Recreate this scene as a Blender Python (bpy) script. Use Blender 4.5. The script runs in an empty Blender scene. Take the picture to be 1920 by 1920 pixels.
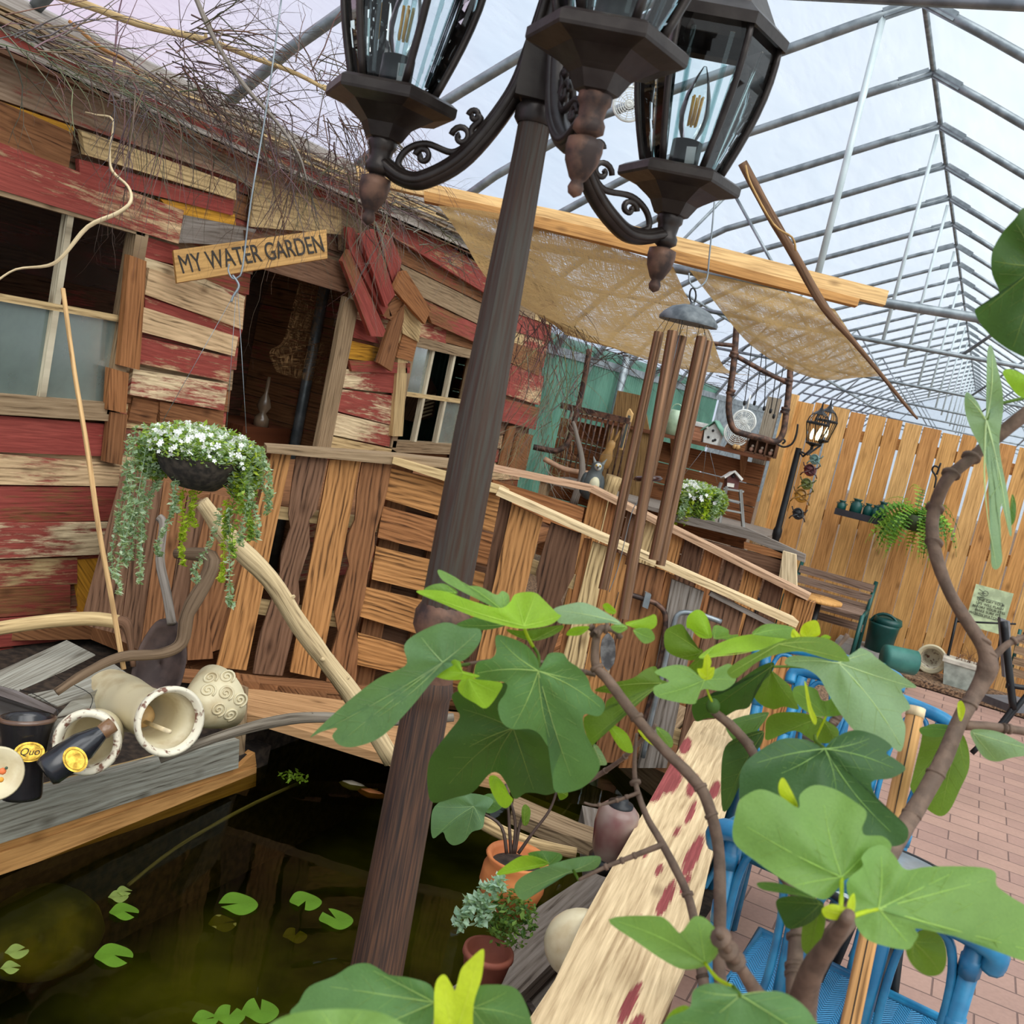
import bpy, math, random
import numpy as np
from mathutils import Vector, Matrix, Quaternion
sc = bpy.context.scene
COL = sc.collection
R = random.Random(11)
pi = math.pi
def srgb(r, g, b, a=1.0):
    def c(v):
        v /= 255.
        return v/12.92 if v <= .04045 else ((v+.055)/1.055)**2.4
    return (c(r), c(g), c(b), a)
# ---------------------------------------------------------------- camera, sky, sun, exposure
EYE, F = 1.6, 1920.0
PIT, ROL, YAW = math.radians(7.7), math.radians(12.4), math.radians(23.8)
_h = Vector((-math.sin(YAW), math.cos(YAW), 0)); _r = Vector((math.cos(YAW), math.sin(YAW), 0)); _u = Vector((0, 0, 1))
FW = _h*math.cos(PIT)-_u*math.sin(PIT); _u1 = _u*math.cos(PIT)+_h*math.sin(PIT)
RT = _r*math.cos(ROL)+_u1*math.sin(ROL); UP = _u1*math.cos(ROL)-_r*math.sin(ROL)
CAM = Vector((0, 0, EYE))
cd = bpy.data.cameras.new('camera'); cam = bpy.data.objects.new('camera', cd); COL.objects.link(cam)
cd.sensor_width = 36; cd.lens = 36*F/1920; cd.clip_start = .02; cd.clip_end = 400
cam.matrix_world = Matrix.Translation(CAM) @ Matrix((RT, UP, -FW)).transposed().to_4x4()
sc.camera = cam
cd.dof.use_dof = True; cd.dof.focus_distance = 3.0; cd.dof.aperture_fstop = 12.0
w = bpy.data.worlds.new('sky'); sc.world = w; w.use_nodes = True
nt = w.node_tree; bg = nt.nodes['Background']
tc = nt.nodes.new('ShaderNodeTexCoord'); sx = nt.nodes.new('ShaderNodeSeparateXYZ'); rp = nt.nodes.new('ShaderNodeValToRGB')
nz = nt.nodes.new('ShaderNodeTexNoise'); nz.inputs['Scale'].default_value = 1.6; nz.inputs['Detail'].default_value = 3
ad = nt.nodes.new('ShaderNodeMath'); ad.operation = 'MULTIPLY_ADD'; ad.inputs[1].default_value = .25; 
nt.links.new(tc.outputs['Generated'], sx.inputs[0]); nt.links.new(tc.outputs['Generated'], nz.inputs[0])
nt.links.new(nz.outputs[0], ad.inputs[0]); nt.links.new(sx.outputs[0], ad.inputs[2]); nt.links.new(ad.outputs[0], rp.inputs[0])
mp = rp.color_ramp
# x of the direction runs -1..1; the ramp is read from 0, so shift
ad2 = nt.nodes.new('ShaderNodeMath'); ad2.operation = 'MULTIPLY_ADD'; ad2.inputs[1].default_value = .5; ad2.inputs[2].default_value = .45
nt.links.new(ad.outputs[0], ad2.inputs[0]); nt.links.new(ad2.outputs[0], rp.inputs[0])
mp.elements[0].position = .08; mp.elements[0].color = srgb(236, 200, 220)
mp.elements[1].position = .60; mp.elements[1].color = srgb(232, 240, 244)
e = mp.elements.new(.28); e.color = srgb(205, 222, 240)
nt.links.new(rp.outputs[0], bg.inputs[0]); bg.inputs[1].default_value = 1.02
sun = bpy.data.lights.new('daylight', 'SUN'); sun.energy = 4.2; sun.angle = math.radians(70); sun.color = (1, .97, .92)
so = bpy.data.objects.new('daylight', sun); COL.objects.link(so)
so.rotation_euler = Vector((-.62, .45, -1.0)).to_track_quat('-Z', 'Y').to_euler()
sc.view_settings.view_transform = 'Standard'; sc.view_settings.look = 'None'; sc.view_settings.gamma = 1
sc.view_settings.use_curve_mapping = False; sc.view_settings.exposure = 0.08
# ---------------------------------------------------------------- sight-line helpers (photo pixel -> place at a known plane)
def ray(x, y): return FW+RT*((x-960)/F)-UP*((y-960)/F)
def atZ(x, y, z): d = ray(x, y); return CAM+d*((z-EYE)/d.z)
def atX(x, y, X): d = ray(x, y); return CAM+d*(X/d.x)
def atY(x, y, Y): d = ray(x, y); return CAM+d*(Y/d.y)
def atW(x, y, w): return CAM+ray(x, y)*w
def atP(x, y, p, n): d = ray(x, y); return CAM+d*((p-CAM).dot(n)/d.dot(n))
# ---------------------------------------------------------------- mesh builder
class MB:
    def __init__(s): s.v=[]; s.f=[]; s.uv=[]; s.c=[]; s.p=[]; s.m=[]; s.sm=[]
    def add(s, vs, fs, uvs, col=(.5,.5,.5), par=(0,0,0), mi=0, smooth=False):
        o = len(s.v); s.v += [tuple(q) for q in vs]
        for f, u in zip(fs, uvs):
            s.f.append([o+i for i in f]); s.uv.append(u); s.c.append(col); s.p.append(par); s.m.append(mi); s.sm.append(smooth)
        return s
    def prism(s, pts, off, col=(.5,.5,.5), par=None, mi=0, bev=0, grain=None):
        """polygon pts (3D) extruded by vector off; UV u follows the longest edge (the grain)"""
        n = len(pts); pts = [Vector(q) for q in pts]; off = Vector(off)
        if par is None: par = (0, R.random(), 0)
        cx = sum(pts, Vector())/n
        if grain is None:
            # principal axis
            A = np.array([list(q-cx) for q in pts]); U_, S_, V_ = np.linalg.svd(A); u = Vector(V_[0])
        else: u = Vector(grain).normalized()
        nn = off.normalized()
        if abs(nn.dot(u)) > .9: nn = u.orthogonal().normalized()
        v = nn.cross(u).normalized()
        su = R.random()*20; sv = R.random()*20
        def uvp(q): d = q-cx; return (d.dot(u)+su, d.dot(v)+d.dot(nn)+sv)
        vs = pts+[q+off for q in pts]
        fs = [list(range(n)), [n+i for i in reversed(range(n))]]+[[(i+1)%n, i, n+i, n+(i+1)%n] for i in range(n)]
        s.add(vs, fs, [[uvp(vs[i]) for i in f] for f in fs], col, par, mi); return s
    def box(s, c, size, rz=0, ax=None, col=(.5,.5,.5), par=None, mi=0):
        c = Vector(c); 
        if ax is None: ax = (Vector((math.cos(rz), math.sin(rz), 0)), Vector((-math.sin(rz), math.cos(rz), 0)), Vector((0,0,1)))
        hx, hy, hz = [q/2 for q in size]
        k = [c+ax[0]*a*hx+ax[1]*b*hy-ax[2]*hz for a, b in ((-1,-1),(1,-1),(1,1),(-1,1))]
        g = ax[max(range(3), key=lambda i: size[i])]
        return s.prism(k, ax[2]*size[2], col, par, mi, grain=g if abs(g.dot(ax[2])) < .9 or 1 else None)
    def bar(s, a, b, wd, th, up=(0,0,1), col=(.5,.5,.5), par=None, mi=0):
        a = Vector(a); b = Vector(b); d = (b-a).normalized(); up = Vector(up); sd = d.cross(up).normalized(); u2 = sd.cross(d).normalized()
        return s.box((a+b)/2, ((b-a).length, wd, th), ax=(d, sd, u2), col=col, par=par, mi=mi)
    def tube(s, pts, rad, n=8, col=(.5,.5,.5), par=None, mi=0, cap=True, closed=False, smooth=True):
        pts = [Vector(q) for q in pts]; m = len(pts)
        if not hasattr(rad, '__len__'): rad = [rad]*m
        if par is None: par = (0, R.random(), 0)
        vs = []; L = 0; Ls = []; prev = None; su = R.random()*9
        for i, q in enumerate(pts):
            if closed: t = pts[(i+1)%m]-pts[i-1]
            else: t = pts[min(i+1, m-1)]-pts[max(i-1, 0)]
            if t.length < 1e-9: t = Vector((0,0,1))
            t.normalize()
            if prev is None:
                a = t.cross(Vector((0,0,1)) if abs(t.z) < .9 else Vector((1,0,0))).normalized()
            else:
                a = prev-t*prev.dot(t)
                if a.length < 1e-6: a = t.orthogonal()
                a.normalize()
            prev = a; b = t.cross(a)
            if i: L += (pts[i]-pts[i-1]).length
            Ls.append(L)
            for k in range(n): an = 2*pi*k/n; vs.append(q+(a*math.cos(an)+b*math.sin(an))*rad[i])
        fs = []; uvs = []
        cir = 2*pi*max(rad)
        for i in range(m-1+(1 if closed else 0)):
            j = (i+1)%m; l0 = Ls[i]+su; l1 = (Ls[j] if j else L+.05)+su
            for k in range(n):
                k2 = (k+1)%n; fs.append([i*n+k, i*n+k2, j*n+k2, j*n+k])
                uvs.append([(l0, cir*k/n), (l0, cir*(k+1)/n), (l1, cir*(k+1)/n), (l1, cir*k/n)])
        if cap and not closed and n > 3:
            fs.append([k for k in reversed(range(n))]); uvs.append([(vs[k][0]*.1, k*.01) for k in range(n)])
            fs.append([(m-1)*n+k for k in range(n)]); uvs.append([(k*.01, .3) for k in range(n)])
        return s.add(vs, fs, uvs, col, par, mi, smooth)
    def lathe(s, prof, o, ax=(0,0,1), n=24, col=(.5,.5,.5), par=None, mi=0, smooth=True, ph=0, sx=1):
        o = Vector(o); ax = Vector(ax).normalized(); a = ax.orthogonal().normalized() if abs(ax.z) < .999 else Vector((1,0,0)); b = ax.cross(a)
        if par is None: par = (0, R.random(), 0)
        vs = []; fs = []; uvs = []; L = 0
        for i, (r, h) in enumerate(prof):
            for k in range(n): an = 2*pi*k/n+ph; vs.append(o+ax*h+(a*math.cos(an)+b*math.sin(an)*sx)*max(r, 1e-4))
        for i in range(len(prof)-1):
            l = math.hypot(prof[i+1][0]-prof[i][0], prof[i+1][1]-prof[i][1])
            rr = max(.01, max(p[0] for p in prof))
            for k in range(n):
                k2 = (k+1)%n; fs.append([i*n+k, i*n+k2, (i+1)*n+k2, (i+1)*n+k])
                uvs.append([(L, 6.28*rr*k/n), (L, 6.28*rr*(k+1)/n), (L+l, 6.28*rr*(k+1)/n), (L+l, 6.28*rr*k/n)])
            L += l
        return s.add(vs, fs, uvs, col, par, mi, smooth)
    def sphere(s, c, r, n=12, sc3=(1,1,1), ax=(0,0,1), **kw):
        prof = [(r*math.sin(pi*i/n), -r*math.cos(pi*i/n)*sc3[2]) for i in range(n+1)]
        return s.lathe(prof, c, ax, n=max(8, n), **kw)
    def build(s, name, mats, parent=None, local=False, loc=None):
        me = bpy.data.meshes.new(name)
        if not isinstance(mats, (list, tuple)): mats = [mats]
        base = Vector((0,0,0))
        if not local:
            if parent is not None:
                q = parent; 
                while q is not None: base += Vector(q.location); q = q.parent
            elif loc is not None: base = Vector(loc)
            else:
                a = np.array(s.v); base = Vector((float(a[:,0].mean()), float(a[:,1].mean()), float(a[:,2].min())))
        me.from_pydata([(v[0]-base.x, v[1]-base.y, v[2]-base.z) for v in s.v], [], s.f)
        uvl = me.uv_layers.new(name='UVMap'); flat = []
        for u in s.uv: 
            for q in u: flat += [q[0], q[1]]
        uvl.data.foreach_set('uv', flat)
        ca = me.attributes.new('Col', 'FLOAT_COLOR', 'CORNER'); pa = me.attributes.new('Par', 'FLOAT_VECTOR', 'CORNER')
        cf = []; pf = []
        for f, c, p in zip(s.f, s.c, s.p):
            cf += [c[0], c[1], c[2], 1]*len(f); pf += list(p)*len(f)
        ca.data.foreach_set('color', cf); pa.data.foreach_set('vector', pf)
        for m in mats: me.materials.append(m)
        me.polygons.foreach_set('material_index', s.m); me.polygons.foreach_set('use_smooth', s.sm)
        me.update()
        o = bpy.data.objects.new(name, me); COL.objects.link(o)
        if parent is not None: o.parent = parent
        elif not local: o.location = base
        return o
def tag(o, label=None, cat=None, group=None, kind=None):
    if label: o['label'] = label
    if cat: o['category'] = cat
    if group: o['group'] = group
    if kind: o['kind'] = kind
    return o
def thing(name, loc, label, cat, group=None, rz=0):
    o = bpy.data.objects.new(name, None); COL.objects.link(o); o.location = Vector(loc); o.rotation_euler = (0,0,rz); o.empty_display_size = .05
    return tag(o, label, cat, group)
def dup(root, loc=None, rz=None, label=None, group=None):
    r = root.copy(); COL.objects.link(r)
    if loc is not None: r.location = loc
    if rz is not None: r.rotation_euler = (0,0,rz)
    if label: r['label'] = label
    if group: r['group'] = group
    for ch in list(root.children):
        c = ch.copy(); COL.objects.link(c); c.parent = r
        for g in list(ch.children):
            d = g.copy(); COL.objects.link(d); d.parent = c
    return r
def cat_rom(P, k=4, closed=False):
    P = [np.array(p, float) for p in P]; n = len(P); out = []
    rng = range(n if closed else n-1)
    for i in rng:
        p0 = P[(i-1)%n] if closed or i > 0 else P[0]; p1 = P[i]; p2 = P[(i+1)%n]; p3 = P[(i+2)%n] if closed or i+2 < n else P[-1]
        for j in range(k):
            t = j/k; out.append(.5*((2*p1)+(-p0+p2)*t+(2*p0-5*p1+4*p2-p3)*t*t+(-p0+3*p1-3*p2+p3)*t**3))
    if not closed: out.append(P[-1])
    return out
def pxtube(mb, pts, w, rpx, k=4, n=8, jit=0, **kw):
    """a round limb traced through pixels at depth(s) w, radii in pixels at that depth"""
    m = len(pts)
    ws = w if hasattr(w, '__len__') else [w]*m
    if len(ws) != m: ws = [ws[0]+(ws[-1]-ws[0])*i/(m-1) for i in range(m)]
    rs = rpx if hasattr(rpx, '__len__') else [rpx]*m
    if len(rs) != m: rs = [rs[0]+(rs[-1]-rs[0])*i/(m-1) for i in range(m)]
    C = cat_rom([(p[0], p[1], a, b) for p, a, b in zip(pts, ws, rs)], k)
    V = [atW(c[0], c[1], c[2]) for c in C]; rr = [c[3]*c[2]/F*(1+jit*R.uniform(-1, 1)) for c in C]
    mb.tube(V, rr, n=n, **kw); return V
# ---------------------------------------------------------------- materials
def newmat(name):
    m = bpy.data.materials.new(name); m.use_nodes = True; nt = m.node_tree; nt.nodes.clear(); return m, nt
class N:
    def __init__(s, nt): s.nt = nt
    def n(s, t, **kw):
        o = s.nt.nodes.new('ShaderNode'+t)
        for k, v in kw.items():
            if hasattr(o, k) and not k[0].isupper(): setattr(o, k, v)
        for k, v in kw.items():
            if k[0].isupper() or k.startswith('i_'):
                key = k[2:] if k.startswith('i_') else k
                key = int(key) if key.isdigit() else key.replace('_', ' ')
                if isinstance(v, bpy.types.NodeSocket): s.nt.links.new(v, o.inputs[key])
                else: o.inputs[key].default_value = v
        return o
    def math(s, op, a, b=0, c=0, clamp=False):
        o = s.nt.nodes.new('ShaderNodeMath'); o.operation = op; o.use_clamp = clamp
        for i, v in enumerate((a, b, c)):
            if isinstance(v, bpy.types.NodeSocket): s.nt.links.new(v, o.inputs[i])
            else: o.inputs[i].default_value = v
        return o.outputs[0]
    def mix(s, f, a, b, mode='MIX'):
        o = s.nt.nodes.new('ShaderNodeMix'); o.data_type = 'RGBA'; o.blend_type = mode
        for i, v in ((0, f), (6, a), (7, b)):
            if isinstance(v, bpy.types.NodeSocket): s.nt.links.new(v, o.inputs[i])
            else: o.inputs[i].default_value = v
        return o.outputs[2]
    def out(s, sh): o = s.n('OutputMaterial'); s.nt.links.new(sh, o.inputs[0])
    def bump(s, h, st, d=.01):
        o = s.nt.nodes.new('ShaderNodeBump'); o.inputs['Strength'].default_value = st; o.inputs['Distance'].default_value = d
        s.nt.links.new(h, o.inputs['Height']); return o.outputs[0]
def vecmul(g, vec, a, b, c, ox=None):
    m = g.nt.nodes.new('ShaderNodeMapping'); g.nt.links.new(vec, m.inputs[0]); m.inputs[3].default_value = (a, b, c)
    if ox is not None: g.nt.links.new(ox, m.inputs[1])
    return m.outputs[0]
def wood_mat(name, paint=srgb(160, 60, 54), paint2=srgb(194, 106, 92), grain=1.0, rough=.8, dark=.42, bumpk=.5, patch=.75):
    m, nt = newmat(name); g = N(nt)
    uv = g.n('UVMap', uv_map='UVMap').outputs[0]; col = g.n('Attribute', attribute_name='Col').outputs[0]
    par = g.n('Attribute', attribute_name='Par').outputs['Vector']
    sp = g.n('SeparateXYZ'); nt.links.new(par, sp.inputs[0]); pr, seed = sp.outputs[0], sp.outputs[1]
    so = g.math('MULTIPLY', seed, 31.0); cb = g.n('CombineXYZ'); nt.links.new(so, cb.inputs[2])
    fine = g.n('TexNoise', Scale=1.0, Detail=7.0, Distortion=.4, Roughness=.6, Vector=vecmul(g, uv, 5, 110, 1, cb.outputs[0]))
    big = g.n('TexNoise', Scale=1.0, Detail=3.0, Distortion=1.2, Vector=vecmul(g, uv, 2.0, 13, 1, cb.outputs[0]))
    wave = g.n('TexWave', bands_direction='Y', Scale=1.0, Distortion=11.0, Detail=2.0, Detail_Scale=.8, Vector=vecmul(g, uv, 3.2, 15, 1, cb.outputs[0]))
    kn = g.n('TexVoronoi', Scale=1.0, Vector=vecmul(g, uv, 4.5, 9, 1, cb.outputs[0]))
    k1 = g.math('SUBTRACT', 1.0, g.math('MULTIPLY', kn.outputs['Distance'], 5.0), clamp=True)
    v = g.math('ADD', g.math('MULTIPLY', fine.outputs[0], .95), g.math('ADD', g.math('MULTIPLY', wave.outputs[0], .17*grain), g.math('MULTIPLY', big.outputs[0], .45)))
    v = g.math('SUBTRACT', v, .36+.085*(grain-1)*(1 if grain > 1 else 0))
    r = g.n('ValToRGB'); nt.links.new(v, r.inputs[0]); cr = r.color_ramp
    cr.elements[0].position = .17; cr.elements[0].color = (dark*.7, dark*.62, dark*.55, 1); cr.elements[1].position = .62; cr.elements[1].color = (1.2, 1.2, 1.2, 1)
    e = cr.elements.new(.32); e.color = (.8, .76, .72, 1)
    base = g.mix(1.0, col, r.outputs[0], 'MULTIPLY')
    base = g.mix(g.math('MULTIPLY', k1, .8), base, g.mix(1.0, base, (.25, .2, .16, 1), 'MULTIPLY'))
    # flaking paint: par.x is how much of the board is still painted
    n1 = g.n('TexNoise', Scale=1.0, Detail=8.0, Roughness=.72, Vector=vecmul(g, uv, 6, 45, 1, cb.outputs[0]))
    n2 = g.n('TexNoise', Scale=1.0, Detail=2.0, Vector=vecmul(g, uv, 1.6, 5, 1, cb.outputs[0]))
    q = g.math('ADD', g.math('MULTIPLY', n1.outputs[0], 1.65-patch), g.math('ADD', g.math('MULTIPLY', n2.outputs[0], patch), g.math('MULTIPLY', fine.outputs[0], .35)))
    th = g.math('SUBTRACT', 1.50, g.math('MULTIPLY', pr, .88))
    mask = g.math('MULTIPLY', g.math('SUBTRACT', q, th), 7.0, clamp=True)
    mask = g.math('MULTIPLY', mask, g.math('MULTIPLY', pr, 50.0, clamp=True))
    pc = g.mix(n2.outputs[0], paint, paint2); pc = g.mix(g.math('MULTIPLY', g.math('SUBTRACT', fine.outputs[0], .42), 2.5, clamp=True), g.mix(1.0, pc, (.55, .5, .5, 1), 'MULTIPLY'), pc)
    fin = g.mix(mask, base, pc)
    b = g.n('BsdfPrincipled'); nt.links.new(fin, b.inputs['Base Color']); b.inputs['Roughness'].default_value = rough; b.inputs['Specular IOR Level'].default_value = .25
    nt.links.new(g.bump(g.math('ADD', v, g.math('MULTIPLY', mask, .6)), bumpk, .004), b.inputs['Normal'])
    g.out(b.outputs[0]); return m
def simple(name, c, rough=.6, metal=0, c2=None, scale=20, det=4, bump=0, spec=.4, stretch=None, use_col=False, lo=.4, hi=.62, emis=0):
    m, nt = newmat(name); g = N(nt); b = g.n('BsdfPrincipled'); b.inputs['Roughness'].default_value = rough; b.inputs['Metallic'].default_value = metal
    b.inputs['Specular IOR Level'].default_value = spec
    co = g.n('TexCoord'); vec = g.n('UVMap', uv_map='UVMap').outputs[0] if stretch else co.outputs['Object']
    if stretch: vec = vecmul(g, vec, *stretch)
    nz = g.n('TexNoise', Scale=float(scale), Detail=float(det), Vector=vec)
    base = g.n('Attribute', attribute_name='Col').outputs[0] if use_col else None
    if c2 is None: c2 = tuple(q*.8 for q in c[:3])+(1,)
    r = g.n('ValToRGB'); nt.links.new(nz.outputs[0], r.inputs[0]); r.color_ramp.elements[0].position = lo; r.color_ramp.elements[1].position = hi
    if use_col:
        r.color_ramp.elements[0].color = (.72, .72, .72, 1); r.color_ramp.elements[1].color = (1.1, 1.1, 1.1, 1); fin = g.mix(1.0, base, r.outputs[0], 'MULTIPLY')
    else:
        r.color_ramp.elements[0].color = c2; r.color_ramp.elements[1].color = c; fin = r.outputs[0]
    nt.links.new(fin, b.inputs['Base Color'])
    if emis: nt.links.new(fin, b.inputs['Emission Color']); b.inputs['Emission Strength'].default_value = emis
    if bump: nt.links.new(g.bump(nz.outputs[0], bump, .004), b.inputs['Normal'])
    g.out(b.outputs[0]); return m
def leafy(name, rough=.5, trans=.45, spec=.3, scale=18):
    m, nt = newmat(name); g = N(nt); col = g.n('Attribute', attribute_name='Col').outputs[0]
    co = g.n('TexCoord'); nz = g.n('TexNoise', Scale=float(scale), Detail=5.0, Vector=co.outputs['Object'])
    nf = g.n('TexNoise', Scale=float(scale*22), Detail=3.0, Vector=co.outputs['Object'])
    k = g.math('ADD', g.math('MULTIPLY', nz.outputs[0], .55), g.math('ADD', .57, g.math('MULTIPLY', nf.outputs[0], .25)))
    c1 = g.mix(1.0, col, g.n('CombineColor', Red=k, Green=k, Blue=k).outputs[0], 'MULTIPLY')
    b = g.n('BsdfPrincipled'); nt.links.new(c1, b.inputs['Base Color']); b.inputs['Roughness'].default_value = rough; b.inputs['Specular IOR Level'].default_value = spec
    nt.links.new(g.bump(g.math('ADD', nz.outputs[0], g.math('MULTIPLY', nf.outputs[0], .4)), .35, .004), b.inputs['Normal'])
    t = g.n('BsdfTranslucent'); nt.links.new(g.mix(1.0, c1, (1.5, 1.5, .35, 1), 'MULTIPLY'), t.inputs[0])
    x = g.n('MixShader'); x.inputs[0].default_value = trans; nt.links.new(b.outputs[0], x.inputs[1]); nt.links.new(t.outputs[0], x.inputs[2])
    g.out(x.outputs[0]); return m
def glassy(name, tint=(.92,.96,.96,1), haze=None, hz=.0, rough=.02):
    m, nt = newmat(name); g = N(nt); fr = g.n('Fresnel', IOR=1.45)
    t = g.n('BsdfTransparent', Color=tint); gl = g.n('BsdfGlossy', Roughness=rough, Color=(1,1,1,1))
    x = g.n('MixShader'); nt.links.new(g.math('MULTIPLY', fr.outputs[0], 1.0), x.inputs[0]); nt.links.new(t.outputs[0], x.inputs[1]); nt.links.new(gl.outputs[0], x.inputs[2]); s = x.outputs[0]
    if haze:
        d = g.n('BsdfDiffuse', Color=haze); y = g.n('MixShader'); y.inputs[0].default_value = hz
        nz = g.n('TexNoise', Scale=9.0, Detail=6.0, Vector=g.n('TexCoord').outputs['Object'])
        nt.links.new(g.math('ADD', g.math('MULTIPLY', nz.outputs[0], .5), hz-.25, clamp=True), y.inputs[0])
        nt.links.new(s, y.inputs[1]); nt.links.new(d.outputs[0], y.inputs[2]); s = y.outputs[0]
    g.out(s); return m
def film_mat():
    m, nt = newmat('greenhouse_film'); g = N(nt); co = g.n('TexCoord')
    nz = g.n('TexNoise', Scale=1.0, Detail=5.0, Vector=vecmul(g, co.outputs['Object'], 7, 1.6, 7))
    f2 = g.n('TexNoise', Scale=.6, Detail=3.0, Vector=co.outputs['Object'])
    tr = g.n('BsdfTransparent', Color=(.9,.93,.96,1)); tl = g.n('BsdfTranslucent', Color=(.86,.9,.93,1)); df = g.n('BsdfDiffuse', Color=(.8,.83,.86,1))
    nt.links.new(g.bump(nz.outputs[0], .6, .05), tl.inputs['Normal'])
    a = g.n('MixShader'); a.inputs[0].default_value = .12; nt.links.new(tl.outputs[0], a.inputs[1]); nt.links.new(df.outputs[0], a.inputs[2])
    x = g.n('MixShader'); fac = g.math('ADD', g.math('MULTIPLY', nz.outputs[0], .22), g.math('ADD', .02, g.math('MULTIPLY', f2.outputs[0], .2)))
    nt.links.new(fac, x.inputs[0]); nt.links.new(tr.outputs[0], x.inputs[1]); nt.links.new(a.outputs[0], x.inputs[2])
    g.out(x.outputs[0]); return m
def cloth_mat(name, c, c2, dens=.75, sc=160, trans=.5):
    m, nt = newmat(name); g = N(nt); uv = g.n('UVMap', uv_map='UVMap').outputs[0]
    dn = g.n('TexNoise', Scale=3.0, Detail=4.0, Vector=uv)
    dv = g.n('VectorMath', operation='MULTIPLY_ADD'); nt.links.new(dn.outputs['Color'], dv.inputs[0]); dv.inputs[1].default_value = (.06,.06,0); nt.links.new(uv, dv.inputs[2])
    a = g.n('TexNoise', Scale=1.0, Detail=3.0, Vector=vecmul(g, dv.outputs[0], 12, sc, 1)); b = g.n('TexNoise', Scale=1.0, Detail=3.0, Vector=vecmul(g, dv.outputs[0], sc, 12, 1))
    mx = g.math('MAXIMUM', a.outputs[0], b.outputs[0]); big = g.n('TexNoise', Scale=4.0, Detail=3.0, Vector=uv)
    al = g.math('MULTIPLY', g.math('ADD', g.math('SUBTRACT', mx, .62-.3*dens+.02), g.math('MULTIPLY', g.math('SUBTRACT', big.outputs[0], .5), .18)), 9.0, clamp=True)
    cc = g.mix(mx, c2, c)
    d = g.n('BsdfDiffuse'); t = g.n('BsdfTranslucent'); nt.links.new(cc, d.inputs[0]); nt.links.new(cc, t.inputs[0])
    y = g.n('MixShader'); y.inputs[0].default_value = trans; nt.links.new(d.outputs[0], y.inputs[1]); nt.links.new(t.outputs[0], y.inputs[2])
    x = g.n('MixShader'); nt.links.new(al, x.inputs[0]); nt.links.new(g.n('BsdfTransparent').outputs[0], x.inputs[1]); nt.links.new(y.outputs[0], x.inputs[2])
    g.out(x.outputs[0]); return m
def brick_mat():
    m, nt = newmat('pink_brick_paving'); g = N(nt); co = g.n('TexCoord'); v = vecmul(g, co.outputs['Object'], 1, 1, 1)
    mp = nt.nodes.new('ShaderNodeMapping'); nt.links.new(v, mp.inputs[0]); mp.inputs[2].default_value = (0,0,0)
    b = g.n('TexBrick', Scale=1.0, Mortar_Size=.0035, Mortar_Smooth=.3, Brick_Width=.25, Row_Height=.125, Bias=0.0); nt.links.new(mp.outputs[0], b.inputs[0])
    b.inputs['Color1'].default_value = srgb(156,124,112); b.inputs['Color2'].default_value = srgb(172,138,122); b.inputs['Mortar'].default_value = srgb(112,88,80)
    n1 = g.n('TexNoise', Scale=2.2, Detail=6.0, Vector=co.outputs['Object']); n2 = g.n('TexNoise', Scale=60.0, Detail=4.0, Vector=co.outputs['Object'])
    k = g.math('ADD', .55, g.math('ADD', g.math('MULTIPLY', n1.outputs[0], .55), g.math('MULTIPLY', n2.outputs[0], .3)))
    c = g.mix(1.0, b.outputs[0], g.n('CombineColor', Red=k, Green=k, Blue=k).outputs[0], 'MULTIPLY')
    p = g.n('BsdfPrincipled', Roughness=.8); nt.links.new(c, p.inputs['Base Color'])
    nt.links.new(g.bump(g.math('SUBTRACT', g.math('MULTIPLY', n2.outputs[0], .2), b.outputs['Fac']), .6, .006), p.inputs['Normal']); g.out(p.outputs[0]); return m
def water_mat():
    m, nt = newmat('pond_water'); g = N(nt); co = g.n('TexCoord'); nz = g.n('TexNoise', Scale=5.0, Detail=3.0, Vector=co.outputs['Object'])
    nb = g.bump(nz.outputs[0], .06, .02)
    fr = g.n('Fresnel', IOR=1.18); nt.links.new(nb, fr.inputs['Normal'])
    t = g.n('BsdfTransparent', Color=srgb(196,194,136)); gl = g.n('BsdfGlossy', Roughness=.03, Color=(1,1,1,1)); nt.links.new(nb, gl.inputs['Normal'])
    x = g.n('MixShader'); nt.links.new(g.math('MULTIPLY', fr.outputs[0], 1.0), x.inputs[0]); nt.links.new(t.outputs[0], x.inputs[1]); nt.links.new(gl.outputs[0], x.inputs[2]); g.out(x.outputs[0]); return m
WOOD = wood_mat('weathered_barn_wood')
RUST = wood_mat('stained_pallet_wood', grain=1.7, dark=.32, bumpk=.8)
PLANK = wood_mat('chipped_rail_wood', paint=srgb(158,78,78), paint2=srgb(176,92,88), grain=.6, dark=.8, bumpk=.5, patch=1.2)
LUMBER = wood_mat('new_lumber', grain=.5, dark=.75, bumpk=.15, rough=.6)
BARK = wood_mat('bark', grain=.6, dark=.4, bumpk=.9)
IRON = simple('aged_bronze_iron', srgb(54,47,43), .38, .4, srgb(40,32,29), 26, 5, .25, .5)
IRONR = simple('rusted_bronze_iron', srgb(112,82,66), .55, .35, srgb(56,44,40), 30, 6, .4, .4)
POSTM = simple('worn_bronze_post', srgb(62,56,48), .5, .0, srgb(58,38,26), 9, 7, .3, .35, stretch=(.9,16,1), lo=.38, hi=.6)
POSTB = simple('rusty_brown_post', srgb(88,62,46), .5, .0, srgb(46,36,32), 9, 7, .3, .35, stretch=(.9,16,1), lo=.4, hi=.62)
GALV = simple('galvanised_steel', srgb(150,158,162), .45, .6, srgb(120,128,132), 12, 4)
WHITEP = simple('white_steel_tube', srgb(205,218,220), .45, .1, srgb(190,204,206), 6)
SOLID = simple('plain_coloured', (1,1,1,1), .55, use_col=True, scale=14)
GLOSS = simple('glazed_coloured', (1,1,1,1), .22, use_col=True, scale=9, spec=.6)
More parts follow.
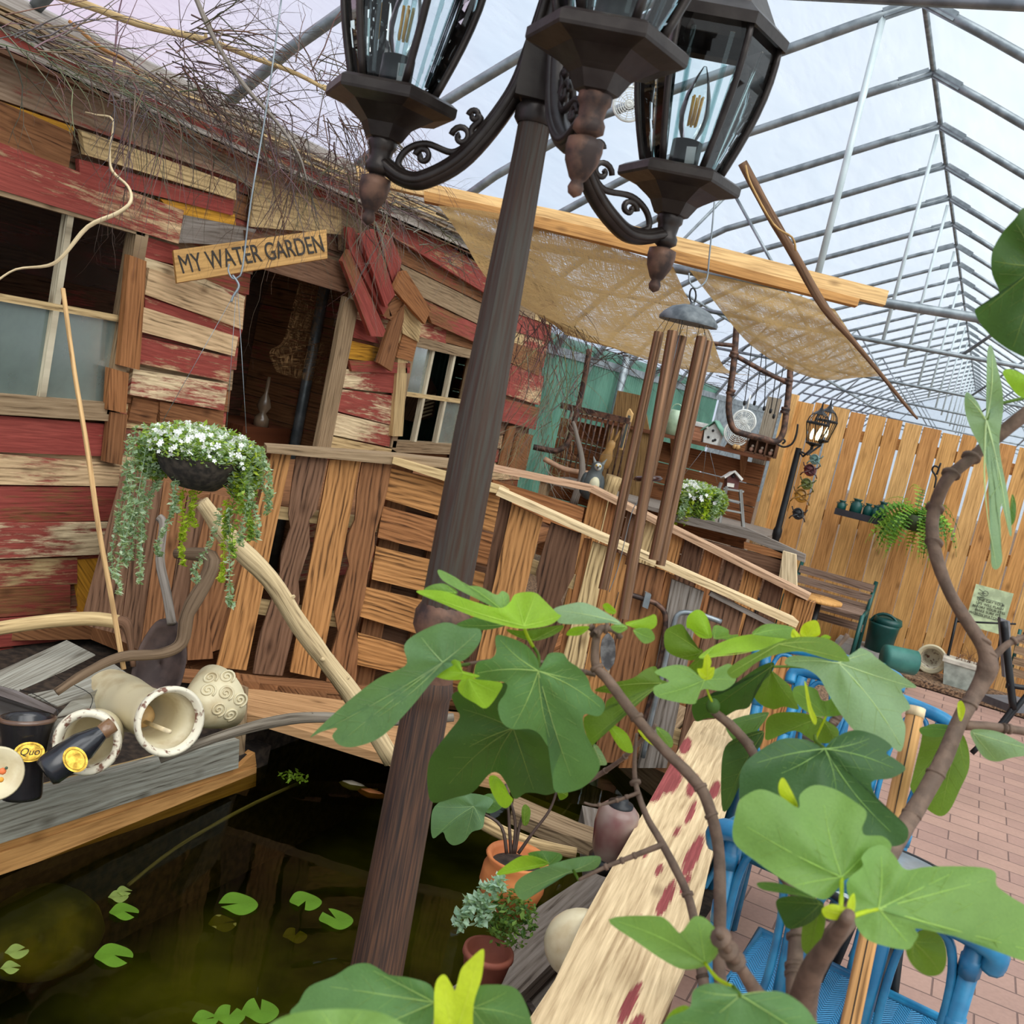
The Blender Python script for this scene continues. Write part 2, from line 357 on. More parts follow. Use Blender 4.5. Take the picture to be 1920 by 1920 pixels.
CERAM = simple('worn_cream_ceramic', srgb(208,196,162), .4, 0, srgb(182,162,124), 12, 6, .15, lo=.3, hi=.5)
CHIPC = simple('chipped_ceramic_rim', srgb(222,214,192), .45, 0, srgb(120,82,66), 46, 6, .3, lo=.36, hi=.46)
LEAF = leafy('leaf_green')
SMALLLEAF = leafy('small_leaf', trans=.35, scale=4)
GLASS = glassy('clear_glass')
DUSTY = glassy('dusty_window_glass', (.7,.75,.72,1), srgb(120,134,128), .62, .15)
FILM = film_mat()
BURLAP = cloth_mat('burlap_cloth', srgb(214,184,130), srgb(160,126,78), .82, 260, .5)
TULLE = cloth_mat('gauze_curtain', srgb(176,140,96), srgb(140,104,70), .35, 240, .4)
BRICK = brick_mat(); WATER = water_mat()
LINER = simple('pond_liner', srgb(120,122,50), .8, 0, srgb(44,50,22), 1.6, 4)
SOIL = simple('dark_soil', srgb(66,54,44), .95, 0, srgb(36,29,24), 30, 6, .8)
MULCH = simple('bark_mulch', srgb(150,120,92), .95, 0, srgb(66,50,40), 60, 6, 1.0)
BLUE = simple('blue_rattan', srgb(40,128,170), .35, 0, srgb(28,102,144), 18, 4, .1, .5)
TIN = simple('green_corrugated_steel', srgb(92,140,120), .5, .1, srgb(70,116,98), 2)
GREENC = simple('dark_green_enamel', srgb(26,84,78), .35, 0, srgb(20,66,62), 5)
BLACK = simple('black_metal', srgb(34,36,38), .4, .2, srgb(24,24,26), 8)
CHIME = simple('bronze_anodised_tube', srgb(138,104,78), .32, .8, srgb(112,82,60), 5, stretch=(1,30,1))
TERRA = simple('terracotta', srgb(206,128,72), .65, 0, srgb(184,106,58), 10)
GOLD = simple('gold_badge', srgb(206,172,70), .35, .7, srgb(150,118,40), 60, 4, .4)
m_, nt_ = newmat('lit_bulb'); g_ = N(nt_); g_.out(g_.n('Emission', Color=(1,.86,.5,1), Strength=6.0).outputs[0]); LIT = m_
FILA = simple('amber_filament', srgb(232,176,40), .4, 0, srgb(200,140,30), 20)
# wood tones
ORG=srgb(178,128,78)[:3]; ORG2=srgb(156,106,66)[:3]; DKB=srgb(100,72,54)[:3]; DKB2=srgb(116,86,66)[:3]; GRY=srgb(134,126,118)[:3]; TAN=srgb(198,172,126)[:3]; BARE=srgb(212,182,142)[:3]; GT=srgb(150,128,100)[:3]; PALE=srgb(224,204,166)[:3]; BRN=srgb(134,92,60)[:3]; YEL=srgb(200,146,48)[:3]; PINE=srgb(226,188,130)[:3]
# ================================================================ SETTING
def struct(mb, name, m, **kw): o = mb.build(name, m, **kw); o['kind'] = 'structure'; return o
# paving, pond basin, ground
mb = MB(); mb.box((1.2, 3.6, -.05), (3.3, 10.0, .1)); struct(mb, 'floor', BRICK, loc=(0,0,0))
mb = MB(); mb.box((-2.5, 7.2, -.06), (4.1, 2.8, .1)); struct(mb, 'floor_bark_bed', MULCH)
mb = MB(); mb.box((-1, 24, -.09), (7.2, 31, .1)); struct(mb, 'floor_far_ground', MULCH)
mb = MB(); mb.box((-2.5, 2.4, -1.0), (4.1, 7.0, .1)); 
mb.box((-.42, 2.4, -.53), (.1, 7.0, 1.0)); mb.box((-2.5, 5.85, -.53), (4.1, .1, 1.0)); mb.box((-2.5, -1.1, -.5), (4.1, .1, 1.0)); mb.box((-4.5, 2.4, -.5), (.1, 7.0, 1.0))
struct(mb, 'floor_pond_basin', LINER)
mb = MB(); mb.add([(-4.45,-1,-.15),(-.47,-1,-.15),(-.47,5.8,-.15),(-4.45,5.8,-.15)], [[0,1,2,3]], [[(0,0),(1,0),(1,1),(0,1)]]); struct(mb, 'floor_pond_water', WATER)
mb = MB(); mb.box((-.62, 2.5, -.45), (.34, 6.6, .9)); mb.box((-3.4, 2.3, -.35), (2.1, 6.6, .7)); struct(mb, 'floor_pond_banks', SOIL)
# greenhouse bows, ridge, purlins, film
prof = [(0,4.15),(.35,4.0),(1.1,3.66),(1.8,3.35),(2.2,3.08),(2.5,2.87),(2.81,2.6),(3.1,2.25),(3.3,1.85),(3.42,1.3),(3.46,.6),(3.46,-.05)]
XR = -1.0
ys = [-.48+1.15*i for i in range(33)]
for i, y in enumerate(ys):
    mb = MB()
    for s in (-1, 1):
        P = [(XR+s*a, y, b) for a, b in prof]
        C = P[:7] if (s < 0 and .8 < y < 8.1) else P
        mb.tube(C, .03 if i < 12 else .024, n=6)
        mb.bar((XR+s*.02, y, 4.15), (XR+s*.2, y, 4.07), .052, .055)
    if i%2 == 0: 
        xk = -1.2 if i == 6 else XR
        if i > 5: mb.tube([(xk, y, 4.08), (xk, y, 2.47)], .022 if i < 8 else .016, n=6, mi=1)
        if i == 6 or (i > 6 and i%4 == 0): mb.tube([(XR-2.9, y, 2.45), (XR+2.9, y, 2.45)], .03 if i == 6 else .02, n=6)
        if i > 7 and i%4 == 0:
            for s in (-1, 1): mb.tube([(XR+s*1.5, y, 3.47), (XR+s*.6, y, 2.46)], .014, n=5); mb.tube([(XR+s*1.5, y, 3.47), (XR+s*2.2, y, 2.46)], .014, n=5)
    o = struct(mb, 'trim_%d' % (i+1), [GALV, WHITEP])
mb = MB()
mb.tube([(XR, -.5, 4.17), (XR, ys[-1], 4.17)], .02, n=6)
for s in (-1, 1):
    mb.tube([(XR+s*2.5, 8.0, 2.84), (XR+s*2.5, ys[-1], 2.84)], .018, n=5)
    mb.tube([(XR+s*1.5, 12.5, 2.47), (XR+s*1.5, ys[-1], 2.47)], .02, n=5); mb.bar((XR+s*3.3, 8.6, 1.9), (XR+s*3.3, ys[-1], 1.9), .06, .09)
struct(mb, 'trim_34', GALV)
mb = MB(); V = []; Fc = []; UVs = []
pr2 = [(-a-.01, b+.035) for a, b in reversed(prof)]+[(a+.01, b+.035) for a, b in prof[1:]]
NY = 100
for j in range(NY+1):
    y = -.5+(ys[-1]+.5)*j/NY
    for a, b in pr2: V.append((XR+a*1.008, y, b))
k = len(pr2)
for j in range(NY):
    for i in range(k-1): Fc.append([j*k+i, j*k+i+1, (j+1)*k+i+1, (j+1)*k+i]); UVs.append([(i,j),(i+1,j),(i+1,j+1),(i,j+1)])
mb.add(V, Fc, UVs, smooth=True); struct(mb, 'ceiling', FILM)
mb = MB(); P = [(XR+a, ys[-1]+.05, b) for a, b in pr2]; mb.prism(P, (0,.02,0)); struct(mb, 'wall_far', FILM)
# near cross tie at the top of the view
mb = MB(); mb.tube([(-1.4, 4.12, atY(1700,-2,4.12).z), (2.0, 4.12, atY(1700,-2,4.12).z)], .024, n=6); struct(mb, 'trim_35', GALV)
# green corrugated side wall
def corr(x, y0, y1, z0, z1, name, m, pitch=.085):
    mb = MB(); n = int((y1-y0)/pitch*4); V = []; Fc = []; U = []
    for i in range(n+1):
        y = y0+(y1-y0)*i/n; d = (0, .018, .018, 0)[i%4]
        V += [(x+d, y, z0), (x+d, y, z1)]
    for i in range(n): Fc.append([2*i, 2*i+1, 2*i+3, 2*i+2]); U.append([(0,0),(0,1),(1,1),(1,0)])
    mb.add(V, Fc, U); return struct(mb, name, m)
corr(-4.3, 7.2, 17.0, -.1, 2.06, 'wall_left', TIN)
corr(-4.3, 17.2, 34, -.1, 1.95, 'wall_left_grey', GALV, .12)
mb = MB(); mb.tube([(-4.2, 11.9, -.1), (-4.2, 11.9, 2.2)], .05, n=8); struct(mb, 'trim_36', GALV)

# ================================================================ RED SHED
SX = -3.5
shed = thing('shed', (SX, 5, -.1), 'old barn-wood garden shed with peeling red siding, a doorway and two windows', 'shed')
win_r = (1.0, 3.38, 1.02, 1.86)   # y0 y1 z0 z1
door_r = (4.15, 5.0, .05, 1.86)
sw_r = (5.72, 6.62, .93, 1.62)
def zat(x, y): p = atX(x, y, SX); return (p.y, p.z)
# generic siding rows cut around the openings
mb = MB(); z = -.12; row = 0
ops = [win_r, door_r, sw_r]
while z < 2.2:
    h = R.uniform(.10, .14); segs = [(1.0, 7.92)]
    for (a, b, c, d) in ops:
        if z+h > c+.02 and z < d-.02:
            ns = []
            for s0, s1 in segs:
                if b <= s0 or a >= s1: ns.append((s0, s1)); continue
                if a > s0: ns.append((s0, a))
                if b < s1: ns.append((b, s1))
            segs = ns
    for s0, s1 in segs:
        y = s0
        while y < s1-.02:
            y2 = min(s1, y+R.uniform(.7, 1.6))
            if s1-y2 < .25: y2 = s1
            t = R.uniform(-.008, .008); jy = R.uniform(-.02, .02) if y2 < s1 else (R.uniform(-.02, .0))
            col = R.choice([BARE, GT, TAN, BRN, DKB2]); pa = R.choice([.75, .66, .58, .48, .3, .72])
            P = [(SX, y, z+t), (SX, y2+jy-.004, z-t), (SX, y2+jy-.004, z+h-t), (SX, y, z+h+t)]
            mb.prism([(p[0]+.012, p[1], p[2]) if i < 2 else p for i, p in enumerate(P)], (-.016,0,0), col, (pa, R.random(), 0)); y = y2
    z += h
mb.build('siding', WOOD, shed)
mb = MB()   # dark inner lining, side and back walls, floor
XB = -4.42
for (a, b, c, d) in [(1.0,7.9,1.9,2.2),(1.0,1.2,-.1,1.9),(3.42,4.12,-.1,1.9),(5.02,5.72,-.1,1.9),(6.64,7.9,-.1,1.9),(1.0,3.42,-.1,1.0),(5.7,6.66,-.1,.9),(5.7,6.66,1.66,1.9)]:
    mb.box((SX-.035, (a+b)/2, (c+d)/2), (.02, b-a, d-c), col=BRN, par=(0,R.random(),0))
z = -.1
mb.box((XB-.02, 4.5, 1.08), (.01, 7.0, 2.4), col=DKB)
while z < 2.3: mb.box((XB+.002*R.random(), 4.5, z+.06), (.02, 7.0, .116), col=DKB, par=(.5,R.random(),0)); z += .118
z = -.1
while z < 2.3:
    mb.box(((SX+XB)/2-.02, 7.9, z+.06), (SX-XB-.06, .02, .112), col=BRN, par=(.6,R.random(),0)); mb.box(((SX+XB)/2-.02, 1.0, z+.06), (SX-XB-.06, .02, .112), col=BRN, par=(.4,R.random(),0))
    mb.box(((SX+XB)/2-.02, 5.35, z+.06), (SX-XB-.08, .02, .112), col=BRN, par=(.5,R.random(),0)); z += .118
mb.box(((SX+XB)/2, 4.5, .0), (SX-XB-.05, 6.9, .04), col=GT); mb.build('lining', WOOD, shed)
mb = MB(); r0 = Vector((SX+.16, 0, 2.30)); r1 = Vector((-3.98, 0, 2.62))
for i in range(5):   # overlapping roofing strips, grey edges showing
    a = r0.lerp(r1, i*.13); b = r0.lerp(r1, i*.13+.34)
    mb.prism([(a.x, .9, a.z+.012*i), (a.x, 8.05, a.z+.012*i-.02), (b.x, 8.05, b.z+.012*i-.02), (b.x, .9, b.z+.012*i)], (0,0,.012), GRY, (0,R.random(),0))
mb.prism([(r0.x,.9,r0.z),(r0.x,8.05,r0.z),(XB-.03,8.05,2.42),(XB-.03,.9,2.42)], (0,0,-.02), DKB)
for i in range(60):   # lath strips lying on the roof edge
    y = R.uniform(1.8, 7.0); L = R.uniform(.5, 1.4); k = R.uniform(.02,.5); a = r0.lerp(r1, k)
    mb.bar((a.x, y, a.z+.05+.02*R.random()), (a.x-R.uniform(-.03,.05), y+L, a.z+.05+.03*R.random()), .025, .01, col=R.choice([GRY,GT,TAN]))
mb.build('roof', WOOD, shed)
FASC = [(-80,20),(333,207),(640,342),(932,514),(930,562),(640,385),(300,231),(-80,60)]
def board(px, X=None, th=.02, col=BARE, pa=0.0, name='siding_board', mat=WOOD, parent=None, lab=None, plane=None, k=0):
    """one traced board: outline on its vertical plane, real thickness behind it"""
    mb = MB()
    if plane is None: P = [atX(x, y, X) for x, y in px]; off = Vector((-th,0,0))
    else:
        p, n = plane; P = [atP(x, y, p, n) for x, y in px]; off = -n.normalized()*th
    mb.prism(P, off, col, (pa, R.random(), 0)); o = mb.build(name, mat, parent)
    if lab: o['label'] = lab
    return o
board(FASC, SX+.10, .03, TAN, .78, 'fascia_board', parent=shed)
board([(-80,58),(300,229),(640,383),(700,415),(700,460),(640,432),(440,335),(0,186),(-80,150)], SX+.045, .03, srgb(164,140,118)[:3], .5, 'frieze_board', parent=shed)
sb = [
 ([(-40,776),(207,796),(205,856),(-40,846)],.035,BARE,.97), ([(-40,848),(225,870),(222,912),(-40,908)],.03,BARE,.5),
 ([(-40,912),(222,914),(220,976),(-40,980)],.025,BRN,.72), ([(-40,982),(218,980),(222,1038),(-40,1050)],.04,PALE,.62),
 ([(-40,1052),(145,1045),(145,1095),(-40,1102)],.025,TAN,.68), ([(-40,1104),(132,1097),(132,1148),(-40,1160)],.03,BRN,.72),
 ([(-40,1163),(160,1148),(250,1162),(250,1188),(-40,1218)],.03,BRN,.9), ([(-40,1222),(250,1190),(262,1262),(-40,1300)],.02,BRN,.8),
 ([(253,438),(335,462),(345,500),(250,478)],.035,BARE,.85), ([(266,481),(330,500),(460,556),(456,575),(270,500)],.04,PALE,.62),
 ([(280,503),(458,562),(455,618),(272,552)],.05,BARE,.12), ([(272,556),(455,618),(447,640),(272,578)],.035,BARE,.85),
 ([(270,576),(447,632),(440,668),(265,622)],.045,BARE,.32), ([(265,632),(440,672),(428,716),(262,682)],.04,BARE,.78),
 ([(250,692),(427,720),(420,770),(243,740)],.05,PALE,.66), ([(300,753),(420,772),(415,830),(300,800)],.03,BRN,.3),
 ([(-40,172),(138,250),(128,322),(-40,258)],.06,BRN,.33), ([(152,243),(442,345),(443,375),(160,290)],.075,TAN,.12),
 ([(148,298),(440,376),(436,404),(150,330)],.055,BRN,.95), ([(-60,245),(345,395),(335,457),(-60,338)],.065,BARE,.75),
 ([(345,403),(480,430),(470,462),(335,455)],.05,GRY,0), ([(480,328),(640,392),(640,440),(470,425)],.05,TAN,.15),
 ([(462,432),(640,492),(655,545),(640,548),(470,498)],.07,DKB2,.12), ([(640,395),(700,418),(690,480),(640,470)],.05,GT,.3),
 ([(740,445),(930,528),(925,578),(745,490)],.05,BRN,.55), ([(745,492),(925,580),(922,620),(790,556)],.045,GT,.28),
 ([(790,560),(922,622),(920,655),(810,606)],.05,BRN,.6), ([(905,620),(1025,665),(1010,705),(905,655)],.05,BRN,.35),
 ([(900,660),(1020,706),(1012,760),(890,722)],.045,BARE,.75), ([(880,730),(1012,765),(1004,806),(870,770)],.05,BRN,.75),
 ([(955,800),(968,798),(950,880),(935,880)],.04,BRN,.1), ([(972,812),(1000,816),(985,885),(955,880)],.04,BRN,0),
 ([(668,598),(697,608),(712,645),(662,633)],.05,BARE,.92), ([(655,676),(770,681),(768,700),(660,697)],.08,BRN,.8),
 ([(645,692),(752,700),(743,738),(641,727)],.06,PALE,.74), ([(640,730),(738,742),(735,798),(630,770)],.055,PALE,.68),
 ([(628,773),(735,799),(730,838),(622,815)],.05,PALE,.58), ([(620,818),(735,842),(765,860),(618,847)],.06,TAN,.1)]
for px, d, c, pa in sb: board(px, SX+d, .022, c, pa, parent=shed)
for px, d, c in [([(0,190),(140,238),(136,250),(0,206)],.05,YEL), ([(300,372),(440,402),(443,428),(325,402)],.045,YEL), ([(655,638),(712,652),(700,678),(648,672)],.045,YEL),
                 ([(243,478),(275,490),(262,694),(225,685)],.09,ORG2), ([(207,690),(242,700),(236,775),(202,768)],.08,ORG2), ([(208,772),(240,778),(228,872),(198,866)],.07,BRN),
                 ([(140,1050),(215,1045),(230,1130),(150,1160)],.02,YEL), ([(250,745),(300,755),(290,800),(240,790)],.02,BRN),
                 ([(648,556),(674,568),(620,842),(594,838)],.07,GT), ([(750,622),(768,628),(755,818),(736,818)],.08,TAN), ([(0,0),(1,0),(1,1)],.0,TAN)][:-1]:
    board(px, SX+d, .03, c, 0, 'trim_board', parent=shed)
fan = [([(642,490),(655,468),(723,620),(718,632),(695,630)],.14,BRN,.72),([(650,425),(667,428),(735,592),(722,597),(655,466)],.12,BRN,.82),([(674,440),(702,430),(741,553),(723,576)],.16,BRN,1.1),
 ([(706,432),(735,445),(753,490),(742,547)],.11,BRN,.97),([(753,511),(762,508),(808,580),(797,608),(738,542)],.15,ORG2,.35),([(740,556),(757,566),(746,607),(718,592)],.12,BRN,0),
 ([(752,568),(792,600),(785,642),(755,625)],.10,TAN,0),([(734,605),(758,568),(757,600),(735,697),(709,680)],.13,BRN,0),([(757,624),(783,640),(773,678),(743,670)],.09,ORG2,0)]
for px, d, c, pa in fan: board(px, SX+d, .025, c, pa, 'gable_board', parent=shed)
# windows of the shed
def window(y0, y1, z0, z1, muls, panes, fw, label, ny):
    f = MB(); X = SX+.03
    for (a, b, c, d) in [(y0-.02,y0+fw,z0,z1),(y1-fw,y1+.02,z0,z1),(y0,y1,z1-fw,z1+.02),(y0,y1,z0-.03,z0+fw)]: f.box((X,(a+b)/2,(c+d)/2),(.06,b-a,d-c),col=GT)
    for y in muls: f.box((X,y,(z0+z1)/2),(.035,.03,z1-z0),col=srgb(196,186,162)[:3])
    f.box((X,(y0+y1)/2,z0+(z1-z0)*ny),(.036,y1-y0,.028),col=TAN)
    fo = f.build('window_frame', WOOD, shed); fo['label'] = label
    ys_ = [y0]+list(muls)+[y1]; zm = z0+(z1-z0)*ny
    for i, lo in panes:
        p = MB(); a, b = ys_[i], ys_[i+1]; c, d = (z0, zm) if lo else (zm, z1)
        p.box((X-.005,(a+b)/2,(c+d)/2),(.004,b-a-.01,d-c-.01)); po = p.build('pane', DUSTY, fo)
window(1.0, 3.36, 1.04, 1.87, [1.5,2.05,2.62,3.0-.02], [(0,1),(1,1),(2,1),(3,1),(4,1)], .05, 'large weathered window frame with dusty lower panes', .5)
window(5.70, 6.62, .95, 1.66, [6.0,6.3], [(0,0),(2,1)], .045, 'small window frame in flaking white paint', .5)
# things seen inside the shed
pipe = MB(); a = atX(612,520,-3.9); pipe.tube([(a.x,a.y,0.0),(a.x,a.y,2.3)], .035, n=10); tag(pipe.build('stove_pipe', GALV), 'grey metal pipe standing inside the shed doorway', 'pipe')
mb = MB(); nU, nV = 10, 14; V=[]; Fc=[]; U=[]
LE = cat_rom([(562,520),(548,580),(530,640),(505,660),(520,700)], 4); RE = cat_rom([(612,540),(600,600),(590,650),(640,640),(600,720)], 4)
for j in range(len(LE)):
    for i in range(nU):
        t = i/(nU-1); x = LE[j][0]*(1-t)+RE[j][0]*t; y = LE[j][1]*(1-t)+RE[j][1]*t; p = atX(x, y, -3.72+.03*math.sin(t*14+j*.3)); V.append(p)
for j in range(len(LE)-1):
    for i in range(nU-1): Fc.append([j*nU+i, j*nU+i+1, (j+1)*nU+i+1, (j+1)*nU+i]); U.append([(i*.05,j*.05),(i*.05+.05,j*.05),(i*.05+.05,j*.05+.05),(i*.05,j*.05+.05)])
mb.add(V, Fc, U, smooth=True); tag(mb.build('gauze_curtain', TULLE), 'sheer tan gauze curtain gathered in the shed doorway', 'curtain')
mb = MB(); a = atX(470,700,-4.1); mb.box((a.x, a.y, .5), (.4,.45,.9), col=srgb(110,60,34)[:3]); tag(mb.build('cabinet', WOOD), 'brown wooden cabinet inside the shed doorway', 'cabinet')
mb = MB(); a = atX(508,690,-3.95); mb.lathe([(0,0),(.05,0),(.045,.05),(.02,.08),(.045,.12),(.03,.17),(.012,.2),(.01,.3),(0,.3)], (a.x,a.y,.95), n=14, col=srgb(120,100,80)[:3]); tag(mb.build('oil_lamp', GLOSS), 'small brass and glass lamp on the cabinet inside the shed', 'lamp')
bh = thing('birdhouse', atX(800,760,-3.85), 'dark slatted birdhouse lying behind the small shed window', 'birdhouse')
mb = MB(); c = atX(802,750,-3.9); mb.prism([c+Vector((0,-.12,-.18)), c+Vector((0,.14,-.12)), c+Vector((0,.12,.08)), c+Vector((0,-.02,.17)), c+Vector((0,-.14,.04))], (-.12,0,0), DKB); mb.build('body', WOOD, bh)
for i in range(6): mb = MB(); mb.bar(c+Vector((.012,-.1,-.14+i*.03)), c+Vector((.012,.08,-.1+i*.03)), .006, .012, col=PALE); mb.build('slat', WOOD, bh)
# ================================================================ PLANTER ON THE LEFT BANK
PX = -2.25
pl_ = thing('planter_box', (PX, 2.5, -.15), 'low timber planter edge of grey and tan boards holding pots beside the pond', 'planter')
def pb(px, X, th, col, name, mat=WOOD, pa=0): return board(px, X, th, col, pa, name, mat, pl_)
g = pb([(-60,1524),(97,1478),(325,1418),(449,1387),(447,1440),(250,1502),(0,1582),(-60,1602)], PX+.02, .035, srgb(150,150,140)[:3], 'grey_board'); g['label'] = 'grey weathered top board'
pb([(-60,1602),(0,1582),(250,1502),(447,1440),(478,1411),(481,1436),(300,1497),(-60,1618)], PX, .035, srgb(190,140,84)[:3], 'upper_board', LUMBER)
pb([(-60,1620),(300,1499),(481,1438),(480,1474),(240,1559),(0,1641),(-60,1663)], PX+.004, .04, srgb(196,148,92)[:3], 'lower_board', LUMBER)
pb([(412,1280),(466,1289),(458,1424),(448,1421)], PX-.03, .05, GT, 'corner_post')
mb = MB(); a = atX(0,1501,PX-.02); b = atX(345,1410,PX-.02); mb.bar(a+(a-b)*.3, b, .035, .02, col=TAN); mb.build('edge_strip', WOOD, pl_)
za = atX(200,1445,PX).z
mb = MB(); mb.box((PX-.62, 2.2, za-.22), (1.2, 2.2, .14)); tag(mb.build('soil', SOIL, pl_))
# ---- pots and finds lying in it
def axframe(px0, w0, px1, w1): a = atW(*px0, w0); b = atW(*px1, w1); return a, (b-a).normalized(), (b-a).length
t = thing('goblet_pot', atW(42,1480,2.78), 'upright black glazed pot with an oval gold badge, left end of the planter', 'pot')
mb = MB(); o = atW(40,1495,2.76); up = (atW(52,1345,2.76)-o); H = up.length
mb.lathe([(0,0),(.05,0),(.052,.01),(.05,H*.4),(.062,H*.8),(.071,H*.97),(.073,H),(.066,H*1.01),(.06,H*.95),(.045,H*.5),(0,H*.45)], o, up, n=32, col=srgb(40,38,40)[:3]); mb.build('body', GLOSS, t)
mb = MB(); mb.lathe([(.0725,H*.965),(.075,H),(.067,H*1.015)], o, up, n=32, col=srgb(104,80,66)[:3]); mb.build('rim', GLOSS, t)
def badge(c, nrm, upv, rx, ry, parent):
    nrm = nrm.normalized(); x = upv.cross(nrm).normalized(); y = nrm.cross(x)
    mb = MB(); P = [c+x*rx*math.cos(a)+y*ry*math.sin(a) for a in [2*pi*i/24 for i in range(24)]]; mb.prism(P, -nrm*.004)
    for k in (.8,): mb.tube([c+nrm*.0012+x*rx*k*math.cos(a)+y*ry*k*math.sin(a) for a in [2*pi*i/24 for i in range(24)]], .0012, n=4, closed=True)
    return mb.build('badge', GOLD, parent)
text_src = []
def text(s, c, nrm, upv, size, mat, name, parent=None, ext=.0015, xs=1, italic=0):
    nrm = nrm.normalized(); x = upv.cross(nrm).normalized(); y = nrm.cross(x)
    cu = bpy.data.curves.new('t', 'FONT'); cu.body = s; cu.size = size; cu.align_x = 'CENTER'; cu.align_y = 'CENTER'; cu.extrude = ext; cu.shear = italic
    ob = bpy.data.objects.new('t', cu); COL.objects.link(ob); dg = bpy.context.evaluated_depsgraph_get()
    me = bpy.data.meshes.new_from_object(ob.evaluated_get(dg)); bpy.data.objects.remove(ob)
    base = Vector((0,0,0)); q = parent
    while q is not None: base += Vector(q.location); q = q.parent
    M = Matrix((x*xs, y, nrm)).transposed().to_4x4(); M.translation = Vector(c)-base; me.transform(M)
    me.materials.clear(); me.materials.append(mat); o2 = bpy.data.objects.new(name, me); COL.objects.link(o2)
    if parent is not None: o2.parent = parent
    return o2
DARKT = simple('dark_lettering', srgb(44,38,32), .7)
c0 = atW(55,1410,2.685); nv = (CAM-c0); b_ = badge(c0, nv, up, .037, .026, t); text('Quo', c0+nv.normalized()*.002, nv, up, .026, DARKT, 'lettering', t, .0005, italic=.3)
t = thing('stoneware_bottle', atW(100,1440,2.68), 'black stoneware bottle lying on its side with a round gold badge', 'bottle')
a, ax, L = axframe((84,1450), 2.62, (212,1358), 2.72); mb = MB()
mb.lathe([(0,0),(.036,0),(.042,.012),(.043,L*.3),(.039,L*.55),(.028,L*.72),(.019,L*.84),(.02,L*.93)], a, ax, n=28, col=srgb(40,41,46)[:3]); mb.build('body', GLOSS, t)
mb = MB(); mb.lathe([(.02,L*.82),(.0225,L*.86),(.021,L*1.0),(.013,L*1.01),(.012,L*.9)], a, ax, n=20, col=srgb(140,104,74)[:3]); mb.build('neck', GLOSS, t)
c0 = atW(141,1424,2.575); nv = CAM-c0; badge(c0, nv, ax, .034, .027, t); 
def lying(name, px0, w0, px1, w1, prof, label, mat=CERAM, rimmat=CHIPC, rim=None, cat='pot', n=40):
    t = thing(name, atW(*px0, w0), label, cat); a, ax, L = axframe(px0, w0, px1, w1); mb = MB()
    mb.lathe([(r, h*L) for r, h in prof], a, ax, n=n); mb.build('body', mat, t)
    if rim: mb = MB(); mb.lathe([(r, h*L) for r, h in rim], a, ax, n=n); mb.build('rim', rimmat, t)
    return t, a, ax, L
lying('crock', (188,1372), 2.88, (163,1392), 2.72, [(0,0),(.06,0),(.073,.3),(.079,.9),(.066,.92),(.06,.4),(0,.1)], 'cream crock with a wide chipped rim tipped open behind the black bottle', rim=[(.079,.8),(.087,.9),(.088,1.0),(.082,1.08),(.068,1.05),(.064,.85)])
t, a, ax, L = lying('urn', (232,1318), 3.02, (318,1352), 2.78, [(.085,-.35),(.082,0),(.068,.4),(.07,.7),(.082,.95),(.078,.97),(.06,.65),(.055,.3),(0,.2)], 'large cream urn lying on its side with a wide flared rim', rim=[(.081,.9),(.094,.96),(.096,1.03),(.086,1.05),(.076,.98)])
mb = MB(); mb.tube([a+ax*L*.4+Vector((0,0,-.03)), atW(318,1372,2.74)], .0065, n=8, col=PALE); s_ = mb.build('clay_stick', SOLID); tag(s_, 'pale stick lying inside the mouth of the large cream urn', 'stick')
mb = MB(); mb.sphere(a+ax*L*.45+Vector((-.0,.0,-.015)), .034, 10, col=srgb(214,176,120)[:3]); tag(mb.build('clay_ball', SOLID), 'tan clay ball inside the mouth of the large cream urn', 'ball')
t, a, ax, L = lying('embossed_pot', (360,1334), 2.93, (412,1306), 3.03, [(0,0),(.045,0),(.06,.2),(.082,.6),(.1,1),(.096,1.02),(.075,.6),(.04,.1),(0,.1)], 'cream pot embossed with swirls tipped at the right end of the planter', rim=None)
for hf, ag in [(.3,-.5),(.3,.5),(.58,-.85),(.58,-.0),(.58,.85),(.84,-.45),(.84,.4)]:
    mb = MB(); rr = .022; dv = ray(390,1330).normalized()
    oo = a; h = hf*L; c = oo+ax*h; rel = c-oo; foot = oo+ax*h; rad = float(np.interp(h/L,[0,.2,.6,1],[.045,.06,.082,.1]))+.001; KK=.055/L; q = rel-ax*h
    out = (-dv - ax*(-dv).dot(ax)).normalized(); side = ax.cross(out)
    ang0 = ag; P = []
    for i in range(30):
        th = i*.42; r = rr*(1-i/32.); da = r*math.cos(th)/rad; dh = r*math.sin(th)
        an = ang0+da; P.append(foot+ax*dh+(out*math.cos(an)+side*math.sin(an))*(rad+KK*dh))
    mb.tube(P, .0036, n=5); mb.build('swirl', CERAM, t)
t, a, ax, L = lying('plate', (-14,1448), 2.60, (-5,1451), 2.56, [(0,.0),(.04,0),(.064,.5),(.067,.8),(.062,.9),(.04,.35),(0,.3)], 'cream plate with a painted flower standing at the far left of the planter', rim=None, cat='plate')
for i, (px, c) in enumerate([((5,1446),srgb(214,110,60)[:3]),((2,1462),srgb(220,150,50)[:3]),((12,1440),srgb(60,80,60)[:3])]):
    mb = MB(); mb.sphere(atW(*px,2.555), (.009,.007,.004)[i], 8, sc3=(1,1,.5), ax=ax, col=c); mb.build('painted_flower', SOLID, t)
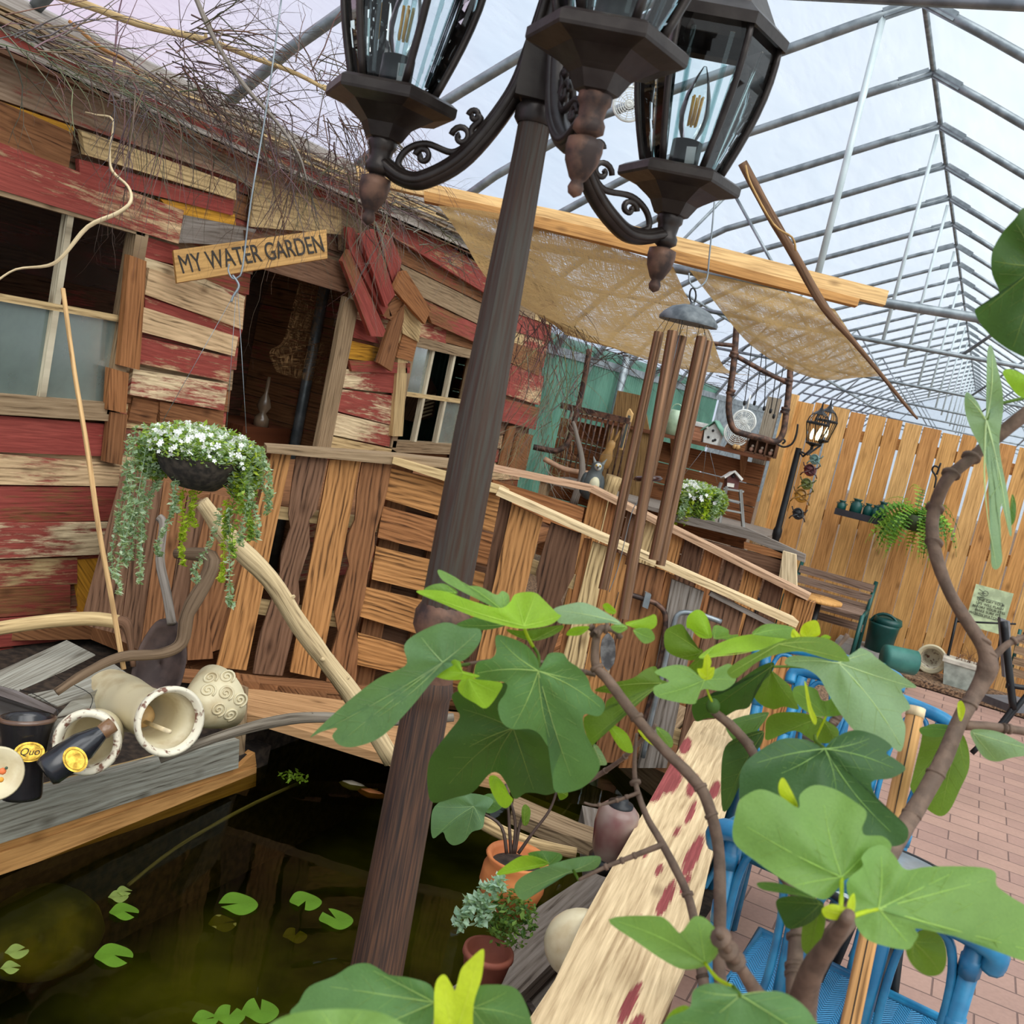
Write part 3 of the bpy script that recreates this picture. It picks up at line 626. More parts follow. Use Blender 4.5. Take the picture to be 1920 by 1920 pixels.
# slatted market basket
def wpanel(mb, pts, th=.004, **kw):
    P = [atW(*p) for p in pts]; n = (P[1]-P[0]).cross(P[-1]-P[0]).normalized(); 
    if n.dot(CAM-P[0]) < 0: n = -n
    mb.prism(P, -n*th, **kw)
t = thing('slat_basket', atW(110,1330,3.0), 'grey wooden slat basket tipped over behind the pots', 'basket')
gs = srgb(150,148,138)[:3]
for nm, pts in [('slat',[(-20,1266,3.15),(125,1200,3.3),(178,1227,3.2),(120,1256,3.1),(32,1294,2.95),(-20,1280,3.0)]),('slat',[(52,1302,2.95),(110,1291,3.0),(207,1240,3.17),(238,1262,3.1),(190,1291,3.02),(108,1323,2.88)]),
  ('slat',[(106,1345,2.86),(135,1314,2.9),(240,1268,3.1),(236,1300,3.1),(175,1330,2.95)]),('slat',[(96,1390,2.84),(104,1348,2.86),(172,1332,2.95),(225,1322,3.06),(150,1366,2.9)]),('side',[(-30,1279,3.0),(32,1296,2.94),(106,1331,2.86),(100,1338,2.86),(-30,1295,3.0)])]:
    mb = MB(); wpanel(mb, pts, col=gs if nm=='slat' else srgb(120,112,110)[:3]); mb.build(nm, WOOD, t)
mb = MB(); wpanel(mb, [(-30,1296,3.06),(100,1340,2.95),(96,1388,2.9),(0,1360,3.0),(-30,1340,3.06)], col=srgb(84,80,78)[:3]); mb.build('side', WOOD, t)
mb = MB(); pxtube(mb, [(0,1285),(60,1300),(106,1330),(104,1348)], [3.0,2.93,2.85,2.85], .8, n=4, col=DKB); pxtube(mb, [(65,1238),(110,1270),(170,1302),(168,1330)], [3.2,3.05,2.95,2.93], .8, n=4, col=DKB); mb.build('wire', BLACK, t)
# tools, driftwood and canes
t = thing('shovel', atW(300,1290,3.2), 'rusty shovel leaning upside down against the dark fence boards', 'shovel')
mb = MB(); V = cat_rom([(243,1290),(255,1230),(278,1185),(300,1162),(330,1165),(345,1200),(348,1240),(330,1300),(290,1320),(255,1310)], 3, True); P=[]; cx, cy = 300, 1245; Fc=[]; U=[]
base=[]; nR=5
for k in range(nR+1):
    for (x, y) in V: tt = k/nR; X_ = cx+(x-cx)*tt; Y_ = cy+(y-cy)*tt; base.append(atW(X_, Y_, 3.18+.05*(1-tt*tt)-.0004*(Y_-cy)))
m_n = len(V)
for k in range(nR):
    for i in range(m_n): Fc.append([k*m_n+i, k*m_n+(i+1)%m_n, (k+1)*m_n+(i+1)%m_n, (k+1)*m_n+i]); U.append([(0,0),(1,0),(1,1),(0,1)])
mb.add(base, Fc, U, smooth=True); o = mb.build('blade', simple('rusty_steel', srgb(98,80,74), .65, .3, srgb(66,54,52), 12, 6, .3), t)
md = o.modifiers.new('thick', 'SOLIDIFY'); md.thickness = .003
mb = MB(); pxtube(mb, [(322,1170),(312,1110),(300,1050),(306,985),(298,970)], [3.2,3.24,3.28,3.34,3.35], [9,9,9,8,8], n=8, col=GRY); mb.build('handle', WOOD, t)
def limb(name, pts, w, r, label, cat='branch', col=TAN, mat=BARK, knots=0, n=10, jit=.06):
    mb = MB(); V = pxtube(mb, pts, w, r, n=n, jit=jit, col=col)
    rr = r if not hasattr(r,'__len__') else r[0]; wv = w if not hasattr(w,'__len__') else w[0]
    for i in range(knots):
        q = V[R.randrange(2, len(V)-2)]; rad = rr*wv/F
        d = Vector((R.uniform(-1,1), R.uniform(-1,1), R.uniform(-.4,1))).normalized(); mb.tube([q, q+d*rad*1.1, q+d*rad*1.7], [rad*.5, rad*.42, rad*.2], n=7, col=col)
    return tag(mb.build(name, mat), label, cat)
limb('driftwood_log', [(378,940),(430,1010),(505,1085),(560,1170),(620,1250),(665,1310),(735,1425)], [3.05,3.1,3.15,3.2,3.25,3.3,3.36], [14,20,18,18,18,19,18], 'pale driftwood log leaning from the hanging basket down to the deck', col=srgb(204,182,142)[:3], knots=12)
limb('driftwood_branch', [(105,1298),(160,1262),(225,1232),(300,1226),(340,1205),(352,1150),(385,1090),(395,1045),(330,1038)], [2.75,2.8,2.9,3.0,3.05,3.05,3.08,3.1,3.15], [8,9,10,10,12,14,15,15,9], 'dark crooked branch forked over the slat basket and shovel', col=srgb(120,100,80)[:3], knots=5)
limb('driftwood_stick', [(300,1425),(400,1385),(520,1352),(610,1345),(740,1352),(850,1345)], [2.85,2.9,3.0,3.05,3.1,3.15], [7,9,11,10,9,8], 'grey barked stick reaching from the planter out over the pond', col=srgb(128,120,108)[:3], knots=4)
t = thing('scythe_handle', atW(100,1170,3.1), 'curved pale tool handle resting against the red siding above the basket', 'tool')
mb = MB(); pxtube(mb, [(-60,1190),(0,1178),(90,1165),(170,1160),(222,1166)], [3.1,3.12,3.14,3.16,3.17], 13, n=10, col=TAN); mb.build('handle', WOOD, t)
mb = MB(); pxtube(mb, [(218,1166),(236,1170),(244,1200),(250,1250)], [3.17,3.17,3.17,3.17], [12,12,7,5], n=6, col=DKB2); mb.build('blade', BARK, t)
limb('cane', [(118,542),(140,700),(165,850),(185,990),(205,1100),(232,1255)], [3.3,3.2,3.1,3.0,2.97,2.93], [4.5,4.5,5,5,5,5], 'thin bamboo cane leaning against the red shed beside the big window', 'cane', srgb(196,160,112)[:3], WOOD, jit=.02, n=8)
limb('root_twig', [(-10,530),(30,505),(90,498),(120,478),(165,425),(220,400),(245,378),(240,350),(210,320),(206,280),(212,225),(180,215),(160,210)], [3.5,3.5,3.5,3.5,3.5,3.5,3.5,3.55,3.55,3.6,3.6,3.6,3.6], [2,2,3,3.5,4,4,3.5,3,3,2,2,1.5,1], 'pale crooked root hanging across the big shed window', 'twig', PALE, BARK)

# ================================================================ DECK AND RAILS
A0 = atZ(400,1270,.1); B0 = atZ(740,1300,.1); nFR = (B0-A0).cross(Vector((0,0,1))).normalized()
if nFR.dot(CAM-A0) < 0: nFR = -nFR
FRP = (A0, nFR)
dk = thing('deck', (-2.2,3.9,.05), 'low timber deck edge with joist ends and a wide pale plank over the pond', 'deck')
mb = MB(); P = [atZ(x,y,.1) for x,y in [(462,1290),(560,1302),(700,1320),(960,1345),(960,1470),(740,1422),(620,1385),(455,1335)]]; mb.prism(P, (0,0,-.035), srgb(190,150,108)[:3], (0,.3,0)); mb.build('plank', LUMBER, dk)
mb = MB(); mb.prism([A0+Vector((-.7,.0,0))+nFR*-.02, A0+nFR*-.02, B0+(B0-A0)*1.1+nFR*-.02, B0+(B0-A0)*1.1+Vector((-1.4,2.2,0)), Vector((SX+.02,7.9,.1)), Vector((SX+.02,3.0,.1))], (0,0,-.06), BRN); mb.build('decking', WOOD, dk)
mb = MB(); q_ = (B0-A0); mb.prism([A0-q_*.6+nFR*-.06+Vector((0,0,.75)), B0+q_*.55+nFR*-.06+Vector((0,0,.75)), Vector((-1.9,4.9,.85)), Vector((SX+.02,6.4,.85)), Vector((SX+.02,3.6,.85))], (0,0,-.05), BRN); mb.build('shade_decking', WOOD, dk)  # unseen upper decking, added to block light behind the pickets
mb = MB(); mb.bar(A0-(B0-A0)*.2+nFR*.05+Vector((0,0,.015)), B0+(B0-A0)*.45+nFR*.05+Vector((0,0,.015)), .1, .025, col=BRN); mb.build('base_rail', WOOD, dk)
for x, y in [(432,1276),(468,1281),(498,1286),(533,1290),(564,1294),(594,1298),(621,1304)]:
    mb = MB(); c = atP(x, y, A0+nFR*.06, nFR); d = (B0-A0).normalized(); mb.box(c, (.07,.08,.045), ax=(d, nFR, Vector((0,0,1))), col=BRN); mb.build('joist_end', WOOD, dk)
fr = thing('deck_railing', A0, 'rustic railing of stained upright boards in front of the shed door', 'railing', None)
def fb(px, d, col, name='picket', mat=RUST, th=.022, par=None, pl=None, parent=None, lab=None):
    p, n = pl or FRP; mb = MB(); P = [atP(x, y, p+n*d, n) for x, y in px]; mb.prism(P, -n*th, col, (0, R.random(), 0)); o = mb.build(name, mat, parent or fr)
    if lab: o['label'] = lab
    return o
def smooth(px): return [tuple(q) for q in cat_rom(px, 3, True)]
fb([(510,850),(546,853),(462,1257),(405,1251)], .0, ORG)
fb([(556,856),(548,905),(541,965),(545,990),(527,1040),(525,1075),(508,1130),(488,1190),(480,1225),(474,1263),(530,1267),(548,1195),(562,1125),(560,1090),(572,1050),(581,1025),(580,975),(594,955),(605,905),(616,853)], .012, DKB2, lab='dark scalloped picket')
fb([(618,862),(676,863),(599,1272),(544,1260)], .004, ORG)
fb([(679,868),(670,920),(666,975),(652,1005),(649,1035),(655,1060),(640,1110),(628,1150),(634,1185),(620,1230),(612,1278),(667,1284),(672,1215),(668,1180),(684,1120),(690,1075),(702,1030),(703,1000),(718,955),(728,910),(736,867)], .014, BRN, lab='scalloped brown picket')
fb([(446,900),(508,905),(420,1215),(360,1235)], -.02, BRN); fb([(395,925),(440,935),(405,1080),(392,1160),(400,1235),(352,1238),(350,1160),(362,1060)], -.01, BRN)  # left pickets: darker browns, with the shadow on them put into the colour
fb([(352,930),(392,940),(350,1245),(300,1240)], -.03, DKB2); fb([(308,900),(350,930),(300,1235),(262,1225)], -.035, BRN); fb([(262,900),(306,905),(262,1220),(225,1200)], -.045, DKB2); fb([(230,880),(262,890),(225,1190),(150,1170)], -.05, DKB2)
for px in ([(515,950),(720,975),(716,997),(512,972)],[(478,1125),(660,1155),(655,1180),(474,1150)]): fb(px, -.035, TAN, 'cross_rail', WOOD, .04)
fb([(500,836),(730,852),(864,866),(864,879),(735,871),(500,849)], .05, GT, 'cap_rail', WOOD, .09)
fb([(738,857),(753,860),(955,917),(955,930),(860,911),(735,869)], .06, TAN, 'cap_rail', WOOD, .09)
pal = [[(733,878),(948,930),(930,1000),(722,936)],[(718,950),(926,1003),(912,1062),(708,1008)],[(705,1025),(910,1076),(897,1135),(697,1086)],[(686,1102),(894,1150),(880,1218),(675,1156)],[(672,1188),(870,1242),(862,1290),(660,1244)]]
pt = thing('pallet_panel', atP(760,1240,*FRP), 'pallet panel of wide horizontal slats filling the railing behind the lamp post', 'pallet')
for p in pal: fb(p, .0, ORG if p is not pal[1] else ORG2, 'slat', parent=pt, th=.02)
for x0 in (768, 862): fb([(x0-28,870),(x0+8,875),(x0-70,1290),(x0-110,1280)], -.07, BRN, 'stringer', WOOD, .04, parent=pt)
for p in pal[:4]: fb([(x+10,y+38) for x,y in p], -.12, DKB2, 'back_slat', WOOD, .015, parent=pt)
# near bridge rail
S1 = Vector((-1.72,3.76,1.11)); E1 = Vector((-.56,4.28,.85)); nN = Vector((E1.y-S1.y, -(E1.x-S1.x), 0)).normalized(); NRP = (S1, nN)
nr = thing('bridge_railing', S1-Vector((0,0,1)), 'near bridge railing with a pale cap rail running down to the right', 'railing')
dS = (E1-S1)
mb = MB(); a = S1-dS*.015; b = E1+dS*.012; mb.bar(a, b, .1, .028, col=srgb(214,190,148)[:3]); mb.build('cap_rail', WOOD, nr)['label'] = 'pale cap rail'
mb = MB(); mb.bar(S1+dS*.72-Vector((0,0,.03))+nN*.02, E1+dS*.0-Vector((0,0,.05))+nN*.02, .02, .02, col=GRY); mb.build('under_rail', WOOD, nr)
def nb(px, d, col, name='picket', mat=RUST, th=.022): return fb(px, d, col, name, mat, th, pl=NRP, parent=nr)
nb([(938,932),(960,940),(925,1290),(870,1290)], -.03, DKB); nb([(960,945),(1018,972),(985,1110),(945,1330),(872,1330)], .0, ORG)
nb([(1033,980),(1090,1002),(1076,1080),(1052,1125),(1058,1160),(1025,1260),(1008,1360),(950,1360),(975,1240),(992,1180),(1008,1120),(1005,1075)], .012, DKB)
nb([(1096,1010),(1110,1012),(1052,1280),(1036,1280)], -.02, ORG2); nb([(1112,1016),(1140,1026),(1070,1370),(1020,1370)], .0, TAN)
nb([(1143,1030),(1182,1046),(1110,1400),(1066,1400)], -.01, ORG); nb([(1186,1052),(1247,1072),(1232,1160),(1190,1290),(1170,1430),(1112,1430),(1160,1180)], .012, BRN)
nb([(1250,1074),(1268,1082),(1190,1440),(1160,1440)], -.01, ORG2); nb([(1260,1086),(1320,1110),(1300,1190),(1250,1440),(1196,1440)], .01, GRY)
nb([(1334,1114),(1394,1146),(1372,1240),(1310,1450),(1262,1450)], .0, DKB2); nb([(1402,1152),(1452,1172),(1425,1250),(1360,1460),(1318,1460)], .0, DKB2)
nb([(1452,1178),(1484,1188),(1430,1470),(1392,1470)], .02, ORG, 'end_post', RUST, .06)
for px in ([(985,1045),(1120,1095),(1114,1120),(980,1070)],[(935,1260),(1330,1390),(1325,1415),(930,1290)]): nb(px, -.03, TAN, 'cross_rail', WOOD, .035)
# bent pipes fixed to the rail
t = thing('bent_pipe', atP(1240,1170,S1+nN*.05,nN), 'rusty bent iron pipe clamped to the near bridge railing', 'pipe')
mb = MB(); V = [atP(x,y,S1+nN*.045,nN) for x,y in cat_rom([(1172,1112),(1210,1124),(1235,1135),(1248,1160),(1240,1230),(1225,1290),(1200,1380)],4)]; mb.tube(V, .011, n=8); mb.build('rod', IRONR, t)
mb = MB(); c = atP(1212,1125,S1+nN*.05,nN); mb.box(c, (.025,.03,.06), ax=(dS.normalized(), nN, Vector((0,0,1)))); mb.build('clamp', GALV, t)
mb = MB(); V = [atP(x,y,S1+nN*.07,nN) for x,y in cat_rom([(1352,1166),(1310,1152),(1275,1150),(1262,1175),(1245,1250),(1225,1330),(1205,1420)],4)]; mb.tube(V, .011, n=8); tag(mb.build('bent_conduit', GALV), 'grey steel conduit bent over beside the rusty pipe', 'pipe')
# far bridge rail
S2 = Vector((-2.2,4.7,1.1)); M2 = Vector((-1.78,4.96,1.1)); E2 = Vector((-.62,5.07,.85)); fr2 = thing('bridge_railing', M2-Vector((0,0,1)), 'far bridge railing sloping down behind the wind chime', 'railing')
mb = MB(); mb.bar(S2+(S2-M2)*.1, M2, .1, .028, col=srgb(196,160,130)[:3]); mb.build('cap_rail', WOOD, fr2); mb = MB(); mb.bar(M2, E2+(E2-M2)*.01, .1, .028, col=srgb(190,156,126)[:3]); mb.build('cap_rail', WOOD, fr2)
n2 = Vector((M2.y-S2.y, -(M2.x-S2.x), 0)).normalized()
fb([(925,900),(1096,952),(1086,1000),(915,945)], 0, ORG2, 'slat', parent=fr2, pl=(M2,n2))
n3 = Vector((E2.y-M2.y, -(E2.x-M2.x), 0)).normalized(); d2 = E2-M2
for i in range(11):
    a = M2+d2*(i/11.)+Vector((0,0,-.02)); b = M2+d2*((i+.9)/11.)+Vector((0,0,-.02)); zl = .12
    mb = MB(); mb.prism([Vector((a.x,a.y,zl)), Vector((b.x,b.y,zl)), b, a], -n3*.02, (ORG,ORG2,DKB2,TAN,ORG,DKB,ORG2,DKB2,ORG,DKB,ORG)[i], (0,R.random(),0), grain=(0,0,1)); mb.build('picket', RUST, fr2)
mb = MB(); mb.box(E2+Vector((.0,0,-.46)), (.09,.06,.88), col=ORG); mb.build('end_post', RUST, fr2)
mb = MB(); 
for i in range(12):
    f_ = (i+.5)/12; p = S1.lerp(E1, f_); q = M2.lerp(E2, f_); zz = .32-.3*f_
    u_ = (q-p); u_.z = 0; c_ = (p+q)/2; c_.z = zz; mb.box(c_, (.09, u_.length-.05, .03), ax=(dS.normalized(), u_.normalized(), Vector((0,0,1))), col=R.choice([GT,BRN,ORG2]))
br = mb.build('bridge_deck', WOOD); tag(br, 'plank walkway of the small bridge between its two railings', 'bridge')
# raised bed box behind the bridge
bx = thing('raised_bed', (-.9,6.0,0), 'weathered raised bed box with pale cap board behind the bridge', 'planter')
Yb = 5.75
for px, c in [([(1250,962),(1400,990),(1510,1040),(1508,1055),(1400,1010),(1250,975)],GRY),([(1395,1016),(1470,1035),(1468,1052),(1395,1028)],ORG2),([(1300,1010),(1475,1050),(1455,1130),(1290,1080)],DKB2)]:
    mb = MB(); mb.prism([atY(x,y,Yb) for x,y in px], (0,.03,0), c); mb.build('side_board', WOOD, bx)
mb = MB(); mb.prism([atY(x,y,Yb-.05) for x,y in [(1468,1033),(1492,1040),(1494,1112),(1458,1098)]], (0,.03,0), PALE); mb.build('cap_board', WOOD, bx)
# pond-side rail with chipped red paint
pr_ = thing('pond_rail', (-.5,2.8,0), 'wide pale plank with chipped red paint along the edge of the pond', 'rail')
Zp = .5
mb = MB(); P = [atZ(x,y,Zp) for x,y in [(960,1960),(1040,1838),(1100,1711),(1185,1561),(1271,1407),(1301,1352),(1340,1348),(1380,1330),(1403,1303),(1418,1308),(1416,1325),(1399,1373),(1382,1392),(1378,1463),(1352,1553),(1335,1604),(1292,1790),(1240,1900),(1222,1960)]]
mb.prism(P, (0,0,-.045), srgb(214,190,150)[:3], (.0,.37,0)); mb.build('plank', PLANK, pr_)
Lf = cat_rom([(960,1960),(1040,1838),(1100,1711),(1185,1561),(1271,1407),(1301,1352)], 16); Rg = cat_rom([(1222,1960),(1240,1900),(1292,1790),(1335,1604),(1352,1553),(1378,1463),(1382,1392)], 14)
BL = [(1248,1452,44,30,1.25),(1228,1485,30,20,1),(1284,1400,18,12,1),(1340,1480,26,14,1),(1300,1470,26,10,.9),(1295,1525,32,8,.85),(1268,1560,24,10,.8),(1300,1600,52,13,1.05),(1285,1655,24,8,.8),(1246,1690,46,12,1.05),(1236,1630,20,9,.85),(1262,1445,40,8,.9),(1210,1600,14,7,.7),(1200,1715,12,7,.7),(1180,1880,64,15,1.15),(1200,1850,30,9,.9),(1190,1930,40,16,1.1)]
NL, NW = 260, 40; V=[]; PX_=[]
def _li(A, t): k = min(len(A)-2, int(t*(len(A)-1))); f_ = t*(len(A)-1)-k; return A[k]*(1-f_)+A[k+1]*f_
for i in range(NL+1):
    l = _li(Lf, i/NL); r_ = _li(Rg, i/NL)
    for j in range(NW+1): x_ = l[0]*(1-j/NW)+r_[0]*j/NW; y_ = l[1]*(1-j/NW)+r_[1]*j/NW; V.append(atZ(x_, y_, Zp+.0012)); PX_.append((x_,y_))
mb = MB()
for i in range(NL):
    for j in range(NW):
        a = i*(NW+1)+j; q4 = [a,a+1,a+NW+2,a+NW+1]; cx_ = sum(PX_[k][0] for k in q4)/4; cy_ = sum(PX_[k][1] for k in q4)/4; pa_ = .0
        for bx_,by_,ra,rb,st_ in BL:
            dx,dy = cx_-bx_, cy_-by_; u_ = dx*.42-dy*.907; v_ = dx*.907+dy*.42; pa_ = max(pa_, st_*math.exp(-((u_/ra)**2+(v_/rb)**2)))
        mb.add([V[k] for k in q4], [[0,1,2,3]], [[(V[k].y*1.0-V[k].x*.1, V[k].x+V[k].y*.12) for k in q4]], srgb(214,190,150)[:3], (.26+.8*pa_ if pa_ > .06 else 0,.37,0))
mb.build('painted_face', PLANK, pr_)['label'] = 'pale plank face with flaking red paint'
pts = [atZ(1222,1960,Zp), atZ(1292,1790,Zp), atZ(1335,1604,Zp), atZ(1378,1463,Zp), atZ(1399,1373,Zp)]
p0 = pts[0]; p1 = pts[-1]; dd = (p1-p0); NB = 15
for i in range(NB):
    a = p0+dd*(i/NB)+Vector((.0,0,0)); b = p0+dd*((i+.9)/NB); nn = Vector((dd.y,-dd.x,0)).normalized()*-.03
    for q in (a,b): pass
    mb = MB(); mb.prism([Vector((a.x,a.y,.0)), Vector((b.x,b.y,.0)), Vector((b.x,b.y,Zp-.05)), Vector((a.x,a.y,Zp-.05))], nn, R.choice([GT,BRN,TAN,DKB2]), (0,R.random(),0), grain=(0,0,1)); mb.build('side_board', WOOD, pr_)
# grey plank and stones at the water's edge
mb = MB(); P = [atZ(x,y,.1) for x,y in [(800,1880),(880,1830),(1010,1700),(1120,1628),(1155,1640),(1130,1700),(1080,1760),(985,1855),(900,1930),(800,1960)]]; mb.prism(P, (0,0,-.05), srgb(132,122,112)[:3], (0,.4,0)); tag(mb.build('grey_plank', WOOD), 'weathered grey plank lying along the pond bank below the red-flecked rail', 'plank')
mb = MB(); P = [atZ(x,y,.02) for x,y in [(985,1860),(1090,1762),(1120,1780),(1010,1900)]]; mb.prism(P, (0,0,-.05), GRY); tag(mb.build('plank_offcut', WOOD), 'short dark offcut under the weathered grey plank', 'plank')
mb = MB(); P = [atZ(x,y,.05) for x,y in [(965,1490),(1080,1540),(1180,1575),(1172,1600),(1050,1562),(960,1520)]]; mb.prism(P, (0,0,-.05), GT); tag(mb.build('bank_timber', WOOD), 'brown timber across the pond bank behind the terracotta pot', 'timber')
limb('bank_log', [(900,1540),(960,1570),(1010,1585),(1080,1600)], 2.9, [12,14,12,10], 'pale round log on the pond bank behind the terracotta pot', 'log', TAN)
mb = MB(); mb.bar((-1.25,4.9,-.12), (-.5,4.2,-.05), .3, .1, col=GT); mb.bar((-1.0,3.9,-.1), (-.6,3.0,-.05), .25, .1, col=GRY); tag(mb.build('rubble_boards', WOOD), 'broken grey boards lying under the bridge', 'boards')
# terracotta pot with stems, small pot with silver plant
def leafstrew(mb, c, rad, n, size, cols, flat=.6, up=0, sq=(1,1,1)):
    for i in range(n):
        d = Vector((R.gauss(0,1), R.gauss(0,1), R.gauss(0,1))).normalized()*rad*(R.random()**.4)
        p = Vector(c)+Vector((d.x*sq[0], d.y*sq[1], d.z*sq[2])); u = Vector((R.uniform(-1,1),R.uniform(-1,1),R.uniform(-.6,.6))).normalized(); v = u.cross(Vector((R.uniform(-.5,.5),R.uniform(-.5,.5),1))).normalized()
        s = size*R.uniform(.6,1.3); col = R.choice(cols)
        mb.add([p-u*s, p-v*s*.55, p-u*s*-.2+v*0+u.cross(v)*s*.25, p+v*s*.55, p+u*s], [[0,1,2,3],[1,4,3,2]], [[(0,0)]*4]*2, col)
t = thing('terracotta_pot', atW(975,1650,2.55), 'round orange terracotta pot with dark stems at the pond edge', 'pot'); c = atW(948,1706,2.55)
mb = MB(); mb.lathe([(0,0),(.05,0),(.068,.025),(.082,.07),(.08,.11),(.072,.128),(.08,.142),(.076,.148),(.064,.138),(.06,.1),(0,.1)], c, n=32); mb.build('body', TERRA, t)
mb = MB(); mb.lathe([(.064,.12),(0,.127)], c, n=20); mb.build('soil', SOIL, t)
for pts in ([(958,1600),(955,1550),(950,1500),(930,1470)],[(965,1600),(975,1545),(985,1520)],[(950,1600),(940,1550),(905,1525),(885,1520)],[(972,1600),(1000,1560),(1030,1520),(1045,1480)],[(962,1600),(966,1540),(948,1470)]):
    mb = MB(); pxtube(mb, pts, 2.52, [3.5,2.2], n=6, col=srgb(74,58,50)[:3]); mb.build('stem', SOLID, t)
t = thing('potted_helichrysum', atW(930,1780,2.35), 'small terracotta pot of silvery leaved plant beside the grey plank', 'potted plant'); c = atW(903,1842,2.42)
mb = MB(); mb.lathe([(0,0),(.045,0),(.058,.07),(.062,.072),(.06,.085),(.052,.085),(.048,.06),(0,.06)], c, n=28); mb.build('pot', simple('red_clay', srgb(150,84,66), .7), t)
mb = MB(); leafstrew(mb, atW(955,1722,2.4), .068, 480, .009, [srgb(88,118,50)[:3],srgb(64,96,40)[:3],srgb(110,140,60)[:3]]); 
for q in ((895,1690),(900,1720),(868,1725),(915,1670),(880,1700),(935,1655),(910,1700)): leafstrew(mb, atW(*q,2.33), .024, 34, .013, [srgb(164,190,170)[:3],srgb(140,170,150)[:3],srgb(180,205,186)[:3]])
mb.build('foliage', SMALLLEAF, t)
t = thing('glass_jar_lantern', atW(1150,1600,2.7), 'squat dusty jar with a reddish base and dark cap beside the pond rail', 'jar'); c = atW(1135,1628,2.75)
mb = MB(); mb.lathe([(0,0),(.05,0),(.052,.03),(.04,.035)], c, n=28); mb.build('base', BLACK, t)
mb = MB(); mb.lathe([(.04,.035),(.05,.06),(.058,.12),(.055,.165),(.04,.18),(0,.18)], c, n=28); mb.build('body', simple('dusty_red_glass', srgb(140,122,112), .3, 0, srgb(104,52,54), 8, 3, lo=.35, hi=.6), t)
mb = MB(); mb.lathe([(.034,.178),(.034,.188),(.018,.19),(.018,.2),(0,.2)], c, n=24); mb.build('cap', BLACK, t)
mb = MB(); mb.sphere(atW(1090,1772,2.22), .082, 20, sc3=(1,1,.9)); tag(mb.build('gourd', CERAM), 'round cream gourd under the edge of the chipped rail', 'gourd')
# lily pads, rock and weed
def pad(px, py, rx, notch, label, col, grp=None, z=-.147):
    c = atZ(px, py, z); r = abs((atZ(px+rx, py, z)-atZ(px-rx, py, z)).length)/2*.86; mb = MB(); n = 36; V = [c+Vector((0,0,.002))]; 
    for i in range(n+1):
        a = notch+.22+(2*pi-.44)*i/n; rr = r*(1+.03*math.sin(a*5)); V.append(c+Vector((rr*math.cos(a), rr*math.sin(a), .004*math.sin(a*3)+.002)))
    mb.add(V, [[0,i,i+1] for i in range(1,n+1)], [[(0,0)]*3]*n, col, smooth=True); o = mb.build('lily_pad', LEAF); tag(o, label, 'lily pad', grp); return o
G1=srgb(112,158,48)[:3]; G2=srgb(150,170,90)[:3]; G3=srgb(120,116,48)[:3]
for (a,b,r,nt_,lb,c) in [(447,1695,42,-2.2,'large green lily pad overlapping a tilted brown one',G1),(573,1690,34,-1.2,'green lily pad with a wide notch, left of its twin by the post',G1),(630,1724,36,2.9,'green lily pad nearest the lamp post',G1),
    (233,1710,32,.2,'green lily pad below two small pale pads on the left',G1),(222,1682,22,1.0,'small pale lily pad touching a green pad',G2),(232,1672,18,.4,'tiny pale lily pad at the top of the left cluster',G2),(214,1792,42,.2,'round green lily pad alone at lower left',G1),
    (32,1785,26,1.5,'small wet lily pad near the left edge of the pond',G2),(20,1815,22,.5,'wet lily pad below the one at the left edge',G2),(488,1896,40,2.4,'green lily pad at the bottom of the pond view',G1),(430,1905,34,2.0,'lily pad at the bottom touching the leaf-side pad',G1),(385,1912,28,1.0,'half hidden lily pad at the very bottom left of three',G1)]: pad(a,b,r,nt_,lb,c)
pad(417,1732,30,1.0,'tilted brownish lily pad beside the large green one',G3,z=-.155); pad(553,1755,26,2.0,'brown sunken lily pad between the green ones',G3,z=-.165)
mb = MB(); mb.sphere(atZ(70,1745,-.42), .2, 16, sc3=(1,1,.6)); o = mb.build('rock', simple('algae_rock', srgb(120,112,40), .8, 0, srgb(70,70,24), 6)); tag(o, 'rounded algae covered rock under the pond water', 'rock')
sw_ = lambda x,y: (-.2-EYE)/ray(x,y).z
limb('sunken_pole', [(240,1660),(330,1590),(450,1520),(560,1468)], [sw_(240,1660),sw_(330,1590),sw_(450,1520),sw_(560,1468)], 3.5, 'thin pole lying just under the pond surface', 'pole', GRY)
mb = MB(); leafstrew(mb, atZ(552,1455,-.14), .06, 60, .012, [srgb(120,150,40)[:3]], sq=(1,1,.2)); tag(mb.build('pond_weed', SMALLLEAF), 'small yellow-green pond weed floating beneath the deck', 'plant')
fc = atZ(700,1475,-.13)
for i,(dx,c_,lb) in enumerate([(0,srgb(190,120,70)[:3],'small orange koi under the deck shade'),(-.09,srgb(200,190,170)[:3],'small pale koi beside the orange one')]):
    f_ = thing('koi', fc+Vector((dx,.0,-.03)), lb, 'fish', 'koi in the shaded water'); mb = MB(); mb.lathe([(.001,-.06),(.012,-.045),(.02,-.01),(.015,.03),(.005,.06)], fc+Vector((dx,0,-.03)), (1,.4,0), n=10, col=c_); mb.build('body', SOLID, f_)
    mb = MB(); e_ = fc+Vector((dx,0,-.03))+Vector((1,.4,0)).normalized()*.06; mb.prism([e_, e_+Vector((.03,.03,.0)), e_+Vector((.03,-.01,0))], (0,0,.003), c_); mb.build('tail', SOLID, f_)
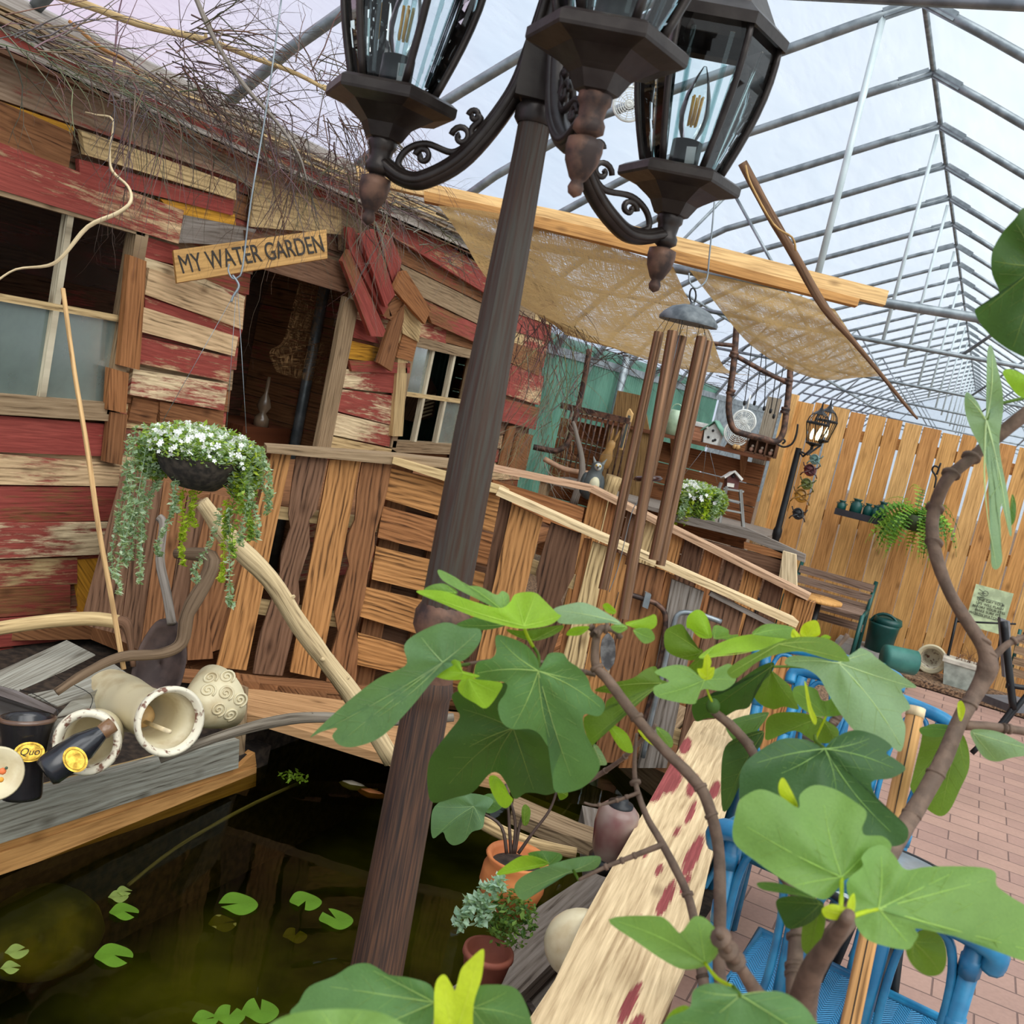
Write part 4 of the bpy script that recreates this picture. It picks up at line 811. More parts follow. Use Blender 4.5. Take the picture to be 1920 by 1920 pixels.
# ================================================================ LAMP POST
PB = Vector((-.69,1.424,.6)); PT = Vector((-.752,1.469,1.994)); pd = (PT-PB).normalized()
def pz(z): return PB+pd*((z-PB.z)/pd.z)
lp = thing('lamp_post', pz(.05), 'tall dark bronze lamp post with three hexagonal glass lanterns', 'lamp post')
mb = MB(); o = pz(.05)
def H(z): return (z-.05)/pd.z
def px_z(x, y): # height on the post axis seen at a pixel
    best = min((abs(((pz(zz)-CAM).dot(RT)/(pz(zz)-CAM).dot(FW)*F+960-x))+abs(960-(pz(zz)-CAM).dot(UP)/(pz(zz)-CAM).dot(FW)*F-y), zz) for zz in [i*.004 for i in range(0,560)]); return best[1]
zc = px_z(825,1160); zr = px_z(1007,212)
mb.lathe([(0,0),(.09,0),(.09,.04),(.06,.07),(.047,.12),(.045,.5),(.038,H(zc)-.16),(.037,H(zc)-.13),(.041,H(zc)-.12),(.036,H(zc)-.1)], o, pd, n=16); mb.build('base_column', POSTB, lp)
mb = MB(); V=[]; 
mb.lathe([(.036,H(zc)-.1),(.037,H(zc)-.03),(.045,H(zc)-.015),(.045,H(zc)+.01),(.037,H(zc)+.025)], o, pd, n=24); mb.build('collar', IRONR, lp)
mb = MB(); mb.lathe([(.038,H(zc)+.02),(.0365,H(zc)+.3),(.032,H(zr)-.35),(.0255,H(zr)-.06),(.0255,H(zr)-.02)], o, pd, n=14, smooth=False); 
mb.build('shaft', POSTM, lp)
mb = MB(); mb.lathe([(.027,H(zr)-.02),(.033,H(zr)-.012),(.033,H(zr)+.004),(.027,H(zr)+.012),(.02,H(zr)+.02),(.02,H(zr)+.3),(.03,H(zr)+.32),(.01,H(zr)+.42)], o, pd, n=20); mb.build('neck', IRON, lp)
mb = MB(); mb.box(pz(2.05), (.075,.075,.09), rz=.5); mb.build('hub', IRON, lp)
Lc = atW(735,180,1.62)
angs = {'L': math.atan2(Lc.y-1.469, Lc.x+.752)}
Rc = atW(1275,330,1.78); Fcc = atW(1140,75,1.33)
C3 = [(Lc, 1.98), (Rc, 1.985), (Fcc, 2.04)]
HEX0 = math.radians(18)
for idx, (c, zz) in enumerate(C3):
    c = Vector(c); ax = Vector((c.x-pz(c.z).x, c.y-pz(c.z).y, 0)); rad = ax.length; ax.normalize(); P0 = pz(2.0)
    def q(r, z): return Vector((P0.x, P0.y, 0))+ax*r*rad/.245+Vector((0,0,z+(c.z-1.98)))
    arm = MB(); sw = [(.02,2.16),(.028,2.09),(.044,2.01),(.1,1.912),(.161,1.864),(.2,1.86),(.235,1.876)]
    V = [q(a,b) for a,b in [tuple(t_) for t_ in cat_rom(sw,6)]]; arm.tube(V, [.013+.003*math.sin(i/len(V)*pi) for i in range(len(V))], n=8)
    side = ax.cross(Vector((0,0,1)))
    for s in (-1,1): arm.tube([v+side*s*.011 for v in V], .0075, n=6)
    ao = arm.build('arm', IRON, lp)
    sc_ = MB()
    for pts in ([(.085,1.925),(.1,1.95),(.088,1.968),(.097,1.975)],[(.1,1.93),(.125,1.912),(.17,1.918),(.2,1.905),(.212,1.882),(.2,1.87)]):
        sc_.tube([q(a,b) for a,b in [tuple(t_) for t_ in cat_rom(pts,5)]], .0055, n=6)
    for (ca,cb,r0) in ((.115,1.938,.017),(.172,1.898,.014),(.1,1.972,.01)):
        sc_.tube([q(ca+(r0*(1-i/22))*math.cos(i*.42), cb+(r0*(1-i/22))*math.sin(i*.42)) for i in range(18)], .005, n=6)
    sc_.build('scroll', IRON, ao)
    g0 = Vector((c.x, c.y, c.z-.02)); up = Vector((0,0,1))
    f = MB(); f.lathe([(.001,-.163),(.009,-.158),(.011,-.15),(.008,-.142),(.012,-.138),(.022,-.118),(.025,-.1),(.024,-.088),(.012,-.084),(.012,-.075)], g0-up*.02, up, n=14); f.build('finial', IRONR, lp)
    f = MB(); f.lathe([(.012,-.098),(.021,-.092),(.021,-.082),(.017,-.075),(.019,-.06),(.023,-.055),(.023,-.045),(.019,-.038)], g0-up*.005, up, n=20); f.build('holder', IRONR if idx==2 else IRON, lp)
    cup = MB(); cup.lathe([(.02,-.052),(.03,-.048),(.042,-.028),(.05,-.022),(.075,-.006),(.106,.002),(.108,.006),(.108,.018),(.098,.024),(.085,.026),(0,.026)], g0, up, n=6, smooth=False, ph=HEX0); cu = cup.build('lantern_base', IRON, lp)
    def gr(t_): return .066+.05*(math.sin(t_*pi*.55))
    gh = .235
    for k in range(6):
        a = HEX0+k*pi/3; aa = Vector((1,0,0)); rib = MB()
        rib.tube([g0+up*(.024+gh*t_)+Vector((math.cos(a),math.sin(a),0))*gr(t_) for t_ in [i/8 for i in range(9)]], .0058, n=6); rib.build('rib', IRON, cu)
    gl = MB(); Vg=[]; Fg=[]; 
    for j in range(9):
        t_ = j/8; 
        for k in range(6): a = HEX0+k*pi/3; Vg.append(g0+up*(.024+gh*t_)+Vector((math.cos(a),math.sin(a),0))*(gr(t_)-.004))
    for j in range(8):
        for k in range(6): Fg.append([j*6+k, j*6+(k+1)%6, (j+1)*6+(k+1)%6, (j+1)*6+k])
    gl.add(Vg, Fg, [[(0,0)]*4]*len(Fg)); gl.build('glass', GLASS, lp)
    bv = MB()
    for k in range(6):   # bevelled inner panels
        a = HEX0+(k+.5)*pi/3; n_ = Vector((math.cos(a),math.sin(a),0)); s_ = Vector((-n_.y,n_.x,0))
        for sg in (-1,1): bv.prism([g0+up*.04+n_*.05+s_*sg*.018, g0+up*.04+n_*.05+s_*sg*.024, g0+up*.24+n_*.085+s_*sg*.036, g0+up*.24+n_*.085+s_*sg*.028], -n_*.002)
    bv.build('glass_bevel', glassy('bevel_glass', (.72,.82,.82,1)) if idx==0 else bpy.data.materials['bevel_glass'], lp)
    rf = MB(); rf.lathe([(gr(1)-.004,.255),(gr(1)+.012,.25),(gr(1)+.014,.268),(.1,.29),(.075,.33),(.03,.36),(.012,.38),(.014,.395),(0,.41)], g0, up, n=6, smooth=False, ph=HEX0); rf.build('lantern_roof', IRON, lp)
    s_ = MB(); s_.lathe([(0,.024),(.026,.024),(.026,.078),(.02,.08),(.012,.076)], g0, up, n=18); s_.build('socket', BLACK, lp)
    bu = MB(); bu.lathe([(.012,.078),(.022,.1),(.026,.125),(.022,.155),(.012,.185),(.003,.205),(0,.206)], g0, up, n=16); bo = bu.build('bulb', GLASS, lp)
    fi = MB()
    for k in range(6): a = k*pi/3; fi.tube([g0+up*.105+Vector((math.cos(a),math.sin(a),0))*.007, g0+up*.155+Vector((math.cos(a),math.sin(a),0))*.009], .0022, n=5)
    fi.build('filament', FILA, bo)
    if idx != 2: lb = MB(); n_ = (CAM-g0); n_.z = 0; n_.normalize(); cc_ = g0+up*.05+n_*.028; s3 = n_.cross(up); lb.prism([cc_-s3*.018-up*.012, cc_-s3*.002-up*.014, cc_-s3*.0+up*.014, cc_-s3*.016+up*.016], n_*.001, col=(.7,.7,.68)); lb.build('paper_tag', SOLID, lp)

# ================================================================ WIND CHIME
W0 = 2.4
wc = thing('wind_chime', atW(1290,590,W0), 'large bronze tube wind chime hanging from a grey dome', 'wind chime')
top = atW(1292,597,W0); vd = (Vector((top.x,top.y,0))-top).normalized(); up = Vector((0,0,1))
mb = MB(); mb.lathe([(.069,0),(.07,.006),(.062,.018),(.045,.033),(.02,.042),(.006,.044),(.006,.05)], top-up*.012, up, n=32); mb.lathe([(.069,0),(.0,.004)], top-up*.012, up, n=32); mb.build('dome', simple('verdigris_dome', srgb(112,118,120), .5, .3, srgb(78,84,88), 40, 5, .5), wc)
mb = MB(); pxtube(mb, [(1340,372),(1336,420),(1330,480),(1326,520),(1316,535),(1303,540),(1293,528),(1292,512)], W0, 1.6, n=6); mb.build('hook', GALV, wc)
mb = MB(); r_ = [atW(1299+6*math.cos(a), 554+14*math.sin(a), W0) for a in [2*pi*i/12 for i in range(12)]]; mb.tube(r_, .0022, n=6, closed=True); mb.build('ring', BLACK, wc)
tubes = [((1236,623),(1131,1105),2.38,9.5),((1262,621),(1168,1160),2.34,10.5),((1280,631),(1180,1060),2.48,9),((1316,632),(1226,1050),2.38,10.5),((1328,640),(1238,1060),2.5,9)]
for (a,b,w_,r_) in tubes:
    mb = MB(); A = atW(*a,w_); Lz = (A-atW(*b,w_)).length; B = A-up*Lz; 
    B = atW(b[0],b[1],w_*(1+.0)); 
    B = A+(B-A).normalized()*Lz; rr = r_*w_/F; mb.tube([A,B], rr, n=16, cap=False); mb.tube([A+(B-A)*.002,B], rr*.85, n=16, cap=False)
    o = mb.build('chime_tube', CHIME, wc)
    st = MB(); 
    for s in (-1,1): st.tube([A+RT*s*rr*.8, top+(A-top)*.8-up*0+(RT*s*.004)+Vector((0,0,1))*((top-A).dot(up)*.8-.012)], .0007, n=3)
    st.build('cord', BLACK, wc)
mb = MB(); mb.lathe([(0,-.006),(.03,-.006),(.036,0),(.03,.006),(0,.006)], atW(1215,898,2.42), UP, n=20, col=srgb(84,52,44)[:3]); mb.build('striker', GLOSS, wc)
mb = MB(); pxtube(mb, [(1280,600),(1210,900),(1185,960),(1160,1060),(1142,1110)], W0, .8, n=4); mb.build('wire', GALV, wc)
mb = MB(); c = atW(1140,1222,2.4); mb.prism([c+RT*x*.02+UP*y*.045 for x,y in [(math.sin(a)*(.9 if abs(math.cos(a))<.8 else .6), math.cos(a)) for a in [2*pi*i/14 for i in range(14)]]], FW*.004); mb.build('wind_catcher', simple('pewter', srgb(110,108,106), .45, .5, srgb(70,68,68), 50, 4, .4), wc)
mb = MB(); pxtube(mb, [(1160,1110),(1142,1180)], 2.4, .8, n=4); mb.build('cord', BLACK, wc)

# ================================================================ BEAM, BURLAP, POLES
bm = thing('beam', atW(1200,450,5.3), 'pale pine beam of two boards crossing above the burlap', 'beam')
mb = MB(); a = [(668,308),(700,322),(1210,428),(1667,545),(1660,572),(1210,460),(700,345),(668,335)]; mb.prism([atW(x,y,5.3) for x,y in a], FW*.045, PINE, (0,.2,0)); mb.build('board', LUMBER, bm)
mb = MB(); a = [(795,358),(1100,425),(1612,560),(1608,574),(1100,448),(795,376)]; mb.prism([atW(x,y,5.22) for x,y in a], FW*.045, srgb(190,140,80)[:3], (0,.6,0)); mb.build('board', LUMBER, bm)
def sheet(name, rows, label, mat, cat='cloth', sag=.0, uvs=2.2, wr=.01):
    """rows: list of traced rows, each a list of (x, y, w)"""
    rows = [cat_rom(r, 8) for r in rows]; m = min(len(r) for r in rows); rows = [[r[int(i*(len(r)-1)/(m-1))] for i in range(m)] for r in rows]
    cols = [cat_rom([r[i] for r in rows], 8) for i in range(m)]; nR = len(cols[0]); V=[]; Fc=[]; U=[]
    for i in range(m):
        for j in range(nR): x,y,w_ = cols[i][j]; V.append(atW(x, y, w_+wr*math.sin(i*.9+j*.5)+wr*math.sin(j*1.3-i*.3)))
    for i in range(m-1):
        for j in range(nR-1): Fc.append([i*nR+j, i*nR+j+1, (i+1)*nR+j+1, (i+1)*nR+j]); U.append([(i/m*uvs,j/nR*uvs*.6),(i/m*uvs,(j+1)/nR*uvs*.6),((i+1)/m*uvs,(j+1)/nR*uvs*.6),((i+1)/m*uvs,j/nR*uvs*.6)])
    mb = MB(); mb.add(V, Fc, U, smooth=True); return tag(mb.build(name, mat), label, cat)
sheet('burlap_drape', [[(822,385,5.1),(960,405,5.2),(1110,450,5.25),(1262,500,5.25)],[(865,445,5.2),(985,480,5.4),(1130,530,5.5),(1290,560,5.5)],[(925,535,5.4),(1040,580,5.7),(1180,620,5.9),(1330,620,5.9)],[(1040,610,5.9),(1110,635,6.2),(1240,665,6.4),(1360,690,6.4)],[(1060,628,6.1),(1140,650,6.4),(1270,690,6.6),(1420,705,6.6)]], 'wide tan burlap cloth sagging from the pine beam above the bridge', BURLAP)
sheet('burlap_drape', [[(1292,506,5.3),(1400,530,5.25),(1500,555,5.2),(1565,580,5.1)],[(1335,560,5.3),(1430,590,5.2),(1530,600,5.1),(1585,610,5.0)],[(1400,640,5.3),(1480,665,5.2),(1560,660,5.1),(1615,655,5.0)],[(1470,690,5.3),(1540,712,5.2),(1610,708,5.05),(1658,705,4.95)]], 'smaller burlap cloth tied to the leaning pole at the right of the beam', BURLAP, wr=.012)
sheet('burlap_drape', [[(955,495,6.0),(1000,540,6.0),(1040,600,6.1)],[(975,520,6.2),(1015,570,6.2),(1120,640,6.3)],[(1000,560,6.3),(1060,625,6.3),(1200,665,6.5)]], 'folded burlap edge beside the shed gable below the wide cloth', BURLAP)
limb('leaning_pole', [(1392,305),(1440,395),(1490,480),(1545,575),(1600,640),(1650,700),(1700,762),(1720,785)], [4.6,4.65,4.7,4.75,4.8,4.85,4.95,5.0], [9,9,8.5,8,5,4,3,2], 'long brown pole leaning across the pine beam, burlap tied at its tip', 'pole', srgb(120,92,70)[:3], WOOD, jit=.03)
limb('yellow_cord', [(1398,310),(1408,345),(1450,420),(1485,445),(1492,470)], [4.55,4.55,4.58,4.62,4.65], 2, 'tan cord wound around the leaning pole', 'cord', srgb(190,150,90)[:3], SOLID, jit=0)
limb('birch_pole', [(100,-10),(170,12),(260,45),(385,75),(480,110),(560,140),(640,185),(700,225)], [3.6,3.6,3.65,3.7,3.75,3.8,3.85,3.9], [8,7,7,6,4.5,4,3.5,3], 'long pale birch branch reaching out over the shed roof', 'branch', srgb(196,170,124)[:3], BARK, 5)
limb('birch_pole', [(130,40),(190,90),(230,110),(260,140)], [3.7,3.7,3.75,3.8], 3.5, 'short orange branch above the roof at the upper left', 'branch', ORG, BARK)
limb('grey_branch', [(365,-10),(395,60),(430,120),(470,175),(520,230),(560,290),(575,340)], [3.5,3.5,3.5,3.55,3.6,3.65,3.7], [5,4.5,4,4,3,2.5,2], 'slender grey branch arching down over the shed sign', 'branch', GRY, BARK)
# ================================================================ TWIGS
def twig(mb, p, d, L, r, droop, depth=0, n=7):
    V=[Vector(p)]; d = Vector(d).normalized(); rr=[r]
    for i in range(n):
        d = (d+Vector((R.gauss(0,.16),R.gauss(0,.16),R.gauss(0,.14)-droop))).normalized(); V.append(V[-1]+d*L/n); rr.append(r*(1-.75*(i+1)/n))
        if depth < 2 and R.random() < (.5 if depth == 0 else .28): twig(mb, V[-1], (d+Vector((R.gauss(0,.6),R.gauss(0,.6),R.gauss(0,.5)))).normalized(), L*R.uniform(.3,.6), rr[-1]*.7, droop*1.1, depth+1, 5)
    mb.tube(V, rr, n=3, cap=False, col=mb.tc, par=(0,.5,0))
def bunch(name, specs, label, col, n, cat='twigs'):
    mb = MB(); mb.tc = col
    for i in range(n):
        (x,y,w_,dx,dy,dz,L,dr) = R.choice(specs); p = atW(x+R.gauss(0,26), y+R.gauss(0,20), w_+R.gauss(0,.1)); mb.tc = tuple(c*R.uniform(.7,1.25) for c in col)
        twig(mb, p, (dx+R.gauss(0,.35), dy+R.gauss(0,.35), dz+R.gauss(0,.3)), L*R.uniform(.5,1.2), R.uniform(.0018,.0038), dr)
    o = mb.build(name, TWG); tag(o, label, cat, kind='stuff'); return o
TWG = simple('twig_bark', (1,1,1,1), .8, use_col=True, scale=8)
cT = srgb(104,86,76)[:3]; cG = srgb(128,116,104)[:3]
bunch('twig_heap', [(20,60,3.4,.3,.6,.2,.5,.08),(80,80,3.5,.3,.7,.2,.5,.08),(160,120,3.6,.3,.7,.2,.5,.06),(220,165,3.7,.3,.8,.1,.5,.06)], 'heap of grey twigs on the shed roof at the upper left', cG, 70)
bunch('twig_heap', [(330,90,3.6,.3,.6,.2,.5,.05),(330,150,3.7,.4,.6,.0,.5,.12),(380,60,3.6,.5,.5,.3,.5,.08),(400,190,3.8,.3,.8,.0,.4,.08)], 'dense tangle of brown birch twigs above the shed eave', cT, 68)
bunch('hanging_twigs', [(290,190,3.6,.1,.1,-.8,.45,.18),(260,170,3.6,.1,.1,-.8,.45,.2),(320,220,3.65,.1,.1,-.8,.4,.2)], 'birch twigs hanging down over the red fascia', cT, 22)
bunch('hanging_twigs', [(480,220,3.9,.2,.3,-.6,.5,.15),(540,260,4.1,.1,.2,-.9,.5,.2),(570,300,4.2,.0,.1,-1,.5,.25),(500,200,4.0,.4,.4,.1,.5,.1)], 'long brown twigs hanging over the carved wooden sign', cT, 44)
bunch('twig_heap', [(440,260,4.4,.2,.9,.1,.5,.04),(520,300,4.7,.2,.9,.1,.5,.04),(600,330,5.0,.2,.9,.1,.5,.03),(660,340,5.2,.3,.6,.2,.5,.06)], 'brown brushwood lying along the middle of the shed roof', cT, 85)
bunch('hanging_twigs', [(600,150,3.9,.3,.2,.2,.6,.14),(640,220,4.1,.3,.2,-.2,.5,.2),(690,230,4.2,.2,.2,-.3,.4,.2)], 'fine brown twigs arching behind the left lantern', cT, 45)
bunch('twig_heap', [(740,390,5.4,.2,.9,.1,.5,.05),(800,430,5.7,.2,.9,.0,.5,.05),(870,470,6.0,.2,.9,.0,.4,.05),(720,400,5.3,.1,.1,-.8,.35,.2)], 'grey brushwood along the lower end of the shed roof', cG, 60)
bunch('hanging_twigs', [(1010,560,6.0,.5,.2,.1,.5,.2),(1030,590,6.0,.5,.2,-.3,.4,.25),(990,600,6.0,.2,.1,-.5,.4,.2)], 'reddish twigs curling from the shed corner behind the lamp post', srgb(96,66,60)[:3], 70)
bunch('dry_vine', [(1050,680,6.6,.0,.1,-1,.7,.05),(1030,760,6.7,.0,.1,-1,.6,.05),(1060,640,6.5,.1,.1,-1,.7,.05),(1020,820,6.7,.0,.1,-.8,.4,.05)], 'dry grey vine hanging beside the shed corner', srgb(150,146,124)[:3], 55, 'vine')
bunch('dry_vine', [(1120,645,6.8,1,.1,.0,.5,.02),(1230,670,6.9,1,.1,.05,.5,.02),(1180,660,6.9,-1,0,0,.5,.02),(1300,695,7,1,0,0,.5,.02)], 'dark twisted vines along the rail under the burlap', srgb(70,56,48)[:3], 50, 'vine')
# ================================================================ SIGN
sg = thing('wooden_sign', atW(470,490,4.7), 'carved wooden sign reading MY WATER GARDEN on the shed', 'sign')
SC = [(325,469,4.5),(612,430,4.95),(614,484,4.95),(332,530,4.5)]
P = [atW(*p) for p in SC]; mb = MB(); nn = (P[1]-P[0]).cross(P[3]-P[0]).normalized(); nn = nn if nn.dot(CAM-P[0]) > 0 else -nn
mb.prism(P, -nn*.02, srgb(190,148,88)[:3], (0,.7,0)); mb.build('board', LUMBER, sg)
xv = ((P[1]-P[0])+(P[2]-P[3])).normalized(); upv = nn.cross(xv)
text('MY WATER GARDEN', (P[0]+P[1]+P[2]+P[3])/4+nn*.001, nn, upv, .118, DARKT, 'lettering', sg, .002, xs=.66)
# ================================================================ HANGING BASKETS
def strand(mb, mf, pts, w_, cols, size, dens=1.0, fl=0):
    C = cat_rom([(p[0],p[1]) for p in pts], 6); V=[atW(c[0],c[1],w_) for c in C]; mb.tube(V, .0011, n=3, cap=False, col=cols[0])
    for v in V:
        for k in range(int(2*dens+R.random())):
            leafstrew(mb, v, .009*(size/.008), 1, size, cols)
def flower(mb, p, nrm, r):
    nrm = Vector(nrm).normalized(); a = nrm.orthogonal().normalized(); b = nrm.cross(a); ph = R.random()*6
    for k in range(5):
        t0 = ph+k*2*pi/5; d = a*math.cos(t0)+b*math.sin(t0); e_ = a*math.cos(t0+.5)+b*math.sin(t0+.5); f_ = a*math.cos(t0-.5)+b*math.sin(t0-.5)
        mb.add([p, p+f_*r*.75+nrm*r*.15, p+d*r+nrm*r*.1, p+e_*r*.75+nrm*r*.15], [[0,1,2,3]], [[(0,0)]*4], (.86,.87,.84))
def basket(name, c, r, label, strands, w_, n, fs=1.0, wires=()):
    t = thing(name, c, label, 'hanging basket'); mb = MB()
    mb.lathe([(0,-r*.8),(r*.45,-r*.72),(r*.8,-r*.42),(r*1.0,0),(r*.94,0),(r*.75,-r*.4),(0,-r*.6)], c, n=30); mb.build('bowl', simple('fibre_bowl', srgb(66,58,50), .95, 0, srgb(36,32,28), 60, 6, .8), t)
    mb = MB(); sil=[srgb(168,190,164)[:3],srgb(192,208,182)[:3],srgb(140,164,130)[:3]]; gr_=[srgb(112,142,66)[:3],srgb(138,164,74)[:3],srgb(168,190,84)[:3]]; ye=[srgb(190,206,70)[:3],srgb(160,184,50)[:3]]
    leafstrew(mb, c+Vector((0,0,r*.2)), r*1.28, n, .0075*fs, sil+gr_, sq=(1,1,.38))
    for s in (-1,1): leafstrew(mb, c+_r*s*r*.95-Vector((0,0,r*.15)), r*.46, n//2, .0085*fs, sil+(ye if s>0 else gr_), sq=(1,1,1.4))
    mb.build('foliage', SMALLLEAF, t)
    mb = MB()
    for pts, k in strands: strand(mb, None, pts, w_+R.uniform(-.05,.05), {'s':sil,'y':ye,'g':gr_}[k], .0085*fs, 3.4)
    mb.build('trailing_stems', SMALLLEAF, t)['kind'] = 'stuff'
    mb = MB()
    for i in range(int(n*.075)):
        a = R.uniform(0,2*pi); rr = r*1.12*math.sqrt(R.random()); p = c+Vector((rr*math.cos(a), rr*math.sin(a), r*.2+r*.34*math.sqrt(max(0,1-(rr/r/1.15)**2))+R.uniform(-.01,.01)))
        if R.random() < .5: p.z -= R.uniform(0,r*.45); p += (CAM-c).normalized()*r*.35
        flower(mb, p, (CAM-p).normalized()+Vector((R.gauss(0,.5),R.gauss(0,.5),R.gauss(.3,.5))), .0072*fs*R.uniform(.8,1.3))
    o = mb.build('flowers', SOLID, t); o['kind'] = 'stuff'
    for pts in wires: mb = MB(); mb.tube([atW(*q) for q in pts], .0009, n=4); mb.build('hanger_wire', GALV, t)
    return t
cb = atW(378,852,2.62)
st = []
for x0,y0,x1,y1,k in [(255,800,222,1000,'s'),(262,820,235,1060,'s'),(275,830,225,1110,'s'),(290,840,245,1050,'s'),(300,850,268,1010,'s'),(245,820,240,960,'s'),(282,850,262,1090,'s'),(270,800,215,1080,'s'),(478,840,500,960,'s'),(470,850,480,1010,'s'),(455,860,470,1010,'g'),(462,870,440,1040,'g'),(445,880,425,1000,'g'),(440,880,455,960,'y'),(362,880,345,1060,'y'),(370,870,365,985,'y'),(350,890,340,1010,'y'),(430,960,432,1135,'s'),(425,940,415,1090,'y'),(330,930,300,1040,'s'),(410,960,370,1090,'s'),(490,840,508,930,'s'),(335,860,330,960,'s'),(300,900,250,1000,'s'),(250,830,232,1020,'s'),(258,850,262,1050,'s'),(466,880,452,1020,'s'),(482,880,470,980,'g')]:
    st.append(([(x0,y0),((x0+x1)/2+R.uniform(-8,8),(y0*.6+y1*.4)),(x1+R.uniform(-6,6),(y0*.2+y1*.8)),(x1,y1)], k))
basket('hanging_basket', cb, .118, 'hanging basket of white flowers and silver trailing foliage before the shed door', st, 2.6, 3800, 1.0,
    [[(443,545,2.6),(305,790,2.6)],[(443,545,2.6),(425,800,2.72)],[(446,545,2.6),(462,812,2.6)]])
t = thing('wire_hanger', atW(440,530,2.6), 'long wire with an s-hook holding the near hanging basket', 'hook')
mb = MB(); pxtube(mb, [(528,-5),(500,200),(470,380),(455,500),(446,520),(436,522),(428,508),(430,495)], 2.6, 1.7, n=6); mb.build('wire', GALV, t)
mb = MB(); pxtube(mb, [(436,516),(446,530),(447,540),(437,556),(434,566)], 2.6, 2.2, n=6); mb.build('hook', GALV, t)
cf_ = atW(1308,930,6.0); st=[]
for i in range(26): x0 = 1268+i*3.4; st.append(([(x0,925),(x0-4,945),(x0-9-R.uniform(0,6),960+R.uniform(0,22))], R.choice('ssyg')))
basket('hanging_basket', cf_, .13, 'second basket of white flowers hanging behind the wind chime', st, 5.9, 1500, 1.9, [[(1325,835,6.0),(1275,900,6.0)],[(1325,835,6.0),(1318,895,6.1)],[(1328,835,6.0),(1345,905,6.0)]])
# ================================================================ FENCE
YF = 8.62
fe = thing('fence', (.5,YF,0), 'tall cedar board fence with light showing through the gaps', 'fence')
CED = [srgb(214,164,100)[:3], srgb(206,152,90)[:3], srgb(220,174,112)[:3], srgb(200,146,88)[:3]]
x = -1.52; i = 0
while x < 2.5:
    wd = R.uniform(.128,.142); lean = .004; gp = R.choice([.004,.012,.018,.006]); zt = 1.87+R.uniform(-.015,.015)-.012*(x+1.5)
    mb = MB(); mb.prism([(x,YF,.02),(x+wd,YF,.02),(x+wd-gp,YF,zt),(x+R.uniform(0,.004),YF,zt)], (0,.02,0), CED[i%4], (0,R.random(),0), grain=(0,0,1)); mb.build('fence_board', LUMBER, fe); x += wd+.004; i += 1
for z in (.25,1.0,1.68): mb = MB(); mb.box((.5,YF+.045,z), (4.0,.04,.09), col=CED[1]); mb.build('fence_rail', LUMBER, fe)
mb = MB(); mb.box((-1.56,YF-.02,.95), (.09,.09,1.9), col=CED[2]); mb.build('fence_post', LUMBER, fe)
mb = MB(); mb.box((-1.69,YF-.06,.95), (.1,.09,1.78), col=srgb(150,140,124)[:3]); tag(mb.build('grey_post', WOOD), 'grey square post at the left end of the cedar fence', 'post')
mb = MB(); mb.box((.4,8.2,.03), (1.6,.5,.04)); tag(mb.build('mulch_strip', MULCH), 'strip of bark mulch along the foot of the fence', 'mulch', kind='stuff')
# potting bench
pbn = thing('potting_bench', (-2.3,8.45,0), 'brown board potting wall with a long shelf left of the fence', 'potting bench')
mb = MB()
for i in range(7): mb.box((-2.55,8.5,.12+i*.18), (1.85,.02,.172), col=srgb(128,82,50)[:3], par=(0,R.random(),0))
mb.build('back_panel', WOOD, pbn)
mb = MB(); mb.box((-2.42,8.38,1.345), (1.66,.22,.03), col=srgb(110,70,48)[:3]); mb.build('shelf', WOOD, pbn)
for x in (-1.8,-2.4,-3.0): mb = MB(); mb.prism([(x,8.49,1.33),(x,8.3,1.33),(x,8.49,1.15)], (.03,0,0), BRN); mb.build('bracket', WOOD, pbn)
mb = MB(); mb.box((-2.3,8.1,.78), (1.9,.7,.03), col=GRY); mb.build('counter', WOOD, pbn)
for x in (-3.2,-1.4): mb = MB(); mb.box((x,7.8,.38), (.07,.07,.78), col=GT); mb.build('leg', WOOD, pbn)
mb = MB(); P=[atY(x,y,8.3) for x,y in [(1160,735),(1200,728),(1195,870),(1140,860),(1148,780)]]; mb.prism([atY(x,y,8.3) for x,y in [(1158,732),(1205,742),(1225,850),(1205,960),(1120,940),(1135,840)]], (0,.02,0), srgb(132,104,66)[:3]); tag(mb.build('back_board', WOOD), 'mottled brown board standing against the green wall', 'board')
YS = 8.36
def sh(x, y=None): return atY(x, y, YS) if y else None
SZ = 1.362
def sx_(px, py=840): return atY(px, py, YS).x
t = thing('birdhouse', (sx_(1332),YS,SZ), 'white speckled birdhouse with a green roof on the potting shelf', 'birdhouse')
x0 = sx_(1332); mb = MB(); mb.prism([(x0-.06,YS-.05,SZ),(x0+.06,YS-.05,SZ),(x0+.07,YS-.05,SZ+.1),(x0,YS-.05,SZ+.17),(x0-.07,YS-.05,SZ+.1)], (0,.1,0), srgb(225,228,222)[:3]); mb.build('body', SOLID, t)
for s in (-1,1): mb = MB(); mb.prism([(x0+s*.095,YS-.08,SZ+.085),(x0,YS-.08,SZ+.185),(x0,YS+.08,SZ+.185),(x0+s*.095,YS+.08,SZ+.085)], (0,0,.012), srgb(110,160,136)[:3]); mb.build('roof', SOLID, t)
for dx,dz in ((0,.11),(-.025,.05),(.02,.03),(.035,.04)): mb = MB(); mb.sphere((x0+dx,YS-.05,SZ+dz), .011, 8, col=(.02,.02,.02)); mb.build('hole', SOLID, t)
